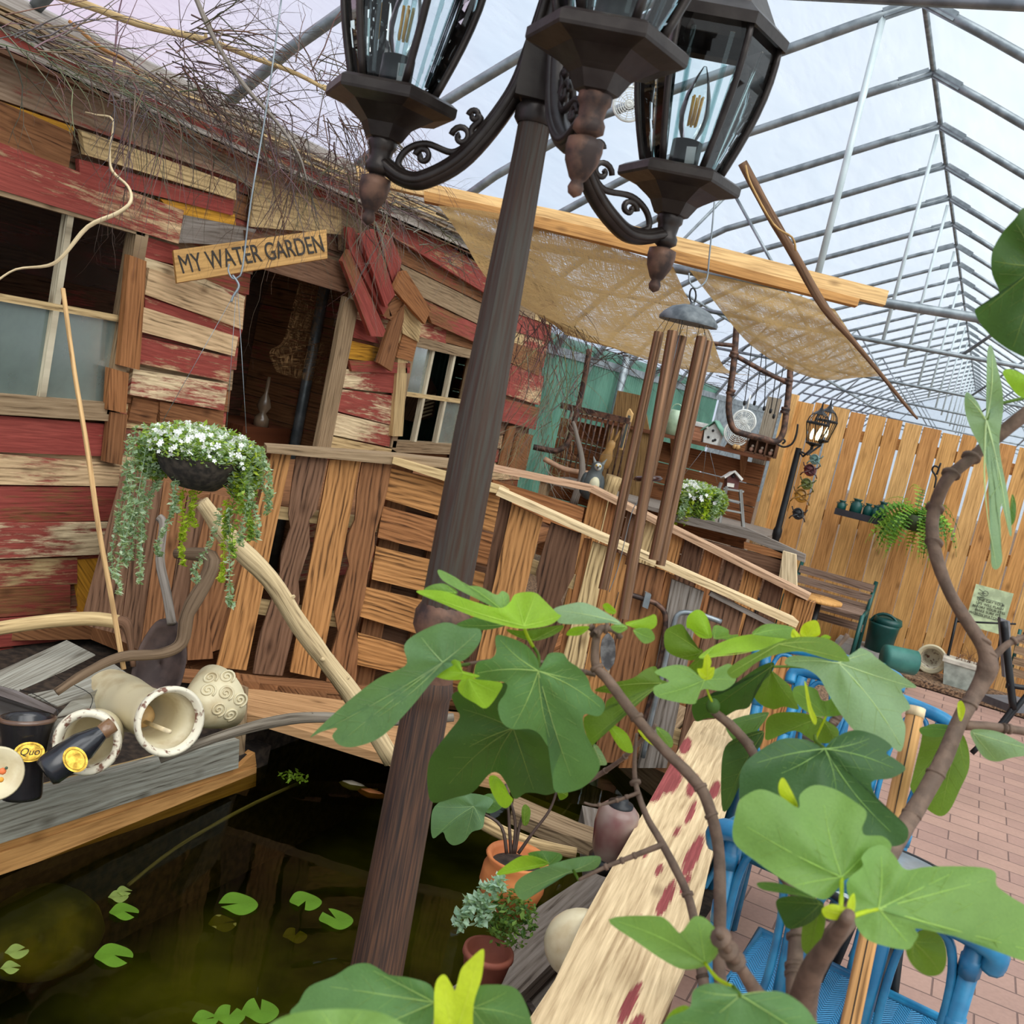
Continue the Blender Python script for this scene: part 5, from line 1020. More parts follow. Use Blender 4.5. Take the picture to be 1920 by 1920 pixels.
mb = MB(); x0 = sx_(1300,815); mb.box((x0,YS,SZ+.06), (.17,.12,.12), col=srgb(170,120,92)[:3]); o = thing('wooden_crate', (x0,YS,SZ), 'brown box with a white lid on the potting shelf left of the green-roofed birdhouse', 'box'); mb.build('body', WOOD, o); mb = MB(); mb.box((x0,YS,SZ+.135), (.24,.14,.035), col=(.8,.8,.76)); mb.build('lid', SOLID, o)
x0 = sx_(1262,800); o = thing('milk_can', (x0,YS,SZ), 'pale green enamel can half hidden behind the wind chime tubes', 'can'); mb = MB(); mb.lathe([(0,0),(.075,0),(.075,.17),(.05,.19),(.05,.21),(0,.21)], (x0,YS,SZ), n=24, col=srgb(160,184,152)[:3]); mb.build('body', GLOSS, o); mb = MB(); mb.tube([(x0+.05*math.cos(a),YS,SZ+.2+.06*math.sin(a)) for a in [pi*i/8 for i in range(9)]], .005, n=5, col=srgb(160,184,152)[:3]); mb.build('handle', GLOSS, o)
x0 = sx_(1383,835); o = thing('nesting_box', (x0,YS,SZ), 'plain brown wooden nesting box on the shelf right of the green-roofed birdhouse', 'box'); mb = MB(); mb.prism([(x0-.09,YS-.05,SZ),(x0+.08,YS-.05,SZ),(x0+.08,YS-.05,SZ+.09),(x0-.05,YS-.05,SZ+.12)], (0,.1,0), BRN); mb.build('body', WOOD, o)
for k,px in enumerate((1380,1386)): mb = MB(); mb.sphere((sx_(px,845)+.0,YS-.08,SZ+.024), .02, 10, col=srgb(196,156,100)[:3]); tag(mb.build('egg', SOLID), ['left tan ornament egg in front of the brown nesting box','right tan ornament egg in front of the brown nesting box'][k], 'egg', 'eggs on the potting shelf')
o = thing('cubby_box', (sx_(1428,850),YS,SZ), 'dark cubby box with a white top rail at the right end of the shelf', 'box'); xa, xb = sx_(1398,850), sx_(1452,860)
mb = MB(); mb.box(((xa+xb)/2,YS+.05,SZ+.06), (xb-xa,.01,.12), col=DKB); 
for i in range(4): mb.box((xa+(xb-xa)*i/3,YS,SZ+.06), (.008,.1,.12), col=DKB)
mb.box(((xa+xb)/2,YS,SZ+.005), (xb-xa,.1,.01), col=DKB); mb.build('case', WOOD, o); mb = MB(); mb.box(((xa+xb)/2-.02,YS,SZ+.135), (xb-xa+.05,.11,.025), col=(.75,.76,.72)); mb.build('top_rail', SOLID, o)
for i in range(3):
    xx = xa+(xb-xa)*(i+.5)/3; mb = MB(); mb.sphere((xx,YS-.01,SZ+.03), .02, 8, col=srgb(170,130,110)[:3]); mb.sphere((xx+.005,YS-.01,SZ+.058), .013, 8, col=srgb(200,180,160)[:3]); tag(mb.build('figurine', SOLID), ['small figurine in the left cubby of the dark box','small figurine in the middle cubby of the dark box','small figurine in the right cubby of the dark box'][i], 'figurine')
# two white fan grilles
def fan(px, py, Y_, r, label):
    c = atY(px, py, Y_); mb = MB(); nrm = (CAM-c).normalized(); a = nrm.cross(Vector((0,0,1))).normalized(); b = a.cross(nrm)
    mb.tube([c+a*r*math.cos(t_)+b*r*math.sin(t_) for t_ in [2*pi*i/40 for i in range(40)]], .009, n=6, closed=True)
    for k in (.85,.7,.56,.42,.28,.15): mb.tube([c+a*r*k*math.cos(t_)+b*r*k*math.sin(t_)+nrm*.02 for t_ in [2*pi*i/28 for i in range(28)]], .0026, n=4, closed=True)
    for i in range(12): t_ = i*pi/6; mb.tube([c+nrm*.02, c+(a*math.cos(t_)+b*math.sin(t_))*r], .0025, n=4)
    mb.tube([c+b*r, c+b*(r+.12)], .006, n=5); mb.tube([c-nrm*.05, c-nrm*.0+nrm*.02], .03, n=12)
    return tag(mb.build('wire_fan', simple('white_fan', (.78,.8,.76,1), .4)), label, 'fan')
fan(1395,790,7.9,.085,'round white wire fan hanging behind the rusty pipe frame'); fan(1382,812,8.3,.1,'second round white wire fan resting on the potting shelf')
fan(1180,195,6.2,.1,'round white wire fan hanging high behind the right lantern')
# rusty pipe frames
t = thing('pipe_frame', atW(1420,740,6.3), 'rusty U-shaped pipe frame with fittings hanging right of the wind chime', 'pipe frame')
mb = MB(); V = pxtube(mb, [(1381,612),(1376,680),(1368,740),(1367,775),(1376,805),(1400,815),(1430,822),(1455,828),(1468,812),(1474,775),(1480,720),(1483,672)], 6.3, 6, k=5, n=10); mb.build('pipe', IRONR, t)
for x,y in ((1376,665),(1370,735),(1478,716),(1472,770)): mb = MB(); c = atW(x,y,6.3); mb.lathe([(.024,-.02),(.028,-.016),(.028,-.006),(.024,0),(.028,.006),(.028,.016),(.024,.02)], c, (.08,0,1), n=14); mb.build('fitting', IRONR, t)
mb = MB(); pxtube(mb, [(1376,665),(1430,695),(1478,718)], 6.3, 4.5, n=8); pxtube(mb, [(1320,642),(1376,648)], 6.3, 4, n=8); mb.build('crossbar', IRONR, t)
t = thing('pipe_frame', atW(1080,780,6.8), 'rusty bent pipe frame standing beside the green corrugated wall', 'pipe frame')
mb = MB(); pxtube(mb, [(1105,655),(1098,700),(1085,760),(1074,800),(1064,830),(1045,845),(1020,842),(1000,838)], 6.6, 5.5, k=5, n=10); mb.build('pipe', IRONR, t)
mb = MB(); mb.lathe([(.022,-.02),(.028,-.012),(.028,.012),(.022,.02)], atW(1073,803,6.6), (.1,0,1), n=12); mb.build('fitting', IRONR, t)
for i,(a,b,c,d) in enumerate([(1410,640,1396,755),(1430,655,1415,755),(1436,660,1433,765),(1458,668,1445,770),(1470,680,1451,780)]):
    mb = MB(); pxtube(mb, [(a,b),((a+c)/2+1,(b+d)/2),(c,d)], 6.4, .9, n=4); mb.lathe([(0,-.02),(.009,-.012),(.009,.01),(0,.014)], atW(c,d,6.4), n=8); tag(mb.build('dark_cord', BLACK), ['leftmost weighted dark cord inside the rusty pipe frame','second weighted dark cord from the left in the rusty pipe frame','middle weighted dark cord inside the rusty pipe frame','second weighted dark cord from the right in the pipe frame','rightmost weighted dark cord inside the rusty pipe frame'][i], 'cord', 'cords hanging in the pipe frame')
# wooden rail under burlap, rusty grille, owl, stump, ladder, thermometer
mb = MB(); 
for i in range(13): xx = 1050+i*10; mb.tube([atY(xx+12,765+i*2.2,8.0), atY(xx-14,880+i*1.8,8.0)], .008, n=5)
mb.bar(atY(1052,760,8.0), atY(1180,790,8.0), .03, .05); tag(mb.build('rusty_grille', IRONR), 'rusty upright bar grille in front of the green corrugated wall', 'grille')
t = thing('owl', atW(1112,905,5.9), 'grey and white great horned owl decoy perched behind the bridge', 'owl')
c = atW(1112,900,5.9); ow = MB(); ow.lathe([(0,-.12),(.035,-.11),(.052,-.06),(.056,-.01),(.046,.035),(.034,.055),(.036,.075),(.033,.095),(.018,.108),(0,.112)], c, (.12,0,1), n=20, col=srgb(86,92,92)[:3]); ow.build('body', SOLID, t)
fv = (CAM-c).normalized(); b_ = MB(); b_.sphere(c+fv*.03+Vector((.01,0,-.03)), .034, 12, sc3=(1,1,1.7), col=srgb(196,190,160)[:3]); b_.build('breast', SOLID, t)
b_ = MB(); b_.sphere(c+fv*.03+Vector((.012,0,.08)), .022, 10, col=srgb(214,214,206)[:3]); b_.build('face', SOLID, t)
for s in (-1,1): b_ = MB(); b_.sphere(c+fv*.05+_r*s*.011+Vector((.012,0,.086)), .006, 8, col=srgb(190,150,30)[:3]); b_.build('eye', SOLID, t); b_ = MB(); b_.lathe([(.012,0),(.001,.04)], c+_r*s*.022+Vector((.012,0,.1)), _r*s*.5+Vector((0,0,1)), n=6, col=srgb(120,124,120)[:3]); b_.build('ear_tuft', SOLID, t)
b_ = MB(); b_.lathe([(.007,0),(.001,.018)], c+fv*.05+Vector((.012,0,.078)), fv-Vector((0,0,.8)), n=6, col=(.05,.05,.05)); b_.build('beak', SOLID, t)
for s in (-1,1): b_ = MB(); b_.sphere(c+_r*s*.046+Vector((0,0,-.03)), .026, 10, sc3=(1,1,2.6), col=srgb(70,78,80)[:3]); b_.build('wing', SOLID, t)
t0_ = atW(1135,945,5.95); mb = MB(); mb.lathe([(.05,-.9),(.05,-.2),(.045,.12),(.048,.17),(.0,.16)], t0_, (.1,0,1), n=12, col=TAN); tag(mb.build('log_post', BARK), 'barked log post standing right behind the owl', 'log')
limb('bent_branch', [(1075,945),(1092,880),(1080,810),(1074,790)], 6.1, [8,6,4,3], 'bare branch standing left of the owl', 'branch', GRY)
mb = MB(); pxtube(mb, [(1020,860),(1060,880),(1120,890)], 6.2, 5, n=8, col=srgb(190,150,120)[:3]); tag(mb.build('copper_pipe', SOLID), 'pale copper pipe lying behind the far railing', 'pipe')
t = thing('figurine', atW(1145,840,7.2), 'tan standing rabbit figurine behind the owl', 'figurine'); c = atW(1140,850,7.2); mb = MB(); mb.lathe([(0,-.12),(.04,-.1),(.045,-.03),(.025,.03),(.03,.06),(.022,.09),(0,.1)], c, (.15,0,1), n=14, col=srgb(176,136,80)[:3]); mb.build('body', SOLID, t)
for s in (-1,1): mb = MB(); mb.lathe([(.006,0),(.011,.05),(.002,.1)], c+Vector((.01+s*.014,0,.08)), (.15+s*.1,0,1), n=8, col=srgb(176,136,80)[:3]); mb.build('ear', SOLID, t)
t = thing('thermometer', atY(1170,800,8.2), 'tall wooden thermometer frame with a gabled top on the brown board', 'thermometer')
mb = MB(); mb.prism([atY(x,y,8.2) for x,y in [(1158,842),(1176,772),(1180,766),(1186,776),(1168,844)]], (0,.03,0), PINE); mb.build('frame', LUMBER, t); mb = MB(); mb.prism([atY(x,y,8.19) for x,y in [(1162,838),(1178,778),(1182,780),(1166,840)]], (0,.008,0), (.1,.11,.1)); mb.build('scale', SOLID, t)
t = thing('step_ladder', atW(1370,960,6.6), 'small grey step ladder holding a red barn birdhouse', 'ladder')
for a,b in (((1362,912),(1348,985)),((1388,918),(1394,995)),((1352,905),(1322,985))): mb = MB(); mb.bar(atW(*a,6.6), atW(*b,6.6), .018, .035, up=FW, col=srgb(140,142,140)[:3]); mb.build('rail', WOOD, t)
for a,b in (((1356,916),(1394,922)),((1355,955),(1391,962)),((1358,935),(1389,942))): mb = MB(); mb.bar(atW(*a,6.6), atW(*b,6.6), .012, .03, up=FW, col=srgb(150,152,150)[:3]); mb.build('step', WOOD, t)
t = thing('barn_birdhouse', atW(1373,912,6.6), 'little red barn birdhouse with white doors on top of the ladder', 'birdhouse')
def sp(x, y, w_=6.6): return atW(x,y,w_)
mb = MB(); mb.prism([sp(*q) for q in [(1362,914),(1384,918),(1387,895),(1376,885),(1364,892)]], FW*.09, srgb(104,52,44)[:3]); mb.build('body', SOLID, t)
for q in ([(1358,894),(1376,883),(1377,886),(1360,897)],[(1375,883),(1379,882),(1394,898),(1391,902)]): mb = MB(); mb.prism([sp(*z,6.56) for z in q], FW*.14, (.75,.72,.66)); mb.build('roof', SOLID, t)
mb = MB(); mb.prism([sp(*q,6.585) for q in [(1364,905),(1377,907),(1376,914),(1363,912)]], FW*.008, (.72,.7,.62)); mb.build('door', SOLID, t)
mb = MB(); mb.sphere(sp(1375,893,6.59), .012, 8, col=(.03,.02,.02)); mb.build('hole', SOLID, t)
# far double lantern on its black post
t = thing('garden_lamp', (-1.19,7.8,0), 'black double lantern lamp post with lit bulbs in front of the cedar fence', 'lamp post')
gp_ = Vector((-1.19,7.8,0)); q1 = atY(1498,840,7.8); mb = MB(); mb.lathe([(0,0),(.05,0),(.045,.3),(.03,.32),(.028,.8),(.034,.82),(.034,.86),(.025,.89),(.022,q1.z)], (q1.x,7.8,0), n=14); mb.build('post', BLACK, t)
t.location = (q1.x,7.8,0)
for ob in t.children: ob.data.transform(Matrix.Translation((-1.19-q1.x,0,0)))
for k,(cx,cy,Y_) in enumerate(((1524,832,7.75),(1540,826,7.95))):
    c = atY(cx,cy,Y_); f = MB(); f.lathe([(.0,-.05),(.012,-.04),(.012,-.02),(.05,-.005),(.055,.005),(.05,.01),(0,.01)], c, n=6, smooth=False); f.lathe([(.078,.14),(.085,.145),(.085,.155),(.078,.16)], c, n=6, smooth=False); f.lathe([(.045,.215),(.055,.218),(.02,.245),(.008,.27),(.004,.31),(0,.31)], c, n=6, smooth=False)
    for i in range(12): a = i*pi/6; d = Vector((math.cos(a),math.sin(a),0)); f.tube([c+d*.05+Vector((0,0,.01)), c+d*.082+Vector((0,0,.145)), c+d*.07+Vector((0,0,.19)), c+d*.05+Vector((0,0,.218))], .0028, n=4)
    fo = f.build('lantern', BLACK, t)
    for dx in (-.02,.022): b = MB(); b.lathe([(.008,.03),(.015,.055),(.012,.08),(.001,.11)], c+Vector((dx,-.01,0)), n=10); b.build('lit_bulb', LIT, fo)
    g_ = MB(); g_.tube([Vector((q1.x,7.8,q1.z-.02)), (Vector((q1.x,7.8,q1.z))+c)/2+Vector((0,0,-.08)), c+Vector((0,0,-.04))], .008, n=6); g_.build('arm', BLACK, t)
t = thing('scroll_bracket', atY(1485,830,7.75), 'black scrolled iron bracket joining the far lamp post', 'bracket'); mb = MB(); V = [atY(x,y,7.75) for x,y in cat_rom([(1496,795),(1493,815),(1485,832),(1470,838),(1457,832),(1456,826),(1465,822),(1472,827),(1467,832)],5)]; mb.tube(V, .008, n=6); mb.build('scroll', BLACK, t)
# painted gecko ornaments climbing the post
for (x,y,r,c,lb) in [(1528,862,.04,srgb(130,170,164)[:3],'pale turquoise tin gecko at the top of the row of ornaments'),(1519,882,.048,srgb(104,46,50)[:3],'dark red tin gecko ornament under the turquoise one'),(1513,908,.045,srgb(120,130,60)[:3],'olive green tin gecko ornament in the middle of the row'),(1503,930,.055,srgb(190,136,52)[:3],'amber round tin ornament below the olive gecko'),(1497,964,.046,srgb(50,54,58)[:3],'black tin gecko ornament lowest beside the lamp post')]:
    c0 = atY(x,y,8.3); t = thing('gecko_ornament', c0, lb, 'ornament'); mb = MB(); nv = (CAM-c0).normalized(); mb.sphere(c0, r, 12, sc3=(1,1,.35), ax=nv, col=c); mb.build('body', GLOSS, t)
    mb = MB(); a_ = nv.cross(Vector((0,0,1))).normalized(); b_ = a_.cross(nv)
    mb.tube([c0+nv*.02+a_*r*1.0*math.cos(k*.35)*(1-k/22)+b_*r*1.2*math.sin(k*.35)*(1-k/22) for k in range(16)], .007, n=5, col=tuple(v*.45 for v in c)); mb.build('tail', GLOSS, t)
    for s in (-1,1):
        for s2 in (-1,1): mb = MB(); mb.tube([c0+nv*.02, c0+nv*.02+a_*s*r*1.1+b_*s2*r*.6, c0+nv*.02+a_*s*r*1.35+b_*s2*r*1.1], .005, n=4, col=tuple(v*.4 for v in c)); mb.build('foot', GLOSS, t)
# shelf of green enamel cans, fern, hook
t = thing('wall_shelf', atY(1600,970,8.4), 'dark shelf on the cedar fence carrying green enamel cans', 'shelf'); a = atY(1566,960,8.4); b = atY(1662,985,8.4); b.z = a.z
mb = MB(); mb.box(((a.x+b.x)/2+.04,8.42,a.z), (b.x-a.x+.08,.13,.028), col=srgb(50,48,54)[:3]); mb.build('board', SOLID, t); mb = MB(); mb.box(((a.x+b.x)/2+.04,8.35,a.z+.012), (b.x-a.x+.08,.012,.05), col=srgb(44,42,48)[:3]); mb.build('lip', SOLID, t)
zt = a.z+.016
for k,(px,r,h,lb) in enumerate([(1579,.036,.085,'small green enamel milk can at the left end of the fence shelf'),(1607,.046,.125,'largest green enamel milk can, second on the fence shelf'),(1630,.034,.11,'slim green enamel jug third on the fence shelf'),(1645,.03,.11,'narrow green enamel pitcher fourth on the fence shelf'),(1657,.04,.15,'green enamel can at the right end beside the fern')]):
    xx = atY(px,945,8.41).x; t = thing('milk_can', (xx,8.41,zt), lb, 'can', 'green enamel cans on the fence shelf'); mb = MB(); mb.lathe([(0,0),(r,0),(r,h*.65),(r*.6,h*.82),(r*.6,h*.9),(r*.85,h),(r*.75,h),(r*.5,h*.86)], (xx,8.41,zt), n=20); mb.build('body', GREENC, t)
    for s in (-1,1): mb = MB(); mb.tube([(xx+s*r*.9,8.41,zt+h*.62),(xx+s*r*1.2,8.41,zt+h*.72),(xx+s*r*.7,8.41,zt+h*.8)], .004, n=5); mb.build('handle', GREENC, t)
t = thing('boston_fern', atY(1720,950,8.3), 'hanging boston fern with arching fronds on the cedar fence', 'fern'); fc_ = atY(1717,965,8.28)
mb = MB(); mb.lathe([(0,-.12),(.07,-.12),(.1,0),(.09,0),(0,-.05)], fc_, n=18, col=srgb(60,70,40)[:3]); mb.build('pot', SOLID, t)
fg = [srgb(122,168,52)[:3],srgb(92,140,44)[:3],srgb(146,188,70)[:3],srgb(70,112,40)[:3]]
for i in range(96):
    a = R.uniform(0,2*pi); el = R.uniform(-.4,1.3); d = Vector((math.cos(a),min(.3,math.sin(a)*.6-.1),el)).normalized(); L = R.uniform(.3,.5); p = Vector(fc_); V=[p.copy()]
    for k in range(12): d = (d+Vector((0,0,-.22))).normalized(); p = p+d*L/12; V.append(p.copy())
    mb = MB(); col = R.choice(fg); mb.tube(V, .0016, n=3, cap=False, col=col); sd = V[-1]-V[0]; 
    for k in range(1,12):
        dd = (V[k+1]-V[k-1]).normalized(); s_ = dd.cross(Vector((0,0,1))+FW*-.6).normalized(); wl = .03*math.sin(pi*min(1,.15+k/13.))*R.uniform(.8,1.1)
        for s in (-1,1): mb.add([V[k], V[k]+dd*.012, V[k]+s_*s*wl+dd*.014, V[k]+s_*s*wl*.95+dd*.004], [[0,1,2,3]], [[(0,0)]*4], col)
    mb.build('frond', SMALLLEAF, t)
t = thing('iron_hook', atY(1755,890,8.4), 'black scrolled iron hook on the fence above the fern', 'hook'); mb = MB(); mb.tube([atY(x,y,8.42) for x,y in cat_rom([(1752,915),(1755,895),(1748,882),(1752,874),(1760,878),(1756,890),(1764,868)],5)], .008, n=6); mb.build('scroll', BLACK, t)
# fence sign with its stand
t = thing('metal_sign', atY(1860,1140,8.35), 'pale green printed sign with black words leaning on the fence', 'sign'); Q = [atY(x,y,8.4) for x,y in [(1830,1095),(1901,1112),(1868,1187),(1815,1176)]]
Q = [Q[0], Q[1], Vector((Q[1].x+.0, 8.4, Q[0].z-.47)), Vector((Q[0].x, 8.4, Q[0].z-.47))]; xl = Q[0].x; xr_ = Q[1].x; zt_ = Q[0].z; zb_ = atY(1840,1180,8.4).z
mb = MB(); mb.prism([(xl,8.4,zb_),(xr_,8.4,zb_),(xr_,8.4,zt_),(xl,8.4,zt_)], (0,.01,0), srgb(198,214,170)[:3]); mb.build('plate', SOLID, t)
hh = zt_-zb_; cx_ = (xl+xr_)/2
mb = MB(); 
for k in range(4):
    a_ = [((xl+.05,zt_-.28*hh)),((xr_-.05,zt_-.28*hh)),((xr_-.05,zb_+.3*hh)),((xl+.05,zb_+.3*hh))]; p_, q_ = a_[k], a_[(k+1)%4]; mb.tube([(p_[0],8.396,p_[1]),(q_[0],8.396,q_[1])], .0015, n=4, col=(.1,.12,.1))
mb.tube([(xl+.03+.05*(i%3)*.5,8.396,zt_-.03-.01*i) for i in range(8)], .0018, n=4, col=(.1,.12,.1)); mb.tube([(xl+.08+.02*math.cos(i),8.396,zt_-.05+.02*math.sin(i)) for i in range(7)], .0018, n=4, col=(.1,.12,.1)); mb.build('line_drawing', SOLID, t)
for i, s in enumerate(['ONE DAY YOUR','LIFE WILL FLASH','BEFORE YOUR EYES','MAKE SURE IT\'S','WORTH WATCHING']): text(s, Vector((cx_,8.396,zt_-.33*hh-i*.085*hh)), Vector((0,-1,0)), Vector((0,0,1)), .026, DARKT, 'lettering', t, .0005)
t = thing('sign_stand', atY(1800,1200,8.2), 'dark iron easel stand in front of the printed sign', 'stand'); mb = MB()
for a,b in (((1797,1145),(1770,1262)),((1880,1170),(1868,1250))): mb.tube([atY(*a,8.2), atY(*b,8.2)], .012, n=6)
mb.tube([atY(1790,1165,8.2), atY(1905,1170,8.2)], .008, n=6); mb.tube([atY(1772,1240,8.2), atY(1870,1262,8.2)], .008, n=6); mb.build('frame', BLACK, t)
# bench, round table
t = thing('garden_bench', (-.85,8.2,0), 'slatted wooden garden bench with a dark metal end against the fence', 'bench')
xb0, xb1 = atY(1497,1075,8.25).x, atY(1637,1110,8.25).x; ztop = atY(1637,1096,8.25).z
for i in range(5): mb = MB(); mb.box(((xb0+xb1)/2,8.25-.012*i,ztop-.03-i*.078), (xb1-xb0,.02,.058), col=srgb(136,114,100)[:3]); mb.build('back_slat', WOOD, t)
for i in range(4): mb = MB(); mb.box(((xb0+xb1)/2,8.12-.08*i,.40), (xb1-xb0,.065,.02), col=srgb(136,114,100)[:3]); mb.build('seat_slat', WOOD, t)
for xx in (xb0,xb1): mb = MB(); mb.tube([(xx,8.3,ztop+.02),(xx,8.2,.4),(xx,8.25,0.01)], .016, n=8); mb.tube([(xx,8.2,.4),(xx,7.85,.4),(xx,7.82,.01)], .016, n=8); mb.build('end_frame', GREENC, t)
t = thing('round_table', atZ(1535,1125,.62), 'small round wooden table top beside the bench', 'table'); c = atY(1535,1126,7.4); mb = MB(); mb.lathe([(0,0),(.16,0),(.16,.02),(0,.02)], c, n=32, col=srgb(206,156,92)[:3]); mb.build('top', LUMBER, t); mb = MB(); mb.tube([c, (c.x,c.y,.01)], .025, n=10); mb.lathe([(.14,0.01),(.14,.03),(.03,.05)], (c.x,c.y,0), n=20); mb.build('pedestal', BLACK, t); t.location = (c.x,c.y,0)
for ob in t.children: 
    ob.data.transform(Matrix.Translation(atZ(1535,1125,.62)-Vector((c.x,c.y,0))))
# cans and pots on the ground
GR2 = simple('teal_plastic', srgb(62,124,112), .5, 0, srgb(44,100,92), 7)
mb = MB(); mb.box((-.42,8.42,.05), (.6,.3,.1)); tag(mb.build('concrete_ledge', simple('pale_concrete', srgb(168,164,160), .9)), 'pale concrete ledge under the watering cans at the fence', 'ledge')
c = atZ(1645,1219,.1); t = thing('watering_can', c, 'dark green bucket shaped watering can standing beside the bench', 'watering can'); mb = MB(); mb.lathe([(0,0),(.1,0),(.115,.2),(.12,.22),(.105,.21),(.09,.03),(0,.03)], c, n=28); mb.build('body', GREENC, t)
mb = MB(); mb.tube([c+Vector((.1*math.cos(a),0,.2+.09*math.sin(a))) for a in [pi*i/10 for i in range(11)]], .012, n=8); mb.build('handle', GREENC, t); mb = MB(); mb.lathe([(.09,.2),(.11,.23),(.1,.27),(.06,.25)], c+Vector((.02,0,0)), n=20); mb.build('hood', GREENC, t)
c = atZ(1664,1232,.19); e_ = atZ(1700,1240,.19); t = thing('watering_can', (c.x,c.y,0), 'teal watering can lying on its side with its spout on the ground', 'watering can'); mb = MB(); ax = (e_-c).normalized(); mb.lathe([(0,-.03),(.085,-.03),(.09,0),(.09,.2),(.08,.21),(.07,.02)], c, ax, n=26); mb.build('body', GR2, t); mb = MB(); mb.tube([c+Vector((0,-.08,-.05)), c+Vector((-.1,-.14,-.06)), c+Vector((-.22,-.16,-.055))], [.02,.014,.012], n=10); mb.build('spout', GR2, t)
c = atY(1744,1242,8.32); c.z = max(.16, c.z); nv = (CAM-c); nv.z *= .25; nv.normalize(); t = thing('flower_pot', (c.x,c.y,0), 'cream ringed flower pot lying with its mouth to the viewer', 'pot'); mb = MB(); mb.lathe([(0,-.2),(.06,-.2),(.085,-.02),(.075,-.02),(.05,-.18),(0,-.18)], c, nv, n=32); mb.build('body', CHIPC, t)
mb = MB(); mb.lathe([(.085,-.03),(.112,-.01),(.112,.015),(.1,.02),(.09,.005),(.083,.01),(.075,-.02)], c, nv, n=36); mb.build('rim', CERAM, t)
c = atY(1808,1280,8.15); c.z = .05; t = thing('trough_planter', c, 'pale grey rectangular planter of dried plants on the mulch', 'planter'); mb = MB(); L_,W_ = .17,.09
mb.prism([c+Vector((-L_*.8,-W_*.7,0)),c+Vector((L_*.8,-W_*.7,0)),c+Vector((L_,-W_,.17)),c+Vector((-L_,-W_,.17))], (0,.16,0), srgb(170,178,168)[:3]); mb.build('box', SOLID, t); mb = MB(); mb.box(c+Vector((0,0,.18)), (L_*2.15,W_*2.2,.025), col=srgb(200,194,180)[:3]); mb.build('rim', SOLID, t); mb = MB(); mb.tc = srgb(120,84,60)[:3]
for i in range(14): twig(mb, c+Vector((R.uniform(-.12,.12),0,.18)), (R.uniform(-.5,.5),R.uniform(-.3,.3),1), R.uniform(.06,.14), .0035, .1)
mb.build('dried_stems', TWG, t)
# black folding chair at the right edge, second slat bench beyond
t = thing('folding_chair', atZ(1900,1440,0), 'black folding chair with open arms at the right edge', 'chair')
Wc = 4.9
for nm,pts,r_ in [('leg',[(1882,1165),(1890,1240),(1900,1330)],7),('leg',[(1900,1325),(1870,1365),(1822,1412)],5),('leg',[(1935,1290),(1880,1360),(1846,1396)],5),('arm',[(1888,1283),(1910,1288),(1950,1292)],5)]:
    mb = MB(); pxtube(mb, pts, Wc, r_, n=8); mb.build(nm, BLACK, t)
mb = MB(); mb.prism([atW(*q,Wc) for q in [(1896,1322),(1960,1325),(1960,1340),(1894,1336)]], FW*.3, (.12,.12,.13)); mb.build('seat', SOLID, t); mb = MB(); mb.prism([atW(*q,Wc+.05) for q in [(1876,1158),(1894,1165),(1898,1270),(1884,1270)]], FW*.03, (.2,.2,.21)); mb.build('backrest', SOLID, t)
t = thing('garden_bench', atZ(1930,1300,0), 'second slatted bench partly cut off at the right edge by the fence', 'bench')
for i in range(4): mb = MB(); a = atY(1905+(-i*3),1196+i*21,8.0); mb.box((a.x+.5,8.0,a.z), (1.0,.02,.055), col=srgb(150,126,100)[:3]); mb.build('back_slat', WOOD, t)
mb = MB(); mb.tube([atY(1913,1180,8.05), atY(1888,1290,8.05)], .014, n=6); mb.build('end_frame', GREENC, t)

# ================================================================ TABLE AND RATTAN CHAIRS
tc_ = atZ(1700,1660,.70); t = thing('bistro_table', (tc_.x,tc_.y,0), 'round glass-grey bistro table with a black rim among the blue chairs', 'table')
TR = .2; tcx = atZ(1660,1655,.70); t.location = (tcx.x,tcx.y,0)
mb = MB(); mb.lathe([(0,.01),(TR,.01),(TR,.0),(0,0)], tcx, n=48, col=srgb(176,186,190)[:3]); mb.build('top', GLOSS, t); mb = MB(); mb.tube([tcx+Vector((TR*math.cos(a),TR*math.sin(a),.005)) for a in [2*pi*i/48 for i in range(48)]], .008, n=6, closed=True); mb.bar(tcx+Vector((-TR*.9,.03,.012)), tcx+Vector((TR*.9,.05,.012)), .02, .004); mb.build('rim', BLACK, t)
for k in range(4): mb = MB(); a = k*pi/2+.6; mb.tube([tcx+Vector((.05*math.cos(a),.05*math.sin(a),0)), (tcx.x+.17*math.cos(a),tcx.y+.17*math.sin(a),.01)], .012, n=6); mb.build('leg', BLACK, t)
mseat, nts = newmat('woven_blue_seat'); g = N(nts); uvn = g.n('UVMap', uv_map='UVMap').outputs[0]; spx = g.n('SeparateXYZ'); nts.links.new(uvn, spx.inputs[0])
zz_ = g.math('PINGPONG', spx.outputs[0], .025); ww = g.math('SINE', g.math('MULTIPLY', g.math('ADD', spx.outputs[1], g.math('MULTIPLY', zz_, 1.3)), 620.0))
ed = g.math('SINE', g.math('MULTIPLY', spx.outputs[0], 2*pi/.0125)); hgt = g.math('ADD', g.math('MULTIPLY', ww, .5), g.math('MULTIPLY', g.math('ABSOLUTE', ed), .12))
cc = g.mix(g.math('MULTIPLY', g.math('ADD', hgt, .6), .9, clamp=True), srgb(12,78,120), srgb(52,150,202)); pbs = g.n('BsdfPrincipled', Roughness=.4); nts.links.new(cc, pbs.inputs['Base Color']); nts.links.new(g.bump(hgt, .8, .004), pbs.inputs['Normal']); g.out(pbs.outputs[0])
ch = thing('rattan_chair', (0,0,0), 'blue rattan chair seen from behind at the lower right, nearest the chipped rail', 'chair', 'blue rattan chairs round the table')
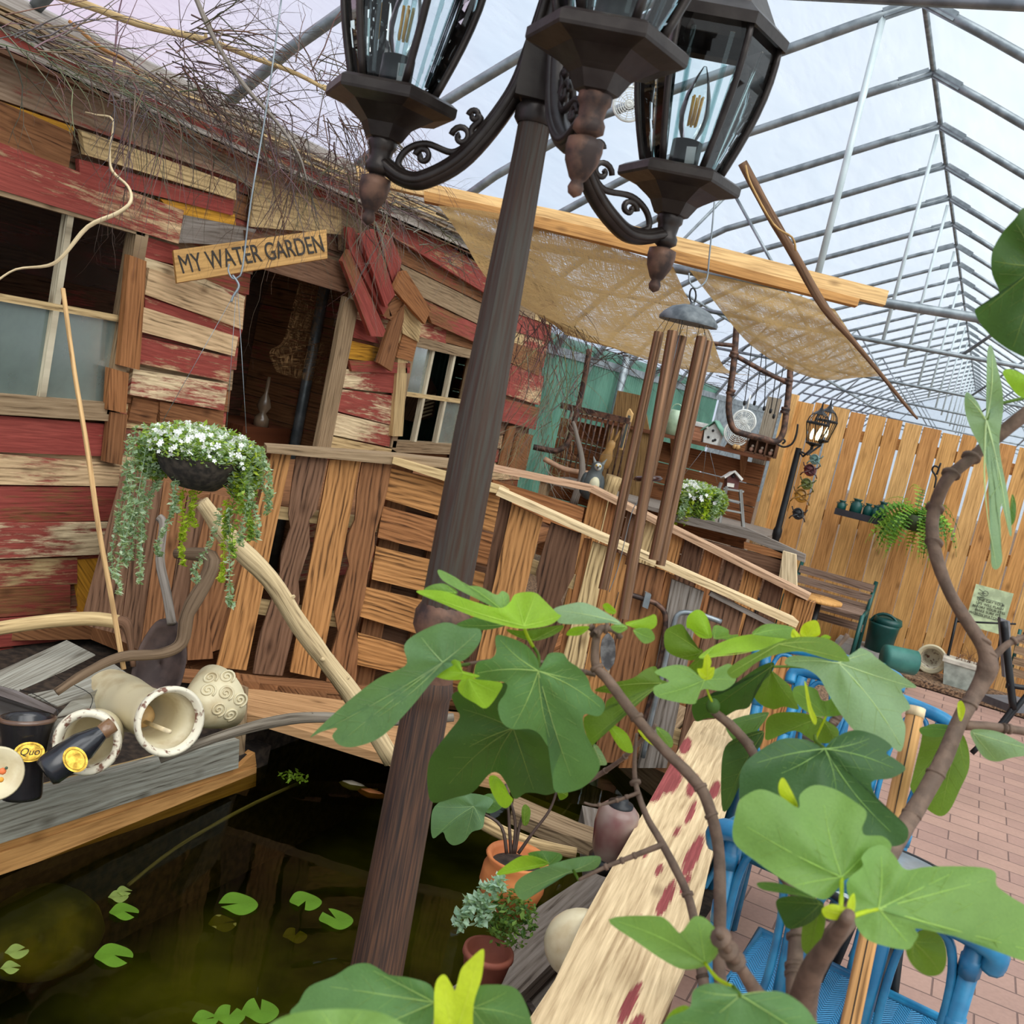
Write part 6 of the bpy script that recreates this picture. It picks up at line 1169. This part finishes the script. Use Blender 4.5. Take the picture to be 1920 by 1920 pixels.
# local frame: x across, y forward, origin on the floor under the middle of the backrest
def part(name, fn, mat=BLUE): mb = MB(); fn(mb); return mb.build(name, mat, ch, local=True)
SW = .21
YB = lambda z: -.1*max(0,(z-.45)/.41)
part('seat', lambda m: m.prism([(-SW,.03,.45),(SW,.03,.45),(SW+.02,.40,.46),(-SW-.02,.40,.46)], (0,0,-.02), grain=(1,0,0)), mseat)
part('seat_frame', lambda m: m.tube([(-SW,.02,.45),(-SW-.02,.42,.455),(SW+.02,.42,.455),(SW,.02,.45)], .016, n=8, closed=True))
for s in (-1,1):
    part('leg', lambda m: m.tube([(s*(SW+.01),.40,.45),(s*(SW+.02),.42,.01)], .015, n=8))
    part('leg', lambda m: m.tube([(s*SW,YB(.86),.86),(s*SW,.0,.45),(s*(SW+.0),-.05,.01)], .016, n=8))
    [part('post_wrap', lambda m: m.tube([(s*SW,YB(z),z),(s*SW,YB(z+.035),z+.035)], .0185, n=8)) for z in (.5,.68,.8)]
    part('brace', lambda m: m.tube([(s*SW,.04,.3),(s*SW,.2,.42),(s*SW,.38,.3)], .009, n=6))
part('top_rail', lambda m: m.tube([tuple(q) for q in cat_rom([(-SW-.03,-.09,.83),(-SW-.02,-.11,.87),(-.1,-.12,.885),(.1,-.12,.885),(SW+.02,-.11,.87),(SW+.03,-.09,.83)],5)], .02, n=10))
part('back_rail', lambda m: m.tube([(-SW,YB(.52),.52),(SW,YB(.52),.52)], .014, n=8))
for x in (-.145,0,.145):
    def lp_(m, x=x): m.tube([(x+.048*math.copysign(abs(math.cos(a))**.7, math.cos(a)), YB(.69+.17*math.sin(a))-.008, .69+.17*math.copysign(abs(math.sin(a))**.8, math.sin(a))) for a in [2*pi*i/32 for i in range(32)]], .008, n=6, closed=True)
    part('oval_loop', lp_)
for x in (-.075,.075): part('spindle', lambda m, x=x: m.tube([(x,0,.46),(x,-.11,.87)], .013, n=8))
def place(chair, a, b):
    d = (b-a); d.z = 0; c = (a+b)/2; rz = math.atan2(d.y, d.x); c = c+Vector((-math.sin(rz),math.cos(rz),0))*.11; chair.location = (c.x, c.y, 0); chair.rotation_euler = (0,0,rz)
pa_ = atZ(1372,1572,.86); place(ch, pa_, pa_+Vector((.42,-.05,0)))
c2 = dup(ch, label='blue rattan chair on the far side of the round table facing the camera'); pa_ = atY(1752,1470,3.25); pa_.z = 0; place(c2, pa_, pa_+Vector((-.47,.06,0)))
c3 = dup(ch, label='blue rattan chair furthest back, mostly hidden behind fig leaves'); place(c3, atZ(1640,1300,.8), atZ(1450,1255,.8))
# ================================================================ FIG TREE
ft = thing('fig_tree', (atW(1500,1960,.95).x+.02, atW(1500,1960,.95).y, 0), 'leafy fig tree with bare brown branches across the lower right foreground', 'tree')
fb_ = srgb(104,84,70)[:3]
def branch(pts, w_, r, n=10, name='branch', k=5, knots=3, col=None):
    mb = MB(); V = pxtube(mb, pts, w_, r, k=k, n=n, jit=.03, col=col or fb_)
    rs = r[0] if hasattr(r,'__len__') else r; ww = w_[0] if hasattr(w_,'__len__') else w_
    for i in range(knots):
        q = V[R.randrange(1, len(V)-1)]; mb.tube([q-UP*.0, q+(V[-1]-V[0]).normalized()*.004], rs*ww/F*1.12, n=n, col=col or fb_)
    return mb.build(name, FIGB, ft)
FIGB = simple('fig_bark', (1,1,1,1), .7, use_col=True, scale=60, bump=.6)
b0 = atW(1500,1960,.95); mb = MB(); mb.tube([(b0.x+.02,b0.y,0),(b0.x+.03,b0.y,.4),b0,atW(1500,1900,.95)], [.03,.024,.017,.015], n=12, col=fb_); mb.build('trunk', FIGB, ft)
branch([(1500,1940),(1505,1880),(1525,1815),(1560,1765),(1592,1715)], [.95,.94,.9,.86,.82], [30,27,22,17,12], 14, knots=0)
branch([(1492,1920),(1490,1830),(1493,1760),(1500,1700),(1480,1660),(1463,1640)], [.96,1.0,1.02,1.04,1.06,1.07], [18,17,14,12,9,7])
branch([(1470,1890),(1430,1875),(1395,1825),(1362,1775),(1345,1745)], [.93,.9,.87,.84,.82], [16,15,12,9,7])
branch([(1500,1950),(1400,1960),(1352,1850),(1350,1700),(1347,1590),(1325,1500),(1295,1455),(1240,1400),(1185,1335),(1140,1275),(1118,1250),(1116,1215),(1120,1185)], [.98,1.05,1.1,1.12,1.15,1.16,1.17,1.18,1.18,1.18,1.18,1.18,1.18], [14,14,12,12,11,11,11,10,10,10,9,8,8], 12, knots=8)
branch([(1118,1188),(1130,1178),(1150,1182),(1166,1196)], 1.17, [9,7,5,4]); branch([(1118,1188),(1112,1180),(1106,1176)], 1.18, [6,3])
branch([(1320,1850),(1305,1745),(1290,1680),(1262,1620),(1235,1570),(1212,1530),(1192,1470),(1190,1420),(1194,1375)], [1.1,1.15,1.2,1.22,1.25,1.26,1.28,1.28,1.28], [11,9,8,8,7,6,5,4,3], knots=6)
branch([(1244,1583),(1180,1608),(1130,1628),(1085,1650)], 1.24, [6,5,4,3]); branch([(1200,1485),(1160,1500),(1120,1510),(1095,1505)], 1.27, [4,3,2.5,2])
branch([(1060,1480),(1110,1460),(1170,1420),(1230,1360)], [1.5,1.5,1.45,1.4], [5,5,4,4])
branch([(1436,1500),(1432,1455),(1405,1400),(1370,1360),(1340,1335),(1334,1318)], 1.3, [8,8,9,9,8,6], knots=5); branch([(1410,1395),(1370,1360),(1358,1350)], 1.32, [5,4])
branch([(1560,1760),(1620,1680),(1690,1560),(1730,1495),(1768,1425),(1800,1350),(1835,1290),(1852,1250),(1845,1215),(1810,1160),(1780,1110),(1757,1050),(1748,1000),(1752,955),(1775,900),(1820,860),(1880,810),(1930,770)], [1.0,1.08,1.18,1.22,1.25,1.28,1.3,1.3,1.3,1.3,1.3,1.3,1.3,1.3,1.28,1.27,1.26,1.25], [20,19,18,17,16,15,16,19,14,12,11,12,12,12,12,11,13,13], 14, knots=10)
branch([(1808,1360),(1850,1362),(1900,1368),(1960,1378)], 1.28, [9,9,8,8]); branch([(1852,1245),(1880,1215),(1905,1200),(1950,1185)], 1.3, [8,7,6,5]); branch([(1560,1360),(1570,1345),(1575,1330)], 1.4, [8,9,9])
branch([(1117,1265),(1060,1252),(1000,1240),(930,1238),(868,1246)], 1.2, [5,4.5,4,3.5,3], knots=1); branch([(1560,1225),(1578,1205),(1590,1190)], 1.25, [3,3.5,5])
mb = MB(); mb.sphere(atW(1337,1324,1.27), .0088, 14, sc3=(1,1,1.1), col=srgb(86,120,56)[:3]); mb.build('fig_fruit', LEAF, ft)
PAL = {'m':srgb(92,132,78)[:3],'d':srgb(62,92,44)[:3],'b':srgb(140,180,50)[:3],'p':srgb(134,164,126)[:3],'g':srgb(120,158,86)[:3],'y':srgb(186,204,50)[:3],'o':srgb(96,126,40)[:3],'c':srgb(104,140,98)[:3],'k':srgb(66,100,62)[:3]}  # leaf tones
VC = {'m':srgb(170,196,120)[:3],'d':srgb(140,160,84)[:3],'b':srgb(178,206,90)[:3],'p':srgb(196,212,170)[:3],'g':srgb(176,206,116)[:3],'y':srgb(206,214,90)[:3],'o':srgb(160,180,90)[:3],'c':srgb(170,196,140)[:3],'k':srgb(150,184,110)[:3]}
def leaf(px, base, w_, c, veins=None, tilt=None, curl=None, parent=None, pet=None, lab=None):
    parent = parent or ft; bx, by = base; n = len(px); xs = [p[0] for p in px]; ys_ = [p[1] for p in px]; S = max(max(xs)-min(xs), max(ys_)-min(ys_))
    if tilt is None: tilt = (R.uniform(-.35,.35), R.uniform(-.5,-.1))
    if curl is None: curl = R.uniform(.1,.3)
    O = cat_rom(px, 4, True); m = len(O); ph = R.random()*6; sz = S*w_/F
    def wf(x, y):
        u, v = (x-bx)/S, (y-by)/S; r2 = u*u+v*v; an = math.atan2(v, u)
        return w_+sz*(tilt[0]*u+tilt[1]*v*-1+curl*r2+.05*math.sin(an*5+ph)*min(1,math.sqrt(r2)*2.2)+.012*math.sin(x*.07+ph)*math.sin(y*.06))
    def pt(x, y, d=0): return atW(x, y, wf(x, y)+d)
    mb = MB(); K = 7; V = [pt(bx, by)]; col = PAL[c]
    for k in range(1, K+1):
        t_ = (k/K)**.85
        for q in O: V.append(pt(bx+(q[0]-bx)*t_, by+(q[1]-by)*t_))
    Fc = [[0,1+i,1+(i+1)%m] for i in range(m)]
    for k in range(K-1):
        for i in range(m): a = 1+k*m; Fc.append([a+i, a+m+i, a+m+(i+1)%m, a+(i+1)%m])
    mb.add(V, Fc, [[(0,0)]*len(f) for f in Fc], col, smooth=True)
    if veins is None:
        D_ = sorted(px, key=lambda q: -math.hypot(q[0]-bx, q[1]-by)); veins = []
        for q in D_:
            a = math.atan2(q[1]-by, q[0]-bx)
            if all(abs((a-math.atan2(z[1]-by, z[0]-bx)+pi)%(2*pi)-pi) > .55 for z in veins): veins.append((bx+(q[0]-bx)*.93, by+(q[1]-by)*.93))
            if len(veins) >= 4: break
    vr = max(.00035, .0045*sz)
    for vx, vy in veins:
        L = math.hypot(vx-bx, vy-by)
        if L < 5: continue
        nx, ny = -(vy-by)/L, (vx-bx)/L; bd = R.uniform(-.05,.05)*L; N_ = max(5, int(L/9)); C = []
        for i in range(N_+1): t_ = i/N_; b_ = math.sin(pi*t_)*bd; C.append((bx+(vx-bx)*t_+nx*b_, by+(vy-by)*t_+ny*b_))
        mb.tube([pt(x, y, -.0002) for x, y in C], [vr*(1.15-.9*i/N_) for i in range(N_+1)], n=4, cap=False, col=VC[c])
        for sd in (-1, 1):
            for j in range(1, 5):
                t_ = j/5.; i0 = int(t_*N_); x0, y0 = C[i0]; dx, dy = (vx-bx)/L, (vy-by)/L; a = sd*.85; ex, ey = dx*math.cos(a)-dy*math.sin(a), dx*math.sin(a)+dy*math.cos(a); LL = L*.34*(1.1-t_*.8)
                Q = []
                for s_ in range(6):
                    x, y = x0+ex*LL*s_/5-dx*-.12*LL*(s_/5)**2, y0+ey*LL*s_/5-dy*-.12*LL*(s_/5)**2
                    ins = False; jj = len(O)-1
                    for ii in range(len(O)):
                        if (O[ii][1] > y) != (O[jj][1] > y) and x < (O[jj][0]-O[ii][0])*(y-O[ii][1])/(O[jj][1]-O[ii][1])+O[ii][0]: ins = not ins
                        jj = ii
                    if not ins: break
                    Q.append(pt(x, y, -.0001))
                if len(Q) > 2: mb.tube(Q, [vr*.38]*len(Q), n=3, cap=False, col=tuple(VC[c][i]*.6+col[i]*.4 for i in range(3)))
    if pet:
        pts = [(bx,by)]+list(pet[:-1]); wl = pet[-1]; m2 = len(pts); wsq = [w_]+[w_+(wl-w_)*(i+1)/(m2-1) for i in range(m2-1)]
        P_ = [atW(x, y, z) for (x, y, z) in cat_rom([(p[0],p[1],z) for p, z in zip(pts, wsq)], 4)]; mb.tube(P_, max(.0009, min(.002, .016*sz)), n=6, col=PAL['y'] if c in 'gby' else PAL['o'])
    o = mb.build('leaf', LEAF, parent)
    if lab: o['label'] = lab
    return o
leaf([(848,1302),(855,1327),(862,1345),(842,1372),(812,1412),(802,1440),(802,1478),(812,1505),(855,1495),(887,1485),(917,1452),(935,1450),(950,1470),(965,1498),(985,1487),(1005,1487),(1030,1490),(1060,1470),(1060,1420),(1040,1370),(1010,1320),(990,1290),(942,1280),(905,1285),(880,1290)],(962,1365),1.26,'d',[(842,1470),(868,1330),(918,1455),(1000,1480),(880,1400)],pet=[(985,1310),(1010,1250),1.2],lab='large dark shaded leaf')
leaf([(930,1192),(955,1195),(987,1210),(1007,1235),(1011,1253),(1020,1240),(1030,1225),(1055,1225),(1067,1240),(1085,1252),(1102,1272),(1110,1295),(1130,1312),(1134,1328),(1122,1343),(1095,1340),(1097,1372),(1112,1402),(1125,1437),(1107,1465),(1080,1482),(1042,1485),(1037,1452),(1045,1427),(1052,1402),(1045,1392),(1030,1402),(1012,1377),(992,1367),(960,1367),(940,1352),(934,1322),(947,1300),(950,1282),(925,1277),(900,1280),(889,1265),(895,1242),(920,1235),(930,1222)],(1009,1258),1.14,'m',[(962,1364),(1070,1455),(1125,1325),(895,1262),(938,1200),(1030,1382),(1085,1275)],pet=[(1010,1230),(1000,1213),1.2])
leaf([(583,1380),(650,1317),(707,1273),(743,1257),(763,1243),(758,1210),(783,1187),(833,1167),(870,1177),(900,1180),(900,1203),(877,1233),(850,1247),(817,1270),(770,1327),(717,1380),(667,1400),(637,1397),(623,1380),(632,1365),(603,1372)],(830,1242),1.08,'c',[(605,1370),(640,1390),(790,1195),(893,1188),(700,1350)],tilt=(-.3,-.2),pet=[(850,1248),(880,1245),1.2])
leaf([(780,1109),(830,1108),(880,1125),(935,1140),(955,1130),(965,1115),(985,1110),(1005,1112),(1020,1125),(1045,1150),(1052,1155),(1030,1172),(980,1179),(935,1170),(885,1155),(830,1132)],(982,1174),1.1,'b',tilt=(.2,.6),pet=[(990,1195),(1000,1213),1.2],lab='bright backlit leaf')
leaf([(822,1068),(855,1083),(872,1097),(900,1100),(930,1115),(942,1108),(955,1118),(952,1145),(940,1155),(927,1147),(917,1130),(890,1120),(872,1112),(830,1088)],(948,1150),1.12,'g',tilt=(.2,.4))
leaf([(795,1106),(812,1096),(835,1095),(858,1110),(845,1116),(815,1112)],(855,1112),1.13,'g')
leaf([(1037,1143),(1065,1133),(1095,1130),(1130,1145),(1165,1168),(1150,1170),(1115,1158),(1122,1166),(1100,1170),(1060,1170),(1045,1165)],(1160,1167),1.13,'p',tilt=(.2,.3))
leaf([(950,1180),(985,1182),(1055,1172),(1040,1190),(1000,1202),(965,1192)],(1000,1200),1.18,'o'); leaf([(880,1160),(910,1155),(955,1168),(920,1180),(870,1182),(855,1172)],(945,1172),1.2,'m')
leaf([(858,1290),(865,1275),(880,1270),(900,1275),(940,1280),(935,1300),(912,1328),(890,1318),(868,1305)],(878,1272),1.1,'b',pet=[(870,1262),1.15]); leaf([(810,1262),(825,1240),(850,1228),(862,1235),(855,1250),(868,1258),(900,1268),(860,1275),(830,1273)],(868,1262),1.08,'b')
leaf([(1115,1295),(1142,1282),(1185,1272),(1210,1255),(1230,1250),(1237,1272),(1255,1281),(1225,1290),(1190,1315),(1165,1337),(1140,1360),(1112,1397),(1102,1385),(1095,1345),(1130,1335),(1137,1315),(1150,1302)],(1240,1281),1.22,'o',[(1125,1292),(1110,1385),(1150,1340)],tilt=(.4,.2))
leaf([(1227,1260),(1262,1247),(1290,1250),(1310,1265),(1340,1255),(1370,1245),(1380,1275),(1355,1295),(1320,1292),(1307,1305),(1302,1320),(1262,1315),(1230,1305),(1227,1287),(1255,1277)],(1321,1275),1.12,'g',tilt=(.1,.5),pet=[(1328,1300),(1335,1315),1.25])
leaf([(1307,1255),(1317,1252),(1320,1235),(1327,1226),(1334,1240),(1332,1251),(1340,1252),(1335,1272),(1317,1273)],(1326,1272),1.1,'y',lab='young yellow-green leaf')
leaf([(1245,1200),(1250,1180),(1275,1170),(1285,1180),(1290,1200),(1310,1215),(1318,1222),(1300,1238),(1270,1232),(1250,1220)],(1315,1223),1.25,'o'); leaf([(1287,1175),(1290,1155),(1308,1143),(1325,1155),(1335,1190),(1330,1197),(1312,1195),(1295,1180)],(1330,1196),1.24,'b')
leaf([(1335,1185),(1342,1172),(1365,1180),(1368,1190),(1385,1190),(1375,1200),(1360,1198),(1340,1198)],(1338,1197),1.25,'g'); leaf([(1310,1232),(1340,1210),(1390,1192),(1450,1188),(1490,1198),(1450,1215),(1380,1224),(1330,1234)],(1318,1232),1.2,'b',tilt=(.3,.6)); leaf([(1410,1188),(1430,1172),(1455,1170),(1490,1178),(1485,1198),(1440,1192)],(1412,1190),1.22,'g')
leaf([(1285,1262),(1300,1240),(1320,1225),(1330,1240),(1318,1255),(1300,1270)],(1322,1228),1.24,'o')
leaf([(1365,1255),(1392,1235),(1430,1217),(1480,1197),(1517,1194),(1550,1197),(1575,1212),(1592,1235),(1588,1241),(1555,1237),(1505,1222),(1467,1225),(1430,1236),(1400,1255),(1380,1272),(1367,1267)],(1460,1208),1.1,'o',[(1585,1236),(1370,1262),(1540,1205)],tilt=(.1,.9))
leaf([(1500,1188),(1507,1170),(1530,1163),(1538,1180),(1535,1192),(1510,1196)],(1515,1195),1.2,'y'); leaf([(1484,1195),(1486,1180),(1494,1184),(1502,1196)],(1495,1196),1.2,'y'); leaf([(1538,1195),(1548,1190),(1558,1195),(1548,1202)],(1540,1198),1.2,'b')
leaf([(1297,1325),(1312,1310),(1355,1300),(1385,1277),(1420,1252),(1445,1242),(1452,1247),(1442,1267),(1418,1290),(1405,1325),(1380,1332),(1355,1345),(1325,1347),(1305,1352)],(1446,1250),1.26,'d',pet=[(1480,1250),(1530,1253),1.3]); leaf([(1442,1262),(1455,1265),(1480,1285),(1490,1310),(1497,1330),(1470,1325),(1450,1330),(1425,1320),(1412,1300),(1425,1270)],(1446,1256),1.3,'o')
leaf([(1360,1362),(1385,1345),(1435,1335),(1440,1342),(1420,1370),(1400,1400),(1385,1420),(1382,1400)],(1436,1340),1.34,'c')
leaf([(1472,1245),(1484,1230),(1527,1232),(1570,1241),(1600,1228),(1613,1215),(1634,1224),(1642,1232),(1677,1258),(1719,1288),(1690,1292),(1707,1326),(1690,1339),(1698,1365),(1690,1408),(1668,1399),(1613,1378),(1583,1348),(1553,1301),(1536,1271),(1510,1254)],(1572,1243),1.14,'p',[(1712,1288),(1690,1400),(1482,1240),(1625,1226)],tilt=(.1,.2),lab='large pale green leaf')
leaf([(1487,1292),(1502,1285),(1530,1292),(1540,1312),(1555,1312),(1565,1297),(1605,1292),(1602,1312),(1630,1310),(1610,1327),(1580,1340),(1549,1344),(1525,1341),(1502,1327),(1490,1312)],(1549,1343),1.16,'g',pet=[(1532,1380),(1528,1395),1.2])
leaf([(1435,1372),(1440,1345),(1470,1335),(1520,1340),(1570,1365),(1565,1390),(1530,1392),(1490,1370),(1440,1388)],(1540,1345),1.28,'o'); leaf([(1360,1400),(1390,1380),(1430,1370),(1425,1400),(1395,1430),(1375,1500),(1355,1520),(1352,1450)],(1432,1372),1.34,'d')
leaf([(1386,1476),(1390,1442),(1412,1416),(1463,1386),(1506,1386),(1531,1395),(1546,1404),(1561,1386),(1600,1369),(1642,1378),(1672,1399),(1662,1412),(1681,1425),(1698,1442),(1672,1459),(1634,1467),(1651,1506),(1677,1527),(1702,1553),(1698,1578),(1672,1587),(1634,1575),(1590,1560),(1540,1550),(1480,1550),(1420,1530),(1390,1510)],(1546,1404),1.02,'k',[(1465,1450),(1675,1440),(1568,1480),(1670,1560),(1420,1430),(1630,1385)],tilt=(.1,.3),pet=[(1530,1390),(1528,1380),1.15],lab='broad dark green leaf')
leaf([(1373,1561),(1380,1520),(1390,1497),(1425,1480),(1463,1493),(1497,1515),(1500,1490),(1527,1472),(1566,1480),(1600,1501),(1625,1523),(1617,1553),(1623,1566),(1655,1568),(1672,1587),(1655,1612),(1613,1638),(1585,1650),(1566,1672),(1544,1687),(1506,1672),(1463,1647),(1420,1617),(1382,1587)],(1578,1645),.86,'g',[(1545,1510),(1400,1550),(1490,1660),(1630,1590)],tilt=(.1,.3),pet=[(1578,1680),(1576,1705),.84],lab='big pale leaf in the foreground')
leaf([(1460,1470),(1468,1458),(1480,1475),(1497,1512),(1480,1505),(1462,1490)],(1495,1510),.9,'y')
leaf([(1587,1655),(1617,1625),(1615,1608),(1630,1591),(1655,1585),(1677,1604),(1698,1630),(1741,1625),(1826,1625),(1865,1634),(1869,1660),(1895,1681),(1937,1715),(1945,1800),(1890,1792),(1848,1771),(1783,1754),(1719,1741),(1722,1752),(1715,1766),(1698,1781),(1634,1766),(1608,1741),(1600,1711)],(1647,1704),.84,'g',[(1925,1780),(1780,1640),(1652,1605),(1700,1765),(1850,1650)],tilt=(.15,.3),pet=[(1615,1712),(1600,1718),.83],lab='big pointed leaf in the right foreground')
leaf([(1702,1770),(1725,1745),(1750,1745),(1770,1765),(1775,1800),(1765,1825),(1740,1830),(1715,1815),(1700,1790)],(1712,1765),.88,'o')
leaf([(1141,1724),(1228,1717),(1254,1728),(1275,1749),(1301,1719),(1326,1724),(1348,1754),(1348,1783),(1326,1809),(1284,1818),(1245,1801),(1194,1766)],(1322,1806),.86,'g',[(1160,1728),(1310,1730)],pet=[(1345,1835),(1375,1850),.76])
leaf([(1301,1856),(1339,1843),(1378,1856),(1400,1868),(1455,1858),(1497,1877),(1527,1912),(1535,1960),(1250,1960),(1250,1912),(1292,1890)],(1388,1866),.74,'m',tilt=(0,.3),pet=[(1375,1850),.76]); leaf([(1240,1940),(1255,1900),(1285,1885),(1300,1905),(1290,1960),(1240,1960)],(1290,1910),.78,'b')
leaf([(545,1905),(560,1880),(580,1850),(627,1830),(660,1810),(693,1807),(727,1827),(767,1833),(807,1847),(817,1877),(817,1897),(793,1940),(700,1960),(600,1950)],(815,1880),.82,'m',[(620,1850),(700,1930),(700,1820)],tilt=(.1,.3),pet=[(850,1890),(870,1930),.8])
leaf([(480,1960),(500,1925),(540,1903),(600,1893),(680,1893),(740,1910),(780,1960)],(640,1958),.6,'g',tilt=(0,.3))
leaf([(887,1880),(890,1852),(920,1846),(960,1850),(980,1870),(997,1917),(1000,1965),(880,1965)],(885,1890),.83,'m',[(985,1910),(950,1860),(940,1950)])
leaf([(817,1843),(833,1827),(847,1847),(853,1857),(858,1840),(866,1815),(885,1795),(903,1780),(908,1787),(903,1833),(888,1883),(880,1960),(820,1960),(814,1890)],(850,1955),.8,'y',[(900,1790),(832,1835)],lab='upright young yellow leaf')
leaf([(917,1457),(930,1455),(945,1470),(955,1490),(962,1500),(950,1515),(935,1508),(920,1480)],(928,1458),1.3,'b')
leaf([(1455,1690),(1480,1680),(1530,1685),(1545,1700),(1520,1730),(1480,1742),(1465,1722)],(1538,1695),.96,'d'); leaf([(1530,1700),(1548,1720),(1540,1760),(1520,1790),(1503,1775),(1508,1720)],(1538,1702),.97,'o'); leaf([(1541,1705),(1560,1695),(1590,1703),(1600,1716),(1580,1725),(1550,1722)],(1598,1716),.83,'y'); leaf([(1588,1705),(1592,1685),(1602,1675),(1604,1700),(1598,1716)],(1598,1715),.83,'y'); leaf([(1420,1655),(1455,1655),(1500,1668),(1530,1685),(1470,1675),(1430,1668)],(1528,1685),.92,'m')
A_ = [(1812,735),(1809,768),(1822,808),(1844,852),(1855,917),(1860,998),(1858,1055),(1868,1068),(1879,1052),(1877,1011),(1877,944),(1893,1003),(1897,992),(1890,930),(1877,862),(1874,822),(1881,768),(1879,727),(1871,692),(1860,650),(1852,655),(1850,690),(1849,740),(1847,782),(1833,754)]
leaf(A_,(1849,788),1.22,'p',[(1815,745),(1868,1060),(1860,665),(1890,985),(1872,900)],tilt=(0,.2),curl=.05,pet=[(1865,762),(1895,752),(1930,745),1.25],lab='drooping grey-green leaf seen from below')
leaf([(1925,388),(1903,410),(1877,440),(1860,474),(1860,513),(1873,551),(1843,572),(1828,581),(1835,602),(1852,624),(1869,640),(1900,660),(1940,672),(1990,640),(1990,400)],(1945,500),1.05,'d',[(1835,590),(1865,490),(1900,650),(1905,420)],tilt=(-.3,.1)); leaf([(1880,700),(1895,692),(1920,703),(1950,725),(1925,745),(1905,738)],(1945,722),1.2,'b'); leaf([(1897,928),(1905,945),(1903,975),(1892,985)],(1898,935),1.24,'m')
leaf([(1735,1362),(1770,1358),(1800,1370),(1815,1400),(1817,1440),(1800,1480),(1780,1520),(1760,1530),(1730,1510),(1708,1480),(1710,1460),(1725,1400)],(1798,1372),1.34,'o',[(1765,1520),(1715,1465),(1740,1370),(1810,1440)],tilt=(.2,.1),lab='olive backlit leaf'); leaf([(1820,1370),(1850,1368),(1880,1375),(1920,1395),(1960,1412),(1900,1420),(1870,1428),(1845,1420),(1828,1395)],(1825,1374),1.22,'p'); leaf([(1795,1320),(1803,1314),(1810,1330),(1803,1352),(1797,1345)],(1803,1350),1.26,'y'); leaf([(1725,1365),(1750,1360),(1790,1362),(1800,1372),(1760,1382),(1730,1378)],(1795,1370),1.3,'m')
leaf([(1062,1188),(1075,1176),(1105,1175),(1090,1190),(1068,1192)],(1104,1177),1.16,'b'); leaf([(1130,1135),(1140,1131),(1155,1145),(1150,1152),(1137,1147)],(1152,1150),1.16,'b'); leaf([(1145,1175),(1165,1169),(1177,1178),(1160,1187)],(1175,1175),1.15,'g'); leaf([(1172,1168),(1205,1160),(1228,1152),(1231,1172),(1215,1182),(1190,1178)],(1174,1172),1.15,'b'); leaf([(1188,1180),(1218,1179),(1228,1198),(1210,1207),(1195,1195)],(1188,1182),1.14,'g')
leaf([(1138,1360),(1147,1357),(1175,1375),(1187,1405),(1180,1412),(1160,1400)],(1142,1360),1.22,'b'); leaf([(1230,1363),(1252,1373),(1262,1390),(1258,1402),(1240,1392)],(1232,1366),1.3,'g'); leaf([(1508,1280),(1513,1285),(1522,1325),(1531,1345),(1530,1358),(1524,1355),(1515,1330)],(1528,1356),1.13,'y'); leaf([(1196,1370),(1205,1372),(1240,1400),(1232,1402),(1210,1388)],(1197,1371),1.27,'y'); leaf([(1150,1335),(1168,1338),(1165,1348),(1150,1350)],(1165,1340),1.24,'b')
leaf([(1112,1398),(1122,1400),(1138,1430),(1130,1435),(1118,1430)],(1114,1400),1.3,'p')
# leaves belonging to the terracotta-pot plant and the low plant by it
tpp = [o for o in bpy.data.objects if o.name.startswith('terracotta_pot') and o.parent is None][0]
leaf([(815,1512),(850,1492),(890,1488),(925,1500),(910,1525),(905,1552),(885,1560),(870,1578),(850,1585),(837,1575),(830,1560),(812,1572),(808,1545)],(888,1512),2.5,'c',parent=tpp,tilt=(0,.1)); leaf([(895,1505),(915,1488),(945,1495),(940,1515),(915,1525)],(900,1512),2.52,'m',parent=tpp); leaf([(1045,1480),(1060,1478),(1065,1492),(1050,1500)],(1046,1482),2.5,'o',parent=tpp); leaf([(978,1518),(985,1508),(995,1520),(990,1545),(980,1545)],(982,1545),2.5,'o',parent=tpp)
leaf([(930,1640),(970,1608),(1000,1605),(1030,1620),(980,1633)],(1028,1619),1.3,'b'); leaf([(965,1660),(985,1640),(1030,1622),(1080,1608),(1125,1606),(1115,1630),(1060,1640),(1010,1670),(985,1688),(970,1680)],(1075,1632),1.28,'c',[(975,1675),(1120,1610)],pet=[(1085,1650),1.24]); leaf([(990,1600),(1015,1595),(1050,1600),(1052,1612),(1030,1622),(1000,1608)],(1030,1620),1.3,'m')
# bamboo stakes
t = thing('bamboo_stake', atW(1690,1420,1.4), 'thick dry bamboo stake standing between the fig branches and blue chairs', 'stake')
mb = MB(); a = atW(1718,1328,1.42); b = atW(1590,1940,1.3); dd = (b-a).normalized(); e_ = b+dd*((b.z-.0)/-dd.z if dd.z < 0 else 1); V = [a.lerp(e_, i/14) for i in range(15)]
mb.tube(V, [.0118*(1.06 if i%3==2 else 1.0) for i in range(15)], n=16, col=srgb(196,150,96)[:3]); mb.build('cane', WOOD, t)
mb = MB(); mb.tube([a-dd*.001, a+dd*.012], .0126, n=16, col=PALE); mb.build('cut_end', LUMBER, t)
mb = MB(); mb.tube([v+(CAM-v).normalized()*.0118 for v in V[:13]], .0009, n=4, col=(.02,.015,.01)); mb.build('split', SOLID, t)
